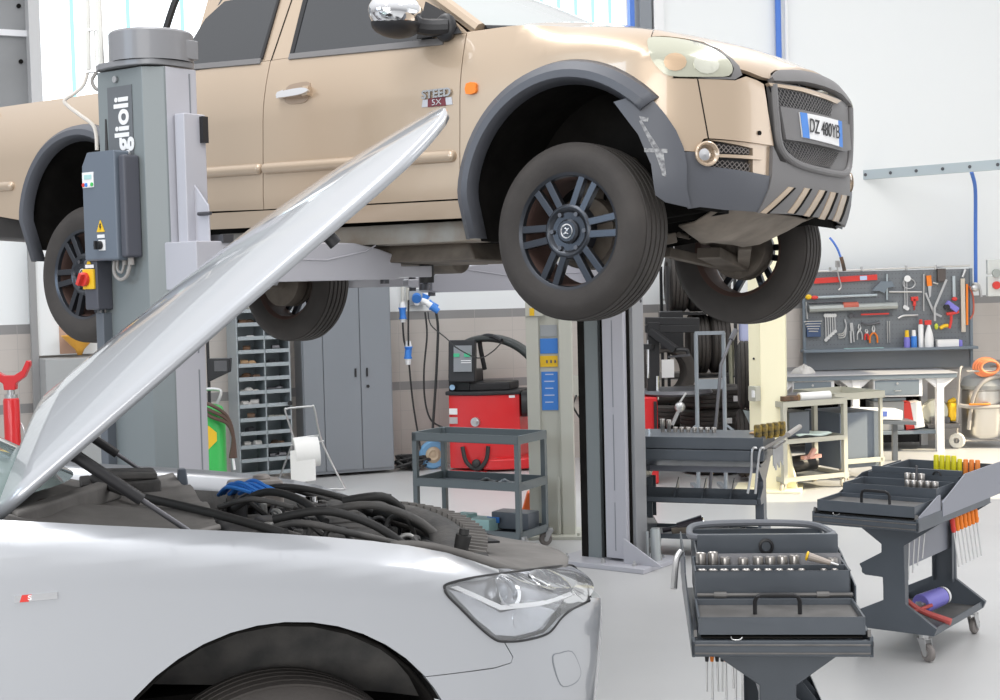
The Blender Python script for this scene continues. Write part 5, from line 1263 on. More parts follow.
# --- trolley in the middle distance, long side towards us
q0 = fl(747, 463, .655); q1 = fl(652, 461, .655); dd = (q1-q0); dd.z = 0; dd.normalize()         # runs left and away
ln3 = dd; wd3 = Vector((ln3.y, -ln3.x, 0)); wd3 = wd3 if wd3.y > 0 else -wd3
ctr = Vector((q0.x, q0.y, 0)) + wd3*.25
ra3 = ang_of(ln3)
tc3 = thing('tool_trolley', 'charcoal tool trolley before the yellow column, long side with bins facing us', 'tool trolley', (ctr.x, ctr.y, 0), ra3, 'charcoal tool trolleys')
tc3.scale.z = .94
R3 = Matrix.Translation(tc3.location) @ Matrix.Rotation(ra3, 4, 'Z') @ Matrix.Diagonal((1, 1, .94, 1))
near_s = 1 if (R3.to_3x3() @ Vector((0, 1, 0))).y < 0 else -1
cart_base(tc3, near_s, xa=-.06, xb=.74, open_back=True)
q = MB(); q.box((.38, 0, .745), (.98, .50, .075)); q.prism([(.245, .71), (.26, .71), (.16, .655), (-.16, .655), (-.26, .71)], -.08, .85, lambda y, z, d: Vector((d, y, z))); q.build('top_frame', CT, tc3, bevel=.004)
q = MB(); q.box((.36, 0, .83), (.93, .48, .085)); tb = q.build('upper_box', CT, tc3, bevel=.004)
q = MB()
for s_ in (-1, 1): q.bar((-.08, s_*.22, .78), (-.27, s_*.24, .90), .018, .018)
q.cyl((-.27, -.26, .90), (-.27, .26, .90), .018, seg=12); q.build('push_bar', M['hose'], tc3)
q = MB(); q.box((-.16, 0, .80), (.05, .44, .008)); q.build('wrench_rail', CI, tc3)
for i in range(9):
    q = MB(); p = R3 @ Vector((-.165, .19-.045*i, .80)); q.cyl(p, p-Vector((0, 0, .12+.02*(i % 3))), .006, seg=8); q.cyl(p, p+Vector((0, 0, .012)), .012, seg=10); o = q.build('hex_key', M['steel']); tag(o, ORD[i]+' T-key, counted from the bins side, hanging at the end of the middle trolley', 'hex key', 'keys hanging at the end of the middle trolley')
for i in range(2):
    q = MB(); p = R3 @ Vector((-.04-.05*i, near_s*.27, .79)); q.tube([p+Vector((.03, 0, .015)), p, p+Vector((-.01-.01*i, -.0, -.14)), p+Vector((-.035, 0, -.285))], .0085, 8); o = q.build('bent_bar', M['steel']); tag(o, ['right', 'left'][i]+' of two long bent steel bars on the corner of the middle trolley', 'steel bar', 'bent bars on the middle trolley')
for i in range(5):
    q = MB(); p = R3 @ Vector((-.06-.03*i, near_s*(.17-.06*i)+.0, .873)); q.lathe([(0, .10), (.022, .10), (.026, .09), (.026, .03), (.020, 0), (0, 0)], seg=12); o = q.build('impact_socket', mat('black_yellow_grip', (.05, .045, .03), .5, 0, 0, 0, 40, .9, 30, col2=(.45, .30, .04))); o.location = p-Vector((0, 0, .02)); tag(o, ORD[i]+' black and amber impact socket from the left on the middle trolley', 'socket', 'impact sockets on the middle trolley')
for i in range(9):
    p = R3 @ Vector((.28+.045*i, -near_s*.05, .873)); socket(p, .017, .035+.055*(i == 8)+.05*(i == 7), ORD[i]+' chrome socket from the right on top of the middle trolley', 'sockets on the middle trolley')
q = MB(); c = R3 @ Vector((.0, 0, .88)); q.ball(c+Vector((.02, .0, .0)), .035, (1.4, 1, .35)); o = q.build('wood_disc', M['cardboard']); tag(o, 'tan oval block on top of the middle trolley', 'block')
q = MB(); c = R3 @ Vector((.42, near_s*.05, .20)); q.cyl(c+Vector((-.10, 0, -.01)), c+Vector((.07, -.02, .035)), .035, .045, seg=16); q.tube([c+Vector((-.1, 0, -.01)), c+Vector((-.2, .02, -.03))], .018, 8); o = q.build('air_wrench', mat('tool_black_violet', (.035, .03, .04), .35)); tag(o, 'black air wrench with pale end lying on the bottom shelf of the middle trolley', 'air wrench')
e_ = c+Vector((.07, -.02, .035)); q = MB(); q.lathe([(.020, 0), (.034, .003), (.034, .008), (.018, .010)], e_, (.17, -.02, .045), 18); q.build('end_ring', M['chrome'], o)
for i, (dx, dy) in enumerate(((.12, .02), (-.05, .06), (.24, .03))):
    q = MB(); c2 = R3 @ Vector((.42-dx, near_s*(.05+dy)*1.0, .175)); q.bar(c2-Vector((.08, .0, 0)), c2+Vector((.09, -.02, .012)), .05, .035); q.cyl(c2+Vector((.09, -.02, .01)), c2+Vector((.13, -.03, .02)), .02, seg=10); o = q.build('power_tool', [M['tooldark'], M['dirtmetal'], M['black']][i], bevel=.006)
    tag(o, ['dark ratchet on the bottom shelf of the middle trolley, right of the air wrench', 'dusty brown drill body lying flat beneath the air wrench', 'black battery tool at the right end of the middle trolley bottom shelf'][i], 'power tool')

# ================================================================ along the walls
def one(b, name, m, label, cat, group=None, **k):
    o = b.build(name, m, **k); tag(o, label, cat, group); return o
# ---- bench, tool board and the things on it (board plane at Y = 15.70)
BY = 15.70
def W(px, py, d=0.0): return at(px, py, BY-.03-d)
fr = fl(943, 451.5)
XR = fr.x+.02; XL = at(780, 372, 15.05).x; HT = .825; YF = fr.y
bench = thing('workbench', 'long grey-topped workbench with two drawers under the tool board', 'workbench', ((XL+XR)/2, YF, 0))
bl = (XR-XL)
q = MB(); q.box((.05, .33, HT), (bl+.16, .74, .012)); q.build('bench_sheet', M['benchtop'], bench, bevel=.002)
q = MB(); q.box((.05, .33, HT-.03), (bl+.15, .72, .045)); q.build('worktop', M['benchgrey'], bench, bevel=.003)
for x in (bl/2-.04, bl/2-.92, -bl/2+.03):
    for y in (.04, .62):
        q = MB(); q.box((x, y, (HT-.05)/2), (.075, .075, HT-.05)); q.prism([(x-.16, HT-.055), (x+.16, HT-.055), (x+.037, HT-.16), (x-.037, HT-.16)], y-.02, y+.02, lambda a, z, d: Vector((a, d, z))); q.build('leg', M['benchwhite'], bench, bevel=.003)
q = MB(); q.box((0, .34, .20), (bl-.1, .56, .035)); q.build('lower_shelf', M['benchgrey'], bench, bevel=.003)
q = MB(); q.box((0, .66, .10), (bl-.1, .02, .14)); q.build('plinth', M['black'], bench)
q = MB(); q.box((0, .665, .50), (bl-.1, .015, .55)); q.build('back_sheet', M['dark'], bench)
for xa, xb in ((855, 919), (795, 831)):
    x0 = at(875 if xa == 855 else 794, 385, YF).x-bench.location.x; x1 = at(xb, 385, YF).x-bench.location.x
    q = MB(); q.box(((x0+x1)/2+.01, .22, HT-.145), ((x1-x0)+.05, .44, .19)); d_ = q.build('drawer_case', M['benchwhite'], bench, bevel=.003)
    q = MB(); q.box(((x0+x1)/2, -.004, HT-.145), ((x1-x0), .016, .155)); f_ = q.build('drawer', M['benchgrey'], bench, bevel=.003)
    q = MB(); xm = (x0+x1)/2; q.tube([(xm-.035, -.012, HT-.17), (xm-.03, -.035, HT-.175), (xm+.03, -.035, HT-.175), (xm+.035, -.012, HT-.17)], .005, 6, smooth=False); q.build('drawer_handle', M['steel'], f_)
    q = MB(); q.cyl((xm, -.012, HT-.10), (xm, -.018, HT-.10), .012, seg=12); q.build('drawer_lock', M['steel'], f_)
# tool board
bL = at(803.5, 300, BY).x; bR = at(970.5, 300, BY).x; zt_ = 1.90; zs = 1.055
board = thing('tool_board', 'grey perforated tool board with a narrow shelf above the workbench', 'tool board', ((bL+bR)/2, BY, 0)); bw = bR-bL
q = MB(); q.box((0, .0, (zt_+zs)/2), (bw, .02, zt_-zs)); q.box((0, 0, (.84+zs)/2), (bw-.02, .02, zs-.84)); q.build('panel', mat('pegboard', (.185, .20, .215), .5, .2), board, smooth=False)
for s_ in (-1, 1):
    q = MB(); q.box((s_*bw/2, -.01, 1.37), (.03, .04, 1.07)); q.build('board_post', M['benchgrey'], board, bevel=.003)
q = MB(); q.box((-.01, -.09, zs), (bw+.06, .20, .028)); q.build('shelf', M['benchgrey'], board, bevel=.003)
q = MB(); nx = 46; 
for i in range(nx):
    for j in range(16): q.box((-bw/2+.06+i*(bw-.12)/(nx-1), -.0105, zs+.06+j*.05), (.008, .002, .008))
ph = q.build('perforation', M['tooldark'], board, smooth=False); ph['kind'] = 'stuff'
q = MB(); q.tube([(-bw/2+.1, -.035, zt_+.01), (bw/2-.02, -.035, zt_+.035)], .010, 8, smooth=False)
for x in (-.62, -.28, .2, .52): q.cyl((x, -.035, zt_+.0), (x, -.035, zt_+.05), .014, seg=8)
q.build('hanging_rail', M['steel'], board)
def bar_on(name, pts, wd, th_, m, label, cat, d=0.0, group=None, bevel=.002):
    q = MB(); P = [W(*p, d=d) for p in pts]
    for a, b_ in zip(P[:-1], P[1:]): q.bar(a, b_, wd, th_, up=(0, -1, 0))
    return one(q, name, M[m] if isinstance(m, str) else m, label, cat, group, bevel=bevel)
def tube_on(name, pts, r, m, label, cat, d=0.01, group=None):
    q = MB(); q.tube([W(*p, d=d) for p in pts], r, 8); return one(q, name, M[m] if isinstance(m, str) else m, label, cat, group)
# red spirit level
lv = bar_on('spirit_level', [(814, 281), (877, 277.2)], .060, .025, 'redp', 'red spirit level lying along the top of the tool board', 'spirit level')
q = MB(); q.bar(W(860, 278.2, .02), W(867, 277.8, .02), .045, .004, up=(0, -1, 0)); q.build('level_vial', mat('pale_blue', (.5, .6, .8), .3), lv)
q = MB(); q.prism([(0, 0), (.10, .10), (.22, .10), (.25, .04), (.17, .03), (.14, -.03), (.08, 0)], 0, .03, lambda x, z, d: W(871, 291)+Vector((x, -d, z))); one(q, 'blade_guard', M['benchgrey'], 'grey curved blade guard hanging right of the red level', 'guard', bevel=.003)
tube_on('long_bar', [(816, 297.5), (877, 295)], .014, 'rail', 'long pale grey bar held on the tool board under the red level', 'bar')
q = MB(); q.ball(W(808.5, 297, .02), .035, (1, .6, .8)); one(q, 'yellow_plug', M['yellow'], 'yellow round plug at the left end of the long bar', 'plug')
q = MB(); q.ball(W(814.5, 297.5, .02), .030, (1.4, .6, .7)); one(q, 'red_plug', M['redp'], 'red plug between the yellow plug and the long bar', 'plug')
tw = tube_on('torque_wrench', [(809, 309), (897, 305.5)], .040, mat('galv_tube', (.36, .38, .37), .45, .4), 'thick grey torque wrench tube across the middle of the tool board', 'torque wrench', d=.03)
q = MB(); q.cyl(W(843, 306.3, .03), W(858, 305.6, .03), .0415, seg=14); q.build('red_band', mat('dull_red', (.5, .12, .08), .5), tw)
tube_on('thin_rod', [(809, 302.8), (857, 301.5)], .007, 'tooldark', 'thin dark rod just above the torque wrench tube', 'rod')
tube_on('side_rod', [(806, 302), (807, 319)], .010, 'steel', 'short upright rod at the left edge of the tool board', 'rod')
def plier(px, py, L, m1, label, tilt=0.0, open_=.25, d=.01):
    t = thing('pliers', label, 'pliers', W(px, py, d)); R_ = Matrix.Rotation(tilt, 3, 'Y')
    for s_ in (-1, 1):
        q = MB(); q.tube([R_ @ Vector(p) for p in ((0, 0, 0), (s_*L*open_*.55, 0, -L*.25), (s_*L*open_*.62, 0, -L*.62))], .010, 8); q.build('grip', M[m1], t)
        q = MB(); q.tube([R_ @ Vector(p) for p in ((0, 0, -.005), (s_*.013, 0, L*.14), (s_*.004, 0, L*.36))], lambda u: .012-.007*u, 6); q.build('jaw', M['steel'], t)
    return t
q = MB(); q.bar(W(853, 316), W(892, 314.5), .03, .012, up=(0, -1, 0)); q.bar(W(852, 317.5), W(850, 314), .05, .012, up=(0, -1, 0)); t = one(q, 'adjustable_wrench', M['tooldark'], 'long dark adjustable wrench with a red handle below the torque wrench', 'wrench')
q = MB(); q.bar(W(861, 314.5, .012), W(889, 313.6, .012), .016, .006, up=(0, -1, 0)); q.build('red_grip', M['redp'], t)
tube_on('pipe_wrench', [(861, 322.5), (868, 324.5), (880, 322.5)], .012, 'tooldark', 'small dark wrench under the red-handled one', 'wrench')
tube_on('drive_bar', [(898, 318.3), (904, 315.5), (918, 315.2)], .011, 'steel', 'short steel drive bar right of the red-handled wrench', 'bar')
# hex key holder
q = MB(); q.box(W(813.5, 329, .01), (.15, .03, .17)); t = one(q, 'hex_key_set', mat('holder_blue', (.06, .10, .20), .4), 'dark blue hex key holder at the left end of the tool board', 'hex key set', bevel=.004)
for i in range(5):
    q = MB(); q.tube([W(804+1.2*i, 322+2.4*i, .03), W(805.5+i, 321.6+2.4*i, .03), W(822-1.0*i, 321+2.6*i, .03)], .006, 6, smooth=False); q.build('hex_key', M['steel'], t)
for i in range(5):
    x = 825.5+2.3*i; L = 24-2.2*i
    q = MB(); q.bar(W(x, 316), W(x+.6, 316+L), .012, .008, up=(0, -1, 0)); q.cyl(W(x, 315.5, -.004), W(x, 315.5, .012), .021, seg=12); q.cyl(W(x+.6, 316+L, -.004), W(x+.6, 316+L, .012), .018, seg=12)
    one(q, 'combination_wrench', M['steel'], ['longest combination wrench, leftmost of the row of five', 'second longest combination wrench in the row of five', 'middle combination wrench in the row of five', 'fourth combination wrench from the left on the board', 'shortest combination wrench of the row of five'][i], 'wrench', 'combination wrenches on the board')
for i in range(3):
    q = MB(); q.tube([W(837.5+.5*i, 334+2*i), W(843+1.0*i, 333+1.5*i), W(846, 326-1*i), W(844.5, 319+1.2*i)], .0075, 6); one(q, 'curved_wrench', M['steel'], ['largest', 'middle', 'smallest'][i]+' of three nested curved wrenches on the tool board', 'wrench', 'curved wrenches on the board')
q = MB(); q.bar(W(851, 323), W(852, 331), .035, .02, up=(0, -1, 0)); q.bar(W(850.5, 331), W(851, 343), .022, .015, up=(0, -1, 0)); q.bar(W(853, 331), W(854, 342), .016, .015, up=(0, -1, 0)); one(q, 'locking_pliers', M['steel'], 'steel locking pliers left of the orange pliers', 'pliers', bevel=.003)
plier(859.5, 330, .17, 'steel', 'bare steel pliers between the locking pliers and the orange pliers')
plier(873.5, 332, .19, 'orange', 'pliers with orange grips hanging low on the tool board', open_=.35)
plier(866.5, 333, .12, 'redp', 'small pliers with dull red grips beside the orange pliers')
for i in range(2): tube_on('thin_punch', [(887.2+2.2*i, 321), (887.6+2.2*i, 343)], .0055, 'steel', ['left', 'right'][i]+' one of two thin steel punches in the middle of the board', 'punch', group='thin punches')
# t bars, rods and the ratchets
tube_on('t_bar', [(887, 274), (887, 300)], .009, 'rail', 'upright grey T-bar right of the blade guard', 'T-bar')
tube_on('cross_rod', [(889, 291.8), (922, 291.8)], .009, 'steel', 'horizontal steel rod across the upper board', 'rod')
tube_on('long_rod', [(923.8, 274), (923.6, 311)], .009, 'steel', 'long upright rod right of the red clamp', 'rod')
for i in range(2):
    q = MB(); q.bar(W(904.5+2.2*i, 279), W(905+2.2*i, 306+1.5*i), .010, .008, up=(0, -1, 0)); q.cyl(W(905+2.2*i, 307+1.5*i, -.003), W(905+2.2*i, 307+1.5*i, .012), .022, seg=12); one(q, 'ring_spanner', M['steel'], ['left', 'right'][i]+' of two upright ring spanners under the round disc', 'spanner', 'upright ring spanners')
q = MB(); q.cyl(W(907.5, 278.6, 0), W(907.5, 278.6, .04), .035, seg=20); one(q, 'white_disc', M['white'], 'white round disc on the tool board above the ring spanners', 'cap')
q = MB(); q.tube([W(909+6*math.cos(a*PI/6), 283.5+5*math.sin(a*PI/6), .01) for a in range(12)], .006, 6, closed=True); one(q, 'wire_ring', M['steel'], 'thin wire ring around the white round disc', 'ring')
kn = bar_on('putty_knife', [(928.5, 275.5), (929.5, 286)], .052, .022, 'orange', 'orange-handled putty knife near the top of the tool board', 'knife')
q = MB(); q.prism([(-.02, 0), (.02, 0), (.012, -.11), (-.006, -.13)], 0, .004, lambda x, z, d: W(929.6, 286, .0)+Vector((x, -d, z))); q.build('blade', M['steel'], kn)
q = MB(); q.bar(W(911, 299), W(918, 298.5), .045, .03, up=(0, -1, 0)); q.bar(W(914.3, 299), W(914.3, 306), .03, .03, up=(0, -1, 0)); q.cyl(W(914.3, 306), W(914.3, 310), .007, seg=8); one(q, 'screw_clamp', M['redp'], 'small red screw clamp on the tool board', 'clamp', bevel=.004)
bar_on('rubber_mallet', [(941.2, 268.5), (941.2, 281.5)], .085, .05, mat('mallet_brown', (.10, .085, .08), .7), 'dark rubber block head sticking above the tool board', 'mallet', d=.02)
tube_on('mallet_shaft', [(933, 282.5), (938, 283.6)], .010, 'steel', 'short steel shaft left of the dark block head', 'shaft')
bar_on('tyre_iron', [(925.5, 293), (934, 313), (941.5, 316.5)], .022, .012, 'steel', 'long steel tyre iron leaning left, crossing another', 'tyre iron', d=.02)
bar_on('tyre_iron', [(946.5, 279.5), (934.5, 308), (934.8, 321)], .024, .012, 'steel', 'long steel tyre iron leaning right, crossing another', 'tyre iron', d=.04)
hm = bar_on('slide_hammer', [(953.5, 276), (954, 297)], .030, .025, 'rail', 'pale upright slide hammer right of the crossed tyre irons', 'hammer')
q = MB(); q.ball(W(954.5, 299, .02), .032, (1, .6, .7)); q.build('red_knob', M['redp'], hm)
gun = thing('riveter', 'blue and red riveter hanging at the right of the tool board', 'riveter', W(951, 306, .04))
q = MB(); q.bar((-.05, 0, .04), (.07, 0, -.05), .06, .05, up=(0, -1, 0)); q.build('body', M['violet'], gun, bevel=.008)
q = MB(); q.cyl((-.055, 0, -.01), (-.055, -.05, -.01), .030, seg=16); q.build('nozzle', M['black'], gun)
q = MB(); q.tube([(.08, 0, -.06), (.03, 0, -.075), (-.05, 0, -.085)], .018, 8); q.tube([(.0, 0, -.10), (.0, 0, -.16), (-.02, 0, -.24)], .015, 8); q.build('grip', M['redp'], gun)
q = MB(); q.ball(W(936.3, 326.5, .03), .028, (.8, .6, 1.2)); one(q, 'tape_measure', mat('lime', (.55, .62, .05), .4), 'small lime-green tape measure low on the tool board', 'tape measure')
tube_on('yellow_grip_tool', [(940, 328.3), (944, 326), (948, 325.5)], .020, 'yellow', 'yellow handle lying beside the lime tape measure', 'handle', d=.03)
bar_on('steel_straightedge', [(962.5, 278.5), (963.5, 332)], .045, .02, mat('level_cream', (.55, .50, .43), .5), 'tall cream straightedge at the right end of the tool board', 'straightedge', d=.03)
bar_on('yellow_level', [(966.8, 284), (967.0, 325)], .022, .02, 'orange', 'narrow orange level just right of the cream straightedge', 'level', d=.02)
tube_on('chrome_tube', [(962.5, 277), (965.5, 269.5)], .014, 'steel', 'short bright tube leaning on top of the cream straightedge', 'tube')
tube_on('red_hose_loop', [(969, 286), (973, 296), (973.5, 312), (970, 319)], .009, mat('dull_red', (.5, .12, .08), .5), 'thin red hose loop hanging off the right side of the board', 'hose')
# cans and bottles on the board shelf
def can(px, w_px, y0, y1, mbody, mcap, label, cap=.25, group=None, conical=False):
    p = at(px, y1, BY-.10); r = w_px/2/92.; h_ = (y1-y0)/92.; t = thing('spray_can' if not conical else 'spray_bottle', label, 'bottle', (p.x, p.y, zs+.014), 0, group)
    q = MB(); q.lathe([(0, 0), (r, 0), (r, h_*(1-cap)*.96), (r*.75, h_*(1-cap)), (r*.5, h_*(1-cap*.9)), (0, h_*(1-cap*.9))] if not conical else [(0, 0), (r, 0), (r, h_*.30), (r*.8, h_*.5), (r*.36, h_*.74), (r*.3, h_*.8), (0, h_*.8)], seg=20); q.build('body', M[mbody], t)
    q = MB()
    if conical: q.box((-.01, 0, h_*.88), (.07, .03, .05)); q.cyl((0, 0, h_*.78), (0, 0, h_*.86), r*.3, seg=12)
    else: q.cyl((0, 0, h_*(1-cap)), (0, 0, h_), r*.72, r*.6, seg=16)
    q.build('cap', M[mcap], t, bevel=.003); return t
t = can(907, 6.0, 329, 346, 'violet', 'yellow', 'violet spray can with a yellow top on the board shelf', .4)
t = can(914, 6.0, 329, 346, 'blue', 'white', 'blue spray can with a white top, right of the violet one', .35)
can(921, 5.0, 318.5, 346, 'white', 'redp', 'tall slim white bottle with a red cap', .18)
can(929, 9.0, 318.5, 346, 'white', 'redp', 'white trigger spray bottle with a red head', conical=True)
p = at(948, 347, BY-.10); q = MB(); q.box((p.x-.01, p.y, zs+.014+.038), (.23, .09, .076)); t = one(q, 'white_box', M['white'], 'low white carton on the right of the board shelf', 'box', bevel=.003)
q = MB(); q.box((p.x+.125, p.y, zs+.014+.034), (.035, .092, .068)); one(q, 'violet_box', M['violet'], 'small violet-blue box at the right end of the board shelf', 'box', bevel=.003)
q = MB(); q.box((at(864, 345, BY-.12).x, BY-.11, zs+.018), (.42, .05, .006)); one(q, 'steel_rule', M['cyanp'], 'pale rule lying on the left of the board shelf', 'rule')
# rag on the bench
rg = at(805.5, 368, YF+.22)
def rag(i, j):
    a = 2*PI*j; r = .11*(1-i)*(1+.25*math.sin(3*a)+.12*math.sin(7*a+2)); return Vector((rg.x+r*math.cos(a)*1.0, YF+.28+r*math.sin(a)*.9, HT+.008+.085*(i**.6)*(1+.25*math.sin(5*a+i*4))*(i > 0)))
q = MB(); q.grid(rag, 7, 26); one(q, 'rag', M['cloth'], 'crumpled white rag on the left end of the workbench', 'rag', ang=60)
# under the bench
def bxo(name, px0, px1, py0, py1, Y, dep, m, label, cat, z0=None, **k):
    a = at(px0, py1, Y); b_ = at(px1, py0, Y); z0 = a.z if z0 is None else z0; q = MB(); q.box(((a.x+b_.x)/2, Y+dep/2, (z0+b_.z)/2), (b_.x-a.x, dep, b_.z-z0)); return one(q, name, M[m] if isinstance(m, str) else m, label, cat, bevel=k.get('bevel', .006), smooth=True)
ZS = .2185
gc = bxo('storage_crate', 874, 904, 401, 431, YF+.12, .34, mat('crate_grey', (.30, .31, .32), .5), 'grey plastic crate with a dark lid under the workbench', 'crate', z0=ZS)
q = MB(); a = at(874, 401, YF+.1); b_ = at(906, 401, YF+.1); q.box(((a.x+b_.x)/2, YF+.29, a.z+.012), (b_.x-a.x, .38, .03)); q.build('crate_lid', M['benchgrey'], gc, bevel=.004)
p = at(914, 431, YF+.14)
q = MB(); R_ = Matrix.Translation((p.x+.01, YF+.25, ZS+.008)) @ Matrix.Rotation(-.16, 4, 'Y'); q.box((-.045, 0, .15), (.09, .22, .29), M4=R_); t = one(q, 'carton', M['redp'], 'leaning carton, red and white, under the workbench', 'carton', bevel=.003)
q = MB(); q.box((.055, 0, .142), (.11, .221, .275), M4=R_); q.build('white_side', M['white'], t, bevel=.003)
sp_ = thing('mitre_saw', 'machine with a clear domed guard and yellow body behind the bench leg', 'machine', (at(940, 431, YF+.3).x, YF+.3, ZS))
q = MB(); q.box((0, 0, .03), (.34, .3, .05)); q.box((-.02, 0, .08), (.2, .2, .08)); q.build('base', M['tooldark'], sp_, bevel=.01)
q = MB(); q.lathe([(0, -.03), (.13, -.03), (.15, 0), (.13, .03), (0, .03)], (-.05, 0, .17), (0, 1, 0), 24); q.build('domed_guard', mat('smoky_clear', (.55, .56, .50), .12, .5), sp_)
q = MB(); q.box((.13, 0, .17), (.09, .16, .2)); q.cyl((.09, 0, .26), (.17, 0, .30), .03, seg=12); q.build('motor', M['yellow'], sp_, bevel=.02)
# ---- wall services above and right of the bench
a = at(858, 175.5, 16.0); b_ = at(1012, 161.5, 14.75); b_.z = a.z
q = MB(); q.bar(a, b_, .04, .105); d_ = (b_-a).normalized()
o = one(q, 'cable_rail', M['rail'], 'pale grey steel rail with bolts running along the wall above the tool board', 'rail', bevel=.003)
for i in range(6):
    c = a.lerp(b_, .06+.172*i); n_ = Vector((d_.y, -d_.x, 0)); q = MB(); q.cyl(c+n_*.018, c+n_*.026, .018, seg=14); q.build('bolt', M['tooldark'], o)
for nm_, pts, r, lbl in (('air_pipe', [(971.5, 172, 15.3), (974.5, 183, 15.45), (975.5, 196, 15.6), (975.5, 230, 15.8), (975.8, 290, 15.9)], .020, 'blue air pipe dropping from the rail at the right side of the tool board'),):
    q = MB(); q.tube([at(*p) for p in pts], r, 10); one(q, nm_, M['bluepipe'], lbl, 'pipe')
ap = onplane(779.5, 30, WC+nb*.06, nb)
q = MB(); q.tube([(ap.x-.02, ap.y, 6.2), (ap.x, ap.y, 1.9)], .032, 10, smooth=False); one(q, 'air_pipe', M['bluepipe'], 'thick blue air pipe running down the white wall behind the pickup bonnet', 'pipe')
q = MB(); q.tube([(ap.x+.07, ap.y, 6.2), (ap.x+.075, ap.y, 1.9)], .02, 8, smooth=False); one(q, 'white_conduit', M['white'], 'white conduit beside the thick blue air pipe', 'conduit')
q = MB(); q.tube([at(971, 290, 15.7), at(974, 284, 15.6), at(979, 286, 15.6), at(981, 297, 15.6)], .016, 8); q.ball(at(975, 288, 15.6), .05, (1, .7, .8)); one(q, 'air_gun', M['steel'], 'silver air gun hanging at the end of the blue pipe', 'air gun')
q = MB(); q.tube([at(830, 238, 15.55), at(834, 243, 15.5), at(838, 250, 15.5), at(841, 258, 15.5)], .012, 8); h_ = one(q, 'blow_hose', M['bluepipe'], 'short blue hose with a pistol end hanging above the red level', 'hose')
q = MB(); q.tube([at(841, 257, 15.5), at(843, 264, 15.5), at(844.5, 271, 15.5)], .020, 8); q.build('nozzle', M['rust'], h_)
q = MB(); q.tube([at(837, 262, 15.6), at(838, 274, 15.6), at(841, 286, 15.6), at(838.5, 290, 15.6)], .008, 8); q.box(at(837.5, 264, 15.6), (.05, .02, .07)); one(q, 'hook', M['steel'], 'steel hook hanging in front of the red level', 'hook')
sb = at(995, 276, 15.75); t = thing('socket_box', 'white wall switch box with a red round button at the right edge', 'switch box', (sb.x, sb.y, 0))
q = MB(); q.box((.02, 0, sb.z+.10), (.22, .06, .16)); q.box((.02, 0, sb.z-.11), (.22, .06, .22)); q.build('box', mat('socket_white', (.62, .64, .62), .4), t, bevel=.008)
q = MB(); q.cyl((.0, -.03, sb.z-.10), (.0, -.06, sb.z-.10), .042, seg=20); q.build('red_button', M['redp'], t)
q = MB(); q.cyl((.0, -.03, sb.z+.03), (.0, -.055, sb.z+.03), .045, seg=20); q.build('rotary_knob', mat('socket_grey', (.35, .38, .36), .4), t)
# ---- wet vacuum
vf = fl(985, 447); vac = thing('vacuum_cleaner', 'steel drum vacuum cleaner on wheels beside the workbench', 'vacuum cleaner', (vf.x, vf.y+.1, 0))
q = MB(); q.lathe([(0, .10), (.20, .10), (.225, .14), (.225, .60), (.215, .61), (.225, .62), (.225, .64)], (.02, .0, 0), (0, 0, 1), 36); q.build('drum', M['vacsteel'], vac)
q = MB(); q.lathe([(.23, .62), (.24, .66), (.20, .74), (.10, .78), (0, .78)], (.02, 0, 0), (0, 0, 1), 32); q.build('motor_head', mat('vac_head', (.30, .31, .31), .5), vac)
q = MB()
for s_ in (-1, 1): q.tube([(s_*.28-.04, -.16, .06), (s_*.26-.06, -.20, .42), (s_*.22-.08, -.22, .82), (-.08+s_*.15, -.1, .86)], .013, 8)
q.tube([(-.30, -.17, .08), (.26, -.17, .08)], .012, 8, smooth=False); q.tube([(-.23, -.22, .82), (.07, -.22, .82)], .012, 8, smooth=False); q.build('push_frame', M['hose'], vac)
for s_ in (-1, 1):
    q = MB(); q.lathe([(.03, -.02), (.075, -.022), (.085, -.012), (.085, .012), (.075, .022), (.03, .02)], (s_*.28-.04, -.17, .085), (.55, .83, 0), 24); q.build('wheel', mat('white_wheel', (.60, .59, .55), .6), vac)
q = MB(); q.tube([(-.30, -.20, .46), (-.10, -.26, .44), (.20, -.22, .46), (.26, -.1, .60), (.15, -.18, .75), (-.06, -.22, .70), (-.16, -.2, .52), (-.2, -.18, .2)], .022, 10); q.build('suction_hose', M['hose'], vac)
q = MB(); q.tube([(-.22, -.27, .475), (-.10, -.285, .475), (.0, -.27, .475)], .010, 8); q.build('cable_tie', M['orange'], vac)
q = MB()
for k in range(4):
    q.tube([(-.02+(.13-.012*k)*math.cos(a*PI/8)+.012*k, -.20-.012*k, .86+(.095-.010*k)*math.sin(a*PI/8)) for a in range(16)], .013, 8, closed=True)
one(q, 'cable_coil', mat('orange_cable', (.75, .24, .10), .5), 'coiled orange cable hung on the vacuum cleaner handle', 'cable').location = (vf.x, vf.y+.1, 0)
# ---- beige service cart and the cabinet cart behind it
A = fl(811, 490); B = fl(845, 486.5); dx_ = (B-A); dx_.z = 0; dx_.normalize(); dy_ = Vector((-dx_.y, dx_.x, 0))
ca_ = ang_of(dx_); w_ = .62; dpt = .42
bc = thing('service_cart', 'beige three-shelf service cart with tan castors between the yellow column and the bench', 'cart', (A.x, A.y, 0), ca_)
bc.scale.z = .85
AA = (A-B).length
for x in (-.28, AA):
    for y in (0, dpt):
        q = MB(); q.box((x, y, .49), (.042, .042, .80)); q.build('leg', M['beige'], bc, bevel=.003); castor(bc, x-.02, y, .045, 'wheeltan', turn=.5+y*3)
for z, h_ in ((.90, .06), (.52, .05), (.13, .05)):
    tray('shelf', bc, -.30, AA+.02, -.02, dpt+.02, z-h_/2, z+h_/2, M['beige'], mat('shelf_dark', (.12, .13, .14), .5))
R4 = Matrix.Translation((A.x, A.y, 0)) @ Matrix.Rotation(ca_, 4, 'Z') @ Matrix.Diagonal((1, 1, .85, 1))
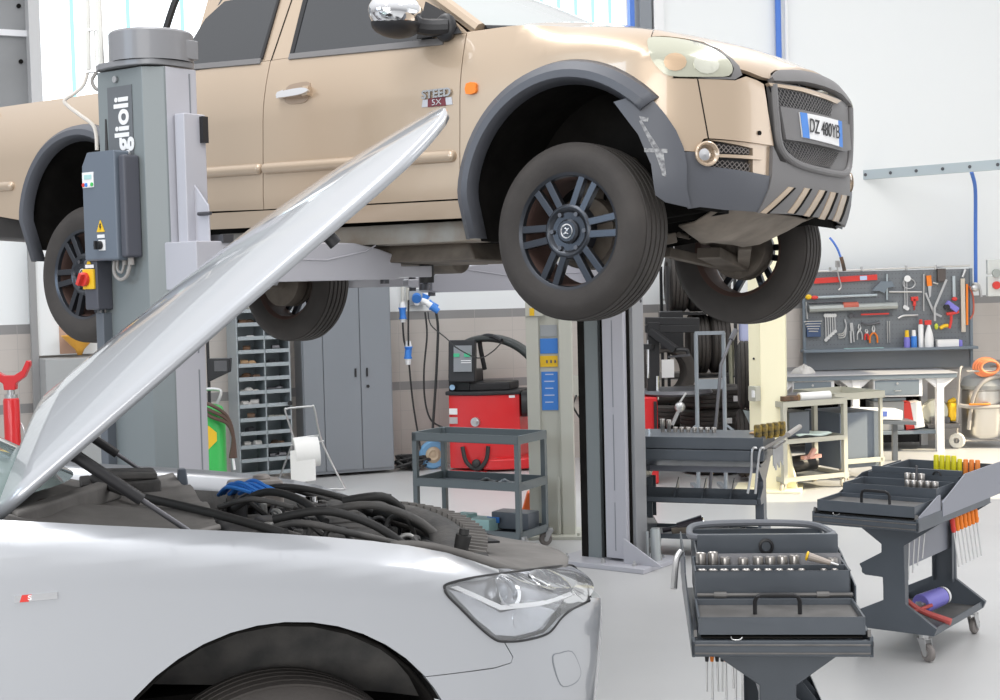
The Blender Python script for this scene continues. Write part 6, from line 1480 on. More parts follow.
q = MB(); q.cyl(R4 @ Vector((-.04, .10, .95)), R4 @ Vector((.26, .06, .955)), .042, seg=24); t = one(q, 'paper_roll', M['paper'], 'white paper roll lying on top of the beige cart', 'paper roll')
q = MB(); q.cyl(R4 @ Vector((-.042, .10, .95)), R4 @ Vector((-.046, .10, .95)), .028, seg=18); q.build('cardboard_core', M['cardboard'], t)
q = MB(); q.box((-.19, .05, .955), (.15, .09, .05), M4=R4); one(q, 'red_box', M['rust'], 'small rust-red box on the left of the beige cart top', 'box', bevel=.004)
q = MB(); q.box((-.02, .30, .955), (.50, .22, .03), M4=R4); one(q, 'black_tray', M['tooldark'], 'flat black tray at the back of the beige cart top', 'tray', bevel=.004)
q = MB(); q.grid(lambda i, j: R4 @ Vector((-.10+.50*i*.7, .02+.3*j, .555+.012*math.sin(i*7+j*5))), 12, 6); one(q, 'folded_sheets', mat('mint_paper', (.62, .72, .66), .8), 'pale green sheets on the middle shelf of the beige cart', 'sheets', ang=60, solid=.012)
q = MB(); q.box((-.06, .2, .68), (.22, .26, .26), M4=R4); one(q, 'dark_case', M['liftdark'], 'dark blue-grey case on the middle shelf of the beige cart', 'case', bevel=.01)
q = MB(); q.cyl(R4 @ Vector((-.10, .2, .24)), R4 @ Vector((.2, .22, .25)), .075, seg=16); one(q, 'black_hose_roll', M['black'], 'black roll on the bottom shelf of the beige cart', 'roll')
q = MB(); q.bar(R4 @ Vector((.0, .02, .33)), R4 @ Vector((.06, .02, .42)), .04, .03); q.bar(R4 @ Vector((-.05, .05, .33)), R4 @ Vector((.14, .05, .34)), .05, .03); one(q, 'red_pump', mat('pale_red', (.55, .30, .25), .6), 'small pale red tool on the bottom shelf of the beige cart', 'tool')
C1 = fl(850, 482); D1 = fl(877, 479.5); kx = (D1-C1); kx.z = 0; KW = kx.length+.04; kx.normalize(); ka = ang_of(kx)
cc2 = thing('cabinet_cart', 'blue-grey sided cart with a beige top tray standing right behind the beige cart', 'cart', (C1.x, C1.y+.12, 0), ka)
cc2.scale.z = .85
q = MB(); q.box((KW/2, .3, .42), (KW+.1, .55, .60)); q.build('body', M['boxgrey'], cc2, bevel=.006)
tray('top_tray', cc2, -.16, KW+.06, -.05, .6, .87, .945, M['beige'], M['beige'])
q = MB(); q.box((KW/2, -.02, .20), (KW+.12, .03, .05)); q.box((KW+.03, -.02, .5), (.03, .03, .75)); q.build('front_rail', M['beige'], cc2, bevel=.003)
for x in (.02, KW-.02): castor(cc2, x, .02, .045, 'wheeltan', turn=.9); castor(cc2, x, .5, .045, 'wheeltan', turn=.3)
p = at(877, 411, 14.35)
q = MB(); q.box((p.x, 14.4, p.z-.03), (.46, .28, .10), rot=(0, .05, 0)); t = one(q, 'foam_carton', M['white'], 'white carton lying on a grey board right of the beige cart', 'carton', bevel=.01)
q = MB(); q.box((p.x+.02, 14.256, p.z-.02), (.11, .004, .05), rot=(0, .05, 0)); q.build('carton_print', mat('print_blue', (.12, .18, .50), .5), t)
q = MB(); q.box((p.x+.05, 14.4, p.z-.105), (.62, .32, .035), rot=(0, .05, 0)); q.box((p.x-.15, 14.45, (p.z-.12)/2), (.05, .05, p.z-.12)); q.box((p.x+.2, 14.45, (p.z-.14)/2), (.05, .05, p.z-.14)); one(q, 'small_stand', M['liftdark'], 'dark low stand carrying the white carton', 'stand', bevel=.003)

# ---- columns of the neighbouring lift
c_ = fl(762, 491.5); yc = thing('lift_column', 'cream-yellow lift column with sunlight put into its paint', 'lift column', (c_.x, c_.y, 0), -.25)
q = MB(); prz(q, [(-.105, .10), (0, 0), (0, .26), (-.105, .26)], .02, 3.1); q.build('column_side', M['cream'], yc, bevel=.003)
q = MB(); prz(q, [(.001, 0), (.215, .01), (.215, .26), (.001, .26)], .02, 3.1); q.prism([(.21, .02), (.30, .02), (.215, .45)], .05, .24, lambda x, z, d: Vector((x, d, z))); q.build('column_face', M['cream'], yc, bevel=.003)
q = MB(); q.box((.05, .12, .012), (.58, .50, .024)); q.build('base_plate', M['cream'], yc, bevel=.004)
q = MB(); q.box((-.05, -.02, .86), (.095, .06, .13), rot=(0, 0, -.75)); b2 = q.build('limit_switch', M['beige'], yc, bevel=.003)
q = MB(); q.box((-.055, -.06, .86), (.03, .02, .06), rot=(0, 0, -.75)); q.build('switch_button', M['white'], b2)
q = MB(); q.cyl((-.055, .045, 1.16), (-.06, .04, 1.16), .010, seg=10); q.build('hole', M['black'], yc)
c_ = fl(553, 538); pc_ = thing('lift_column', 'pale grey lift column with blue and yellow stickers left of the grey column', 'lift column', (c_.x, c_.y, 0), -.08)
q = MB(); prz(q, [(-.165, .0), (-.075, 0), (-.075, .04), (.075, .04), (.075, .0), (.165, 0), (.165, .28), (-.165, .28)], .02, 2.3); pb = q.build('column', M['palepost'], pc_, bevel=.003)
q = MB(); q.box((0, .10, 1.72), (.33, .2, .06)); q.box((-.10, -.005, 1.70), (.13, .01, .14)); q.build('column_head', M['palepost'], pc_, bevel=.003)
s0 = 1450/c_.y
def stick(nm, x0, x1, y0, y1, m):
    a = at(x0, y1, c_.y-.02); b_ = at(x1, y0, c_.y-.02); q = MB(); q.box(((a.x+b_.x)/2-c_.x, .036, (a.z+b_.z)/2), (b_.x-a.x, .004, b_.z-a.z)); return q.build(nm, M[m] if isinstance(m, str) else m, pc_, smooth=False)
stick('grey_sticker', 540, 557, 325, 337, mat('sticker_grey', (.36, .38, .40), .5)); bs_ = stick('blue_sticker', 540, 557.5, 338.5, 354, 'blue'); stick('yellow_sticker', 540, 557.5, 356, 367.5, 'yellow'); b3 = stick('blue_sticker', 542, 557.5, 372, 411, 'blue')
for k in range(5):
    a = at(544.5, 375+7*k, c_.y-.03); q = MB(); q.box((a.x-c_.x+.035, .033, a.z), (.06+.015*(k % 2), .002, .008)); q.build('sticker_print', mat('pale_blue', (.5, .6, .8), .3), b3, smooth=False)
a = at(551, 362, c_.y-.03); q = MB()
for k in range(3): q.box((a.x-c_.x-.03+.03*k, .033, a.z), (.012, .002, .022))
q.build('sticker_print', M['tooldark'], pc_, smooth=False)
a = at(532, 312, c_.y-.03); q = MB(); q.box((a.x-c_.x, -.012, a.z), (.035, .004, .055)); q.build('yellow_sticker', M['yellow'], pc_, smooth=False)
q = MB(); q.box((0, .12, .012), (.44, .42, .024))
for x in (-.19, .19): q.cyl((x, -.05, .02), (x, -.05, .045), .014, seg=6)
q.build('base_plate', M['palepost'], pc_, bevel=.003)
# flares at the foot
q = MB()
for x in (-.08, .04): q.prism([(x, .02), (x+.02, .02), (x+.02, .42), (x+.01, .46), (x, .42)], -.02, .0, lambda a, z, d: Vector((a, d, z)))
q.build('foot_rib', M['palepost'], pc_, bevel=.003)

# ================================================================ wheel balancer, grey trolley, tyre bay
s_at = lambda px, py: fl(px, py)
# ---- red wheel balancer
wb0 = fl(478, 471.5); wb = thing('wheel_balancer', 'red wheel balancing machine with a black top and display behind the grey trolley', 'wheel balancer', (wb0.x, wb0.y, 0), -.30)
q = MB(); q.prism([(-.30, 0), (.10, -.03), (.10, .02), (.10, .50), (-.30, .50)], .0, .01, lambda x, y, d: Vector((x, y, d)))
q.prism([(-.29, 0), (.05, -.02), (.40, .16), (.40, .52), (-.29, .52)], .03, .76, lambda x, y, d: Vector((x, y, d))); q.build('cabinet', M['red'], wb, bevel=.012)
q = MB(); q.prism(spl2([(.06, -.04), (.34, .02), (.56, .16), (.56, .34), (.40, .50), (.06, .4)], 2, True), .02, .13, lambda x, y, d: Vector((x, y, d))); q.build('foot_cover', M['red'], wb, bevel=.02)
q = MB(); q.prism([(-.32, -.02), (.05, -.04), (.42, .14), (.42, .54), (-.32, .54)], .76, .80, lambda x, y, d: Vector((x, y, d))); q.prism([(-.31, .06), (-.08, .04), (-.08, .5), (-.31, .5)], .80, 1.0, lambda x, y, d: Vector((x, y, d)))
q.prism([(-.08, .03), (.30, .18), (.30, .5), (-.08, .5)], .80, .88, lambda x, y, d: Vector((x, y, d))); q.build('weight_tray', M['black'], wb, bevel=.012)
q = MB(); q.box((-.14, .02, 1.10), (.27, .10, .42), rot=(-.12, 0, .1)); ds = q.build('display_head', M['black'], wb, bevel=.012)
q = MB(); q.box((-.115, -.045, 1.13), (.185, .008, .26), rot=(-.12, 0, .1)); sc_ = q.build('display_panel', mat('display_panel', (.22, .23, .24), .3), ds)
for dx in (-.06, .05):
    q = MB(); q.box((-.115+dx, -.057, 1.165), (.06, .006, .035), rot=(-.12, 0, .1)); q.build('green_digits', mat('green_display', (.03, .25, .12), .3, emit=(.05, .6, .3), es=.25), sc_)
for k in range(5):
    q = MB(); q.box((-.08, -.052+.003*k, 1.11-.020*k), (.10, .006, .007), rot=(-.12, 0, .1)); q.build('display_line', M['white'], sc_)
q = MB(); q.cyl((.0, -.02, .50), (.0, -.06, .50), .045, seg=20); q.cyl((.0, -.06, .50), (.02, -.13, .50), .020, seg=12); q.build('shaft', M['steel'], wb)
q = MB(); q.tube([(.0, .30, 1.0), (-.02, .22, 1.28), (.05, .16, 1.34), (.16, .10, 1.34), (.26, .06, 1.30)], .024, 8); q.build('guard_arm', M['black'], wb)
def guard(i, j):
    a = math.radians(118-95*i); r = .62+.0*j; return Vector((.02+.62*math.cos(a)*1.0+.06, .10+.22*j, .74+.60*math.sin(a)+.02*math.sin(PI*j)))
q = MB(); q.grid(guard, 16, 5); q.build('wheel_guard', mat('guard_black_green', (.03, .035, .033), .35), wb, solid=.055)
q = MB(); q.cyl((.40, .22, .66), (.46, .24, .66), .13, seg=24); q.cyl((.46, .24, .66), (.56, .27, .66), .02, seg=10); q.cyl((.47, .245, .66), (.48, .25, .66), .06, seg=16); q.build('hub_flange', M['black'], wb)
for z in (.60, .51):
    q = MB(); q.box((-.24, -.012, z), (.085, .004, .06 if z > .55 else .065)); q.build('rating_label', M['white'] if z > .55 else mat('label_grey', (.45, .42, .42), .5), wb)
q = MB(); q.cyl((-.25, .01, .84), (-.25, .0, .84), .028, seg=16); q.build('round_sticker', mat('sky_sticker', (.35, .55, .75), .4), wb)
q = MB(); q.box((.33, .13, .74), (.06, .02, .025), rot=(0, 0, .48)); q.box((.28, .112, .185), (.14, .02, .03), rot=(0, 0, .48)); q.build('white_label', M['white'], wb)
q = MB(); q.tube([(-.14, -.05, .25), (-.10, -.08, .12), (-.03, -.08, .05), (.05, -.08, .05), (.11, -.06, .13), (.13, -.05, .26)], .022, 8); q.ball(Vector((.01, -.08, .09)), .045); q.build('caliper_strap', M['seal'], wb)
cbx = fl(524, 460); q = MB(); q.box((cbx.x+.02, cbx.y+.5, .44), (.34, .4, .88)); one(q, 'machine_cabinet', M['locker'], 'plain grey cabinet behind the red wheel balancer', 'cabinet', bevel=.01)
p = at(502, 380, cbx.y+.45); q = MB(); q.box((p.x, p.y, .985), (.30, .22, .20)); o = one(q, 'printer', M['black'], 'black box device standing on the cabinet behind the balancer', 'device', bevel=.02)
q = MB(); q.box((p.x-.14, p.y-.112, .99), (.03, .006, .15)); q.build('front_strip', M['white'], o)
p = at(523, 375, cbx.y+.40); q = MB(); q.cyl(p, p+Vector((0, -.03, 0)), .05, seg=20); q.tube([p+Vector((-.3, 0, -.06)), p+Vector((-.1, -.02, -.05)), p], .012, 6); one(q, 'pressure_gauge', M['steel'], 'small steel gauge beside the black device', 'gauge')
# thin wire from display to wall
q = MB(); q.tube([at(428, 312, 14.6), at(431, 325, 14.4), at(446, 338, 14.2), at(457, 348, 14.05), at(478, 358, 14.0), at(492, 352, 14.0), at(502, 342, 14.0)], .006, 6); one(q, 'thin_cable', M['seal'], 'thin cable running from the wall socket over the balancer display', 'cable')
# ---- grey three-shelf trolley
g1 = fl(411.5, 433, .82); g2 = fl(518, 437, .82); vx = (g2-g1); gw = vx.length; vx.normalize(); vy = Vector((-vx.y, vx.x, 0)); ga = ang_of(vx)
gt = thing('service_trolley', 'empty grey three-shelf trolley in front of the red balancer', 'trolley', (g1.x, g1.y, 0), ga)
gd = .42
for x in (.018, gw-.018):
    for y in (.018, gd-.018):
        q = MB(); q.box((x, y, .46), (.036, .036, .72)); q.build('leg', M['trolley'], gt, bevel=.002); castor(gt, x, y, .048, 'wheelgrey', turn=.4+y)
for z0, z1 in ((.765, .825), (.44, .50), (.10, .155)):
    t_ = tray('shelf', gt, 0, gw, 0, gd, z0, z1, M['trolley'], mat('trolley_mat', (.085, .10, .12), .5), wall=.012)
q = MB(); q.tube([(-.02, .12, .80), (-.05, .14, .80), (-.05, .30, .80), (-.02, .32, .80)], .010, 8); q.build('push_handle', M['cyanp'], gt)
RG = Matrix.Translation((g1.x, g1.y, 0)) @ Matrix.Rotation(ga, 4, 'Z')
q = MB(); q.box((gw*.50, .18, .165), (.26, .16, .09), M4=RG); q.box((gw*.36, .16, .175), (.13, .2, .11), M4=RG); one(q, 'green_crate', M['cyanp'], 'pale green plastic bin on the bottom shelf of the grey trolley', 'bin', bevel=.008)
q = MB(); q.box((gw*.76, .31, .19), (.30, .17, .12), M4=RG); o = one(q, 'dark_case', M['liftdark'], 'dark flat case at the back of the bottom shelf of the grey trolley', 'case', bevel=.008)
q = MB(); q.box((gw*.62, .205, .195), (.10, .006, .04), M4=RG); q.build('case_label', M['blue'], o)
for nm_, x, y, m_, lb, dz in (('papers', .16, .2, 'rust', 'rust-coloured card on the left of the middle shelf of the grey trolley', .004), ('papers', .30, .15, 'cyanp', 'pale sheet on the middle shelf of the grey trolley', .006), ('rag', .48, .22, 'black', 'black cloth on the middle shelf of the grey trolley', .02), ('rag', .64, .2, 'liftdark', 'dark blue-green cloth at the right of the middle shelf of the grey trolley', .015)):
    q = MB()
    if nm_ == 'papers': q.box((x, y, .452+dz), (.15, .10, dz), M4=RG, rot=(0, 0, .3))
    else: q.grid(lambda i, j: RG @ Vector((x-.07+.15*i, y-.06+.12*j, .455+.03*math.sin(PI*i)*math.sin(PI*j)+.006*math.sin(9*i+7*j))), 8, 6)
    one(q, nm_, M[m_], lb, 'cloth' if nm_ == 'rag' else 'paper', ang=60, solid=0 if nm_ == 'papers' else .006)
# traffic cone shaped wedge, tyre wheel, cable heap on the floor
c_ = fl(521, 531); q = MB(); q.prism([(-.10, 0), (.09, 0), (.08, .30), (.055, .30), (.0, .12)], -.06, .06, lambda x, z, d: Vector((c_.x+x, c_.y+d, z))); one(q, 'wheel_chock', mat('chock_orange', (.75, .14, .03), .5), 'orange-red wedge standing on the floor behind the grey trolley', 'wedge', bevel=.01)
c_ = fl(433, 469); t = thing('barrow_tyre', 'small blue-rimmed barrow wheel with tan hub leaning by the wall', 'wheel', (c_.x, c_.y, 0), .35)
q = MB(); q.lathe([(.085, -.03), (.13, -.035), (.145, -.015), (.145, .015), (.13, .035), (.085, .03), (.085, -.03)], (0, 0, .146), (0, 1, 0), 32); q.build('tyre', mat('wheel_blue', (.16, .34, .55), .5), t)
q = MB(); q.lathe([(.088, .0), (.085, -.02), (.05, -.035), (.03, -.025), (.0, -.03)], (0, 0, .146), (0, 1, 0), 28); q.build('hub', mat('hub_tan', (.50, .40, .28), .5), t)
rr_ = random.Random(5)
c_ = fl(412, 470); q = MB()
for k in range(9): q.tube([(c_.x+rr_.uniform(-.17, .17), c_.y+rr_.uniform(-.12, .12), rr_.uniform(.02, .15)) for _ in range(7)], .013, 6)
o = one(q, 'cable_heap', M['seal'], 'heap of dark cables on the floor left of the blue-rimmed wheel', 'cables')
# ---- wall sockets and hanging plugs between the lockers and the balancer
q = MB()
for px in (402.5, 408): q.tube([onplane(px-.6, 225, WC+nb*.02, nb), onplane(px, 285, WC+nb*.02, nb), onplane(px, 302, WC+nb*.02, nb)], .018, 8, smooth=False)
one(q, 'thin_conduits', M['whitepipe'], 'pair of thin grey conduits coming down beside the lockers', 'conduit')
def plug(px, py, rot, label, col='blue', Y=14.55, L=.13):
    t = thing('plug', label, 'plug', at(px, py, Y)); R_ = Matrix.Rotation(rot, 3, 'Y')
    q = MB(); q.cyl(R_ @ Vector((0, 0, -L*.5)), R_ @ Vector((0, 0, 0)), .030, .036, seg=14); q.cyl(R_ @ Vector((0, 0, 0)), R_ @ Vector((0, 0, L*.12)), .042, seg=14); q.build('collar', M[col], t)
    q = MB(); q.cyl(R_ @ Vector((0, 0, L*.12)), R_ @ Vector((0, 0, L*.55)), .034, .024, seg=14); q.build('plug_body', M['white'], t); return t
t = thing('power_socket', 'grey wall socket box with a blue cap beside the lockers', 'socket', onplane(417, 297, WC+nb*.045, nb))
q = MB(); q.box((0, 0, 0), (.16, .08, .17)); q.build('box', mat('socket_grey2', (.40, .42, .44), .5), t, bevel=.008)
q = MB(); q.cyl((0, -.04, .0), (0, -.09, -.02), .048, seg=16); q.build('cap', M['blue'], t)
q = MB(); q.cyl((0, -.04, -.055), (0, -.07, -.06), .030, seg=14); q.build('lower_cap', M['white'], t)
plug(426, 296, .35, 'grey and blue plug with a loop, upper right of the wall socket', Y=14.6)
plug(430, 304, -1.1, 'large blue plug lying sideways right of the wall socket', L=.17)
plug(432.5, 307, -.9, 'blue plug just below the large sideways one', L=.15, Y=14.5)
plug(402.5, 309, 0, 'white and blue coupling on the left hanging cable', Y=14.6)
plug(403, 318, PI, 'lower blue coupling end on the left hanging cable', Y=14.6, L=.08)
plug(408.5, 348, 0, 'blue and white inline plug halfway down the wall', Y=14.6)
plug(408, 357, PI, 'blue inline socket under the halfway plug', Y=14.55, L=.14)
for k, (pts, lb) in enumerate((([(402.5, 318), (404, 340), (408, 355), (411, 385), (414, 410), (419, 440), (422, 462)], 'dark cable hanging from the left coupling down to the floor'), ([(408.5, 300), (408.3, 325), (408.5, 346)], 'short cable between the socket box and the inline plug'),
        ([(425, 312), (427, 335), (424, 370), (425, 400), (431, 420), (444, 428)], 'slack cable from the wall socket curving to the trolley'), ([(436, 312), (438, 330), (436.5, 370), (434, 410), (432.5, 432)], 'thick dark cable hanging straight from the blue plugs'))):
    q = MB(); q.tube([at(x, y, 14.6-.03*k) for x, y in pts], .010 if k != 3 else .014, 6); one(q, 'hanging_cable', M['seal'], lb, 'cable')
# coiled blue hose beside the pale column
q = MB(); P_ = [at(530.5, 322+i*.42, 14.0)+Vector((.025*math.cos(i*1.6), .025*math.sin(i*1.6), 0)) for i in range(52)]
q.tube(P_, .007, 6, smooth=False); q.tube([at(531, 322, 14.0), at(529, 312, 14.2), at(533, 306, 14.2)], .008, 6); one(q, 'coiled_hose', mat('hose_sky', (.12, .40, .75), .4), 'coiled light blue air hose left of the pale grey column', 'hose')
# small socket between pale and grey columns
p = onplane(576, 386, WC+nb*.035, nb); q = MB(); q.box(p, (.10, .06, .22)); o = one(q, 'power_socket', M['palepost'], 'pale wall socket seen between the pale grey and the dark grey column', 'socket', bevel=.006)
q = MB(); q.tube([p+Vector((.0, -.03, -.1)), at(573, 405, 14.5), at(576, 412, 14.5), at(580, 418, 14.5)], .010, 6); q.build('socket_cable', M['seal'], o)

# ---- tyre changer with its black helper arms
t0 = fl(652, 482); tc = thing('tyre_changer', 'black and red tyre changer with helper arms behind the grey column', 'tyre changer', (t0.x, t0.y, 0))
X0, Y0 = t0.x, t0.y
L_ = lambda px, py, dy=0: at(px, py, Y0+dy) - Vector((X0, Y0, 0))
q = MB(); q.box((-.10, .15, .40), (.30, .6, .80)); q.build('cabinet', M['red'], tc, bevel=.015)
a = L_(655.5, 420, -.16); q = MB(); q.box((a.x, a.y-.0, a.z), (.028, .04, .34)); q.build('pedal_slot', M['black'], tc, bevel=.008)
q = MB(); a = L_(653, 400); b_ = L_(653, 322); q.bar(a, b_, .11, .11, up=(0, 1, 0)); q.build('column', M['black'], tc, bevel=.006)
for y0_, y1_, dd_ in ((321, 321.5, 0), (329, 328.5, .0)):
    q = MB(); q.bar(L_(645, y0_), L_(699, y1_), .08, .07); q.build('horizontal_arm', M['black'], tc, bevel=.006)
q = MB(); q.bar(L_(651, 331, -.05), L_(676, 350, -.2), .07, .06); q.tube([L_(676, 350, -.2), L_(686, 350, -.2), L_(688, 354, -.2)], .018, 8); q.build('tilt_arm', M['black'], tc, bevel=.006)
q = MB(); q.cyl(L_(648, 340, -.05), L_(648, 378, -.05), .012, seg=8); q.cyl(L_(657.5, 376, -.06), L_(657.5, 400, -.06), .016, seg=8); q.build('steel_rod', M['chrome'], tc)
q = MB(); q.bar(L_(668, 357, -.1), L_(690, 355, -.1), .02, .02); q.build('cross_tool', M['tooldark'], tc)
q = MB(); q.cyl(L_(647, 344, -.04), L_(647, 349, -.04), .07, seg=16); q.build('collar', M['black'], tc)
q = MB(); q.lathe([(0, 0), (.32, 0), (.34, .02), (.32, .05), (.1, .06), (0, .06)], (.25, .10, .80), (0, 0, 1), 36); q.build('turntable', M['tooldark'], tc)
q = MB(); q.cyl(L_(678, 405, -.25), L_(686, 393, -.25), .010, seg=8); q.ball(L_(680, 407, -.25), .05, (1, .8, 1)); q.bar(L_(680, 407, -.25), L_(672, 425, -.25), .03, .03); q.build('bead_tool', M['steel'], tc)
q = MB(); q.box(L_(672, 313, .5), (.20, .2, .0)); q.box(L_(671, 330, .45), (.22, .14, .36)); q.build('control_unit', M['black'], tc, bevel=.01)
# ---- tyres: stacks and upright
def make_tyre(R=.315, Wd=.20, rr=.20, label='', cat='tyre'):
    q = MB(); h = Wd/2
    prof = [(rr, -h+.02), (rr+.01, -h+.004), (rr+.05, -h-.004), (R-.03, -h+.004), (R-.006, -h+.02)]
    tr = []
    for i in range(4):
        a = -h+.02+(Wd-.04)*i/4; b = a+(Wd-.04)/4
        tr += [(R-.012, a+.003), (R, a+.005), (R, b-.005), (R-.012, b-.003)]
    prof = prof+tr+[(r, -z) for r, z in reversed(prof)]
    prof += [(rr+.008, 0)]
    q.lathe(prof+[prof[0]], (0, 0, 0), (0, 0, 1), 48); return q.build('tyre', M['rubber'], ang=30)
ty = make_tyre(); first_t = [True]
def put_tyre(p, label, rot=None, sc=1.0, lab=None):
    if first_t[0]: o = ty; first_t[0] = False
    else: o = ty.copy(); COL.objects.link(o)
    o.location = p; o.scale = (sc, sc, sc)
    if rot: o.rotation_euler = rot
    tag(o, label, 'tyre', 'tyres in the tyre bay')
    if lab:
        q = MB(); q.box(lab[0], lab[1]); q.build('paper_label', M['white'], o, smooth=False)
    return o
sA = fl(675, 469); sB = fl(713, 468); YA = max(sA.y, 13.4); 
xa = at(673, 430, 14.5).x; xb = at(713, 430, 13.95).x
for k in range(3): put_tyre((xa, 14.5, .105+.208*k), ['bottom', 'second', 'third'][k]+' tyre of the left stack behind the tyre changer', lab=((.1, -.285, .02), (.12, .03, .02)) if k != 1 else None)
put_tyre((at(664, 378, 14.5).x, 14.5, .62+.32), 'upright tyre with a white and pink label standing on the left stack', rot=(PI/2, 0, .25), lab=((.0, .04, .11), (.13, .18, .01)))
for k in range(4): put_tyre((xb+.02*(k % 2), 13.95, .105+.208*k), ['bottom', 'second', 'third', 'top'][k]+' tyre of the middle stack seen through the grey hoop', lab=((.10 if k < 3 else .17, -.30, .0), (.07, .03, .05 if k > 1 else .03)) if k in (1, 2, 3) else None)
RX = at(708, 300, 14.85).x
for k, (cx1, cz1) in enumerate(((-.105, 1.205), (.105, 1.205), (-.105, 1.84), (.105, 1.84), (-.315, 1.84))): put_tyre((RX+cx1, 14.9, cz1), ['lower left', 'lower right', 'upper middle', 'upper right', 'upper left'][k]+' upright tyre on the black rack behind the hoop', rot=(0, PI/2, 0), sc=.99)
q = MB()
for dx in (-.44, .24):
    for dy in (-.28, .28): q.bar((RX+dx, 14.9+dy, 0), (RX+dx, 14.9+dy, 2.0), .03, .03, up=(0, 1, 0))
for z in (.87, 1.51): q.box((RX-.10, 14.9, z), (.70, .6, .015))
one(q, 'tyre_rack', M['black'], 'dark frame holding the column of tyres behind the hoop', 'rack')
put_tyre((at(748, 392, 13.3).x, 13.35, .34), 'tyre standing upright half hidden behind the cream-yellow column, lower one', rot=(0, PI/2, -.12))
put_tyre((at(748, 392, 13.3).x+.02, 13.35, .97), 'tyre standing upright half hidden behind the cream-yellow column, upper one', rot=(0, PI/2, -.14))
q = MB(); q.prism([(0, .0), (.22, -.04), (.22, -.42), (.10, -.22)], 0, .01, lambda x, z, d: at(743, 410, 13.0)+Vector((x, d, z))); one(q, 'panel_corner', mat('pale_steel_panel', (.40, .46, .50), .4, .3), 'pale steel panel corner showing left of the cream-yellow column', 'panel')
q = MB(); q.box(at(747, 329, 14.6), (.16, .1, .26)); one(q, 'blue_canister', mat('pale_violet', (.42, .45, .66), .5), 'pale blue canister on the wall behind the cream-yellow column', 'canister', bevel=.03)
# ---- grey hoop frame of the wheel cage
hx0, hx1 = at(697, 400, 12.4).x, at(724.5, 400, 12.4).x; zt0 = at(710, 333, 12.4).z
q = MB(); q.tube([(hx0, 12.4, .03), (hx0, 12.4, zt0)], .018, 8, smooth=False); q.tube([(hx1, 12.4, .03), (hx1, 12.4, zt0)], .018, 8, smooth=False); q.bar((hx0-.01, 12.4, zt0), (hx1+.01, 12.4, zt0), .03, .03)
zb = at(710, 384, 12.4).z; q.bar((hx0, 12.4, zb), (hx1, 12.4, zb), .02, .085, up=(0, 0, 1))
q.bar((hx0, 12.4, .05), (hx0, 12.8, .05), .04, .03); q.bar((hx1, 12.4, .05), (hx1, 12.8, .05), .04, .03)
q.bar((hx0, 12.4, .62), (hx0-.2, 12.4, .45), .02, .02); q.bar((hx1, 12.4, .62), (hx1+.15, 12.4, .5), .02, .02)
one(q, 'wheel_cage', mat('hoop_grey', (.28, .31, .34), .4, .3), 'tall grey metal hoop in front of the tyre stacks', 'frame')
q = MB(); q.tube([Vector((at(708, 430, 12.1).x, 12.1, .02)), at(721, 365, 12.2), at(731, 340, 12.3)], .014, 8, smooth=False); q.tube([at(731, 340, 12.3), at(736, 330, 12.35)], .024, 8, smooth=False); one(q, 'lever', M['tooldark'], 'long lever with a black grip leaning against the grey hoop', 'lever')
q = MB(); q.tube([at(730, 345, 14.6), at(731, 380, 14.6), at(734, 400, 14.6)], .02, 8); q.tube([at(733, 335, 14.65), at(733, 400, 14.65)], .012, 8); one(q, 'olive_hose', mat('olive_hose', (.20, .20, .15), .5), 'olive hose loop hanging on the tiles right of the hoop', 'hose')
q = MB(); q.box(at(686, 299, 15.25), (.50, .16, .02)); q.tube([at(669, 296, 15.2), at(686, 293, 15.2), at(700, 297, 15.2)], .012, 6); q.box(at(686, 304, 15.3), (.03, .1, .1)); o = one(q, 'wire_shelf', M['steel'], 'narrow wire shelf on the wall above the tyre changer', 'shelf')

# ================================================================ along the left wall
def lw(px, py, off=0.0): return onplane(px, py, WC+nl*off, nl)
# lockers
k0 = fl(305.5, 479); k1 = fl(395, 472.5); kd = (k1-k0); kw = kd.length; kd.normalize()
lk = thing('locker', 'tall grey steel locker cabinet against the tiled wall', 'locker', (k0.x, k0.y, 0), ang_of(kd))
q = MB(); q.box((kw/2, .165, 1.0), (kw, .31, 1.94)); q.build('carcass', M['locker'], lk, bevel=.004)
d0 = (at(327, 400, k0.y).x-at(305.5, 400, k0.y).x); d1 = kw*(363-305.5)/(395-305.5)
for xa_, xb_ in ((.012, d0-.004), (d0+.004, d1-.004), (d1+.004, kw-.012)):
    q = MB(); q.box(((xa_+xb_)/2, .004, 1.0), (xb_-xa_, .018, 1.88)); dr_ = q.build('door', M['locker'], lk, bevel=.003)
    if xa_ > .1:
        sx_ = xb_-.05 if xb_ < kw-.2 else xa_+.06
        q = MB(); q.box((sx_, -.012, 1.02), (.018, .012, .085)); q.build('handle', M['black'], dr_, bevel=.003)
q = MB(); q.cyl((d1+.07, -.006, .88), (d1+.07, -.014, .88), .016, seg=14); q.build('lock', M['black'], lk)
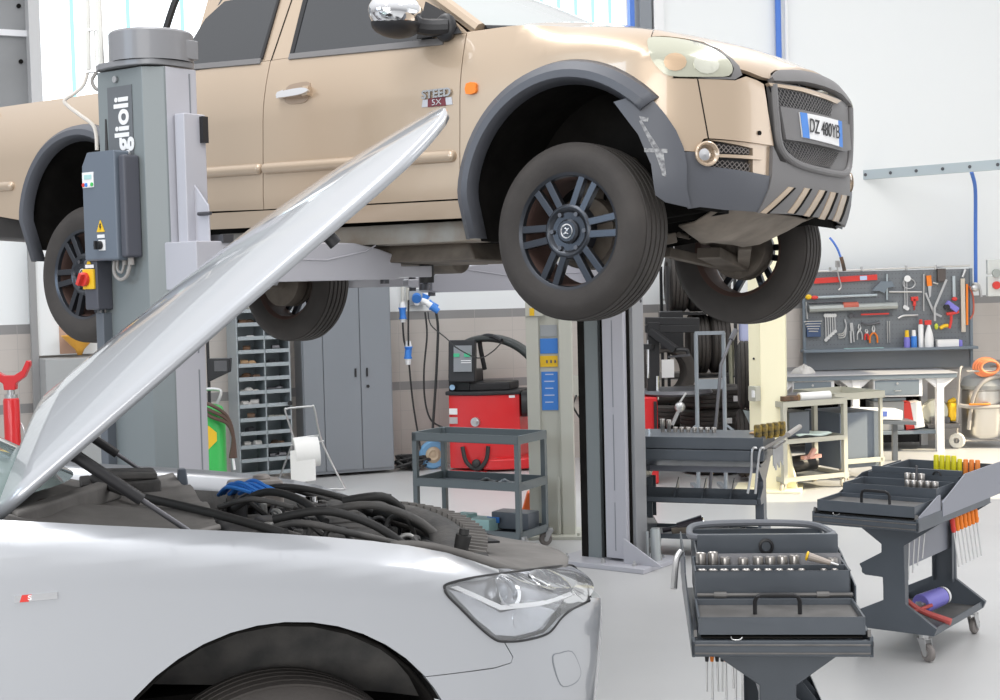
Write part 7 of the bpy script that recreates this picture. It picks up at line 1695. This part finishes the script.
# bin shelf of two columns
b0 = lw(241, 470, .40); b1 = lw(293, 470, .40); b0.z = b1.z = 0; bd_ = (b1-b0); bwid = bd_.length; bd_.normalize()
bs = thing('bin_shelf', 'tall pigeonhole shelf full of small parts left of the lockers', 'shelf', b0, ang_of(bd_))
q = MB()
for x in (0, bwid*.52, bwid): q.box((x, .15, .99), (.012, .30, 1.82))
q.box((bwid/2, .295, .99), (bwid, .01, 1.82)); q.build('frame', M['shelf'], bs)
rs = random.Random(11)
for r in range(14):
    z = .09+.130*r
    for c in range(2):
        xa_, xb_ = (0.008, bwid*.51) if c == 0 else (bwid*.53, bwid-.008)
        q = MB(); q.box(((xa_+xb_)/2, .15, z), (xb_-xa_, .28, .006)); q.box(((xa_+xb_)/2, -.004, z+.014), (xb_-xa_, .008, .036)); q.build('bin', M['shelf'], bs, smooth=False)
        if rs.random() < .8 and r > 0:
            mm = [M['paper'], M['rust'], M['steel'], M['cloth'], M['tooldark'], M['cardboard'], M['palepost']][rs.randrange(7)]
            nk = rs.randrange(1, 4)
            for k in range(nk):
                q = MB(); cx0 = xa_+.05+(xb_-xa_-.10)*(k+.2+.6*rs.random())/nk; h_ = rs.uniform(.015, .035)
                if k % 2: q.ball(Vector((cx0, rs.uniform(.06, .14), z+.004+h_)), h_, (1.5, 1, .9), 10)
                else: q.cyl((cx0-.03, rs.uniform(.05, .12), z+.004+h_), (cx0+.04, rs.uniform(.05, .12), z+.004+h_), h_, seg=8)
                o = q.build('spare_part', mm); o.location = b0; o.rotation_euler = (0, 0, ang_of(bd_)); tag(o, '%s spare part in the pigeonhole shelf, %s column, compartment %s' % ({1: ['only'], 2: ['left', 'right'], 3: ['left', 'middle', 'right']}[nk][k], 'left' if c == 0 else 'right', ['first', 'second', 'third', 'fourth', 'fifth', 'sixth', 'seventh', 'eighth', 'ninth', 'tenth', 'eleventh', 'twelfth', 'thirteenth', 'fourteenth'][13-r]+' from the top'), 'spare part', 'parts in the pigeonhole shelf')
q = MB(); p = at(290.5, 403, b1.y-.02); q.cyl(p, p+Vector((0, -.05, 0)), .022, seg=10); one(q, 'black_hook', M['black'], 'small black hook on the right side of the pigeonhole shelf', 'hook')
# paper roll stand
r0 = fl(320, 490); rsn = thing('paper_roll_stand', 'wire floor stand holding a large white paper roll beside the lockers', 'roll stand', (r0.x, r0.y, 0))
rl = lambda px, py, dy=0: at(px, py, r0.y+dy)-Vector((r0.x, r0.y, 0))
q = MB(); q.tube([rl(308, 487, -.05), rl(296, 445), rl(285.5, 412), rl(287, 409), rl(291, 408), rl(310, 406.5), rl(314.5, 409), rl(322, 442), rl(345, 489, -.05)], .010, 8)
q.tube([rl(276, 487, .4), rl(293, 442), rl(308, 487, -.05)], .009, 8, smooth=False); q.tube([rl(291, 445), rl(324, 441)], .009, 8, smooth=False)
q.tube([rl(345, 489, -.05), rl(308, 489, -.05)], .009, 8, smooth=False); q.build('wire_frame', M['steel'], rsn)
q = MB(); q.bar(rl(301, 438, .05), rl(320, 435, .05), .10, .012); q.build('tear_bar', M['steel'], rsn)
pa_ = rl(294, 449, .0); pb2 = rl(318, 446, .06)
q = MB(); q.cyl(pa_-Vector((0, 0, .04)), pb2-Vector((0, 0, .04)), .145, seg=32); q.prism([(0, 0), (0, -.30), (-.006, -.30), (-.006, 0)], 0, 1, lambda x, z, d: pa_.lerp(pb2, d)+Vector((x-.01, -.14, z))); one(q, 'paper_roll', M['paper'], 'large white paper roll on the wire stand beside the lockers', 'paper roll').location = (r0.x, r0.y, 0)
q = MB(); q.cyl(pa_-Vector((.004, 0, 0)), pa_-Vector((.012, 0, 0)), .032, seg=18); q.build('roll_core', M['tooldark'], rsn)
# green cylinder with brown hoses
g0 = at(211, 470, 12.3); gc = thing('green_cylinder', 'green upright cylinder with a yellow emblem and brown hoses behind the grey lift column', 'cylinder', (g0.x, g0.y, 0))
zt2 = at(211, 404, 12.3).z
q = MB(); q.lathe([(0, .03), (.125, .03), (.135, .06), (.135, zt2-.08), (.11, zt2-.02), (.05, zt2), (0, zt2)], (0, 0, 0), (0, 0, 1), 32); q.build('body', M['green'], gc)
q = MB(); zc = at(211, 436, 12.3).z; q.prism([(-.01, -.12), (.085, -.03), (.085, .04), (.02, .10), (-.08, .09)], -.128, -.136, lambda x, z, d: Vector((x, d*(1-.0), zc+z))); q.build('emblem', M['yellow'], gc)
q = MB()
for k in range(3): q.tube([(-.06, -.13, zt2+.03-.03*k), (.06, -.16, zt2-.0-.05*k), (.17, -.10, zt2-.10-.03*k), (.21, -.06, zt2-.28), (.18+.02*k, -.05, zt2-.46)], .016, 8)
q.build('brown_hose', mat('brown_hose', (.10, .06, .045), .55), gc)
q = MB(); q.tube([(-.10, 0, zt2-.10), (-.09, 0, zt2+.10), (.10, 0, zt2+.115), (.07, 0, zt2-.0)], .014, 8); q.build('carry_handle', M['steel'], gc)
q = MB(); q.cyl((.20, -.05, zt2-.46), (.21, -.05, zt2-.56), .012, seg=8); q.build('hose_tip', M['white'], gc)
# black work lamp bracket on a post
p0 = at(207.6, 345, 12.6); t = thing('work_lamp', 'black work lamp on a thin black post right of the grey lift column', 'lamp', (p0.x, p0.y, 0))
q = MB(); q.cyl((0, 0, .02), (0, 0, at(207, 338, 12.6).z), .014, seg=10); q.box((0, .02, .012), (.24, .24, .02)); q.build('post', M['black'], t)
zz = at(208, 358.5, 12.6).z; q = MB(); q.prism([(.01, zz), (.20, zz), (.19, zz-.12), (.01, zz-.20)], -.07, .05, lambda x, z, d: Vector((x, d, z))); h_ = q.build('lamp_head', M['black'], t, bevel=.006)
q = MB(); q.box((.12, -.072, zz-.065), (.11, .006, .09)); q.build('lamp_glass', mat('lamp_glass_grey', (.16, .16, .17), .1, .4), h_, bevel=.01)
# red jack stand at the left edge
j0 = at(13, 445, 11.4); jk = thing('transmission_jack', 'red transmission jack with a forked saddle at the left edge of the photo', 'jack', (j0.x, j0.y, 0))
jl = lambda px, py, dy=0: at(px, py, 11.4+dy)-Vector((j0.x, j0.y, 0))
zt3 = jl(12, 398).z; zn = jl(12, 391).z
q = MB(); q.lathe([(0, .08), (.062, .08), (.062, zt3-.02), (.055, zt3), (0, zt3)], (0, 0, 0), (0, 0, 1), 24); q.box((0, 0, .06), (.5, .08, .05)); q.box((0, 0, .06), (.08, .5, .05)); cyl_ = q.build('ram', M['red'], jk, bevel=.004)
q = MB(); q.lathe([(0, zt3), (.050, zt3), (.050, zt3+.03), (.030, zt3+.03), (.030, zn+.02), (0, zn+.02)], (0, 0, 0), (0, 0, 1), 20); q.build('piston', M['steel'], jk)
q = MB(); q.prism([(-.16, .17), (-.13, .18), (-.10, .10), (-.04, .065), (.04, .065), (.10, .10), (.14, .18), (.165, .175), (.165, .14), (.12, .05), (.05, .0), (.045, -.05), (-.045, -.05), (-.05, .0), (-.12, .05), (-.16, .13)], -.035, .035, lambda x, z, d: Vector((x, d, zn+.06+z))); q.build('saddle', M['red'], jk, bevel=.008)
q = MB(); q.tube([(.07, 0, zt3-.2), (.10, -.02, zt3-.3), (.09, -.02, zt3-.6)], .008, 6); q.build('release_rod', M['steel'], jk)
for s_ in (-.22, .22):
    q = MB(); q.lathe([(0, -.015), (.035, -.015), (.035, .015), (0, .015)], (s_, 0, .035), (0, 1, 0), 16); q.build('wheel', M['wheelgrey'], jk)
# white-fronted board with a brown patch, grey frame, grey cupboard below and an orange funnel
Lp = lambda px, py: lw(px, py, .12)
A0 = Lp(38, 350); A1 = Lp(104, 350); A0.z = A1.z = 0; ad = (A1-A0); aw = ad.length; ad.normalize(); aa = ang_of(ad)
ZT_, ZB_ = Lp(60, 245).z, Lp(60, 355).z
q = MB(); q.box((aw/2, 0, (ZT_+ZB_)/2), (aw, .03, ZT_-ZB_)); o = q.build('glossy_board', mat('white_gloss_board', (.78, .80, .80), .25, 0, .3), bevel=.004); o.location = A0; o.rotation_euler = (0, 0, aa); tag(o, 'tall glossy white board on the wall behind the pickup rear wheel', 'board')
q = MB(); q.box((-.03, -.01, (ZT_)/2+.3), (.06, .06, ZT_-.2)); q.build('grey_frame', mat('frame_grey', (.28, .28, .28), .5), o, bevel=.003)
q = MB(); q.box((aw*.32+.10, -.018, ZB_+.14), (.20, .004, .26)); q.build('brown_patch', mat('brown_patch', (.48, .32, .24), .6), o, smooth=False)
q = MB(); q.box((aw/2, -.16, (ZB_-.02)/2), (aw, .34, ZB_-.02)); o = q.build('cupboard', mat('cupboard_grey', (.36, .37, .37), .5), bevel=.006); o.location = A0; o.rotation_euler = (0, 0, aa); tag(o, 'low grey cupboard under the white board', 'cupboard')
q = MB(); f_ = at(80, 358, (A0.y+A1.y)/2-.15)-Vector((0, 0, 0)); q.lathe([(.16, .16), (.155, .15), (.04, .03), (.02, -.02)], (f_.x, f_.y, ZB_+.02), (0, 0, 1), 28); one(q, 'funnel', mat('funnel_orange', (.72, .36, .05), .45), 'orange funnel standing on the grey cupboard', 'funnel', solid=.004)
# conduits and cable feeding the near lift column
cq = lambda px, py: at(px, py, 6.25)
q = MB(); q.tube([cq(86, -160), cq(87, -20), cq(88.5, 70)], .011, 8, smooth=False); q.tube([cq(96, -160), cq(97.5, -20), cq(101.5, 68)], .0135, 8, smooth=False); q.tube([cq(92, -160), cq(94, 20), cq(96, 70)], .004, 6, smooth=False)
o = one(q, 'ceiling_conduit', M['whitepipe'], 'pair of cream conduits coming down to the near grey lift column', 'conduit')
q = MB(); q.bar(cq(86, 30), cq(102, 29.5), .02, .010); q.bar(cq(86, 72), cq(103, 70), .02, .010); q.build('conduit_clip', M['steel'], o)
q = MB(); q.tube([cq(88, 70), cq(84, 84), cq(75, 93), cq(65, 99.5), cq(67, 105), cq(80, 115), cq(92, 124), cq(96, 134), cq(97, 150)], .008, 8); one(q, 'power_cable', mat('cable_cream', (.68, .63, .57), .5), 'cream cable looping from the conduits to the control box', 'cable')
q = MB(); q.tube([cq(97, 72), cq(92, 80), cq(95, 88), cq(101, 90)], .008, 8); one(q, 'short_cable', M['hose'], 'short grey cable bending from the conduits behind the column top', 'cable')
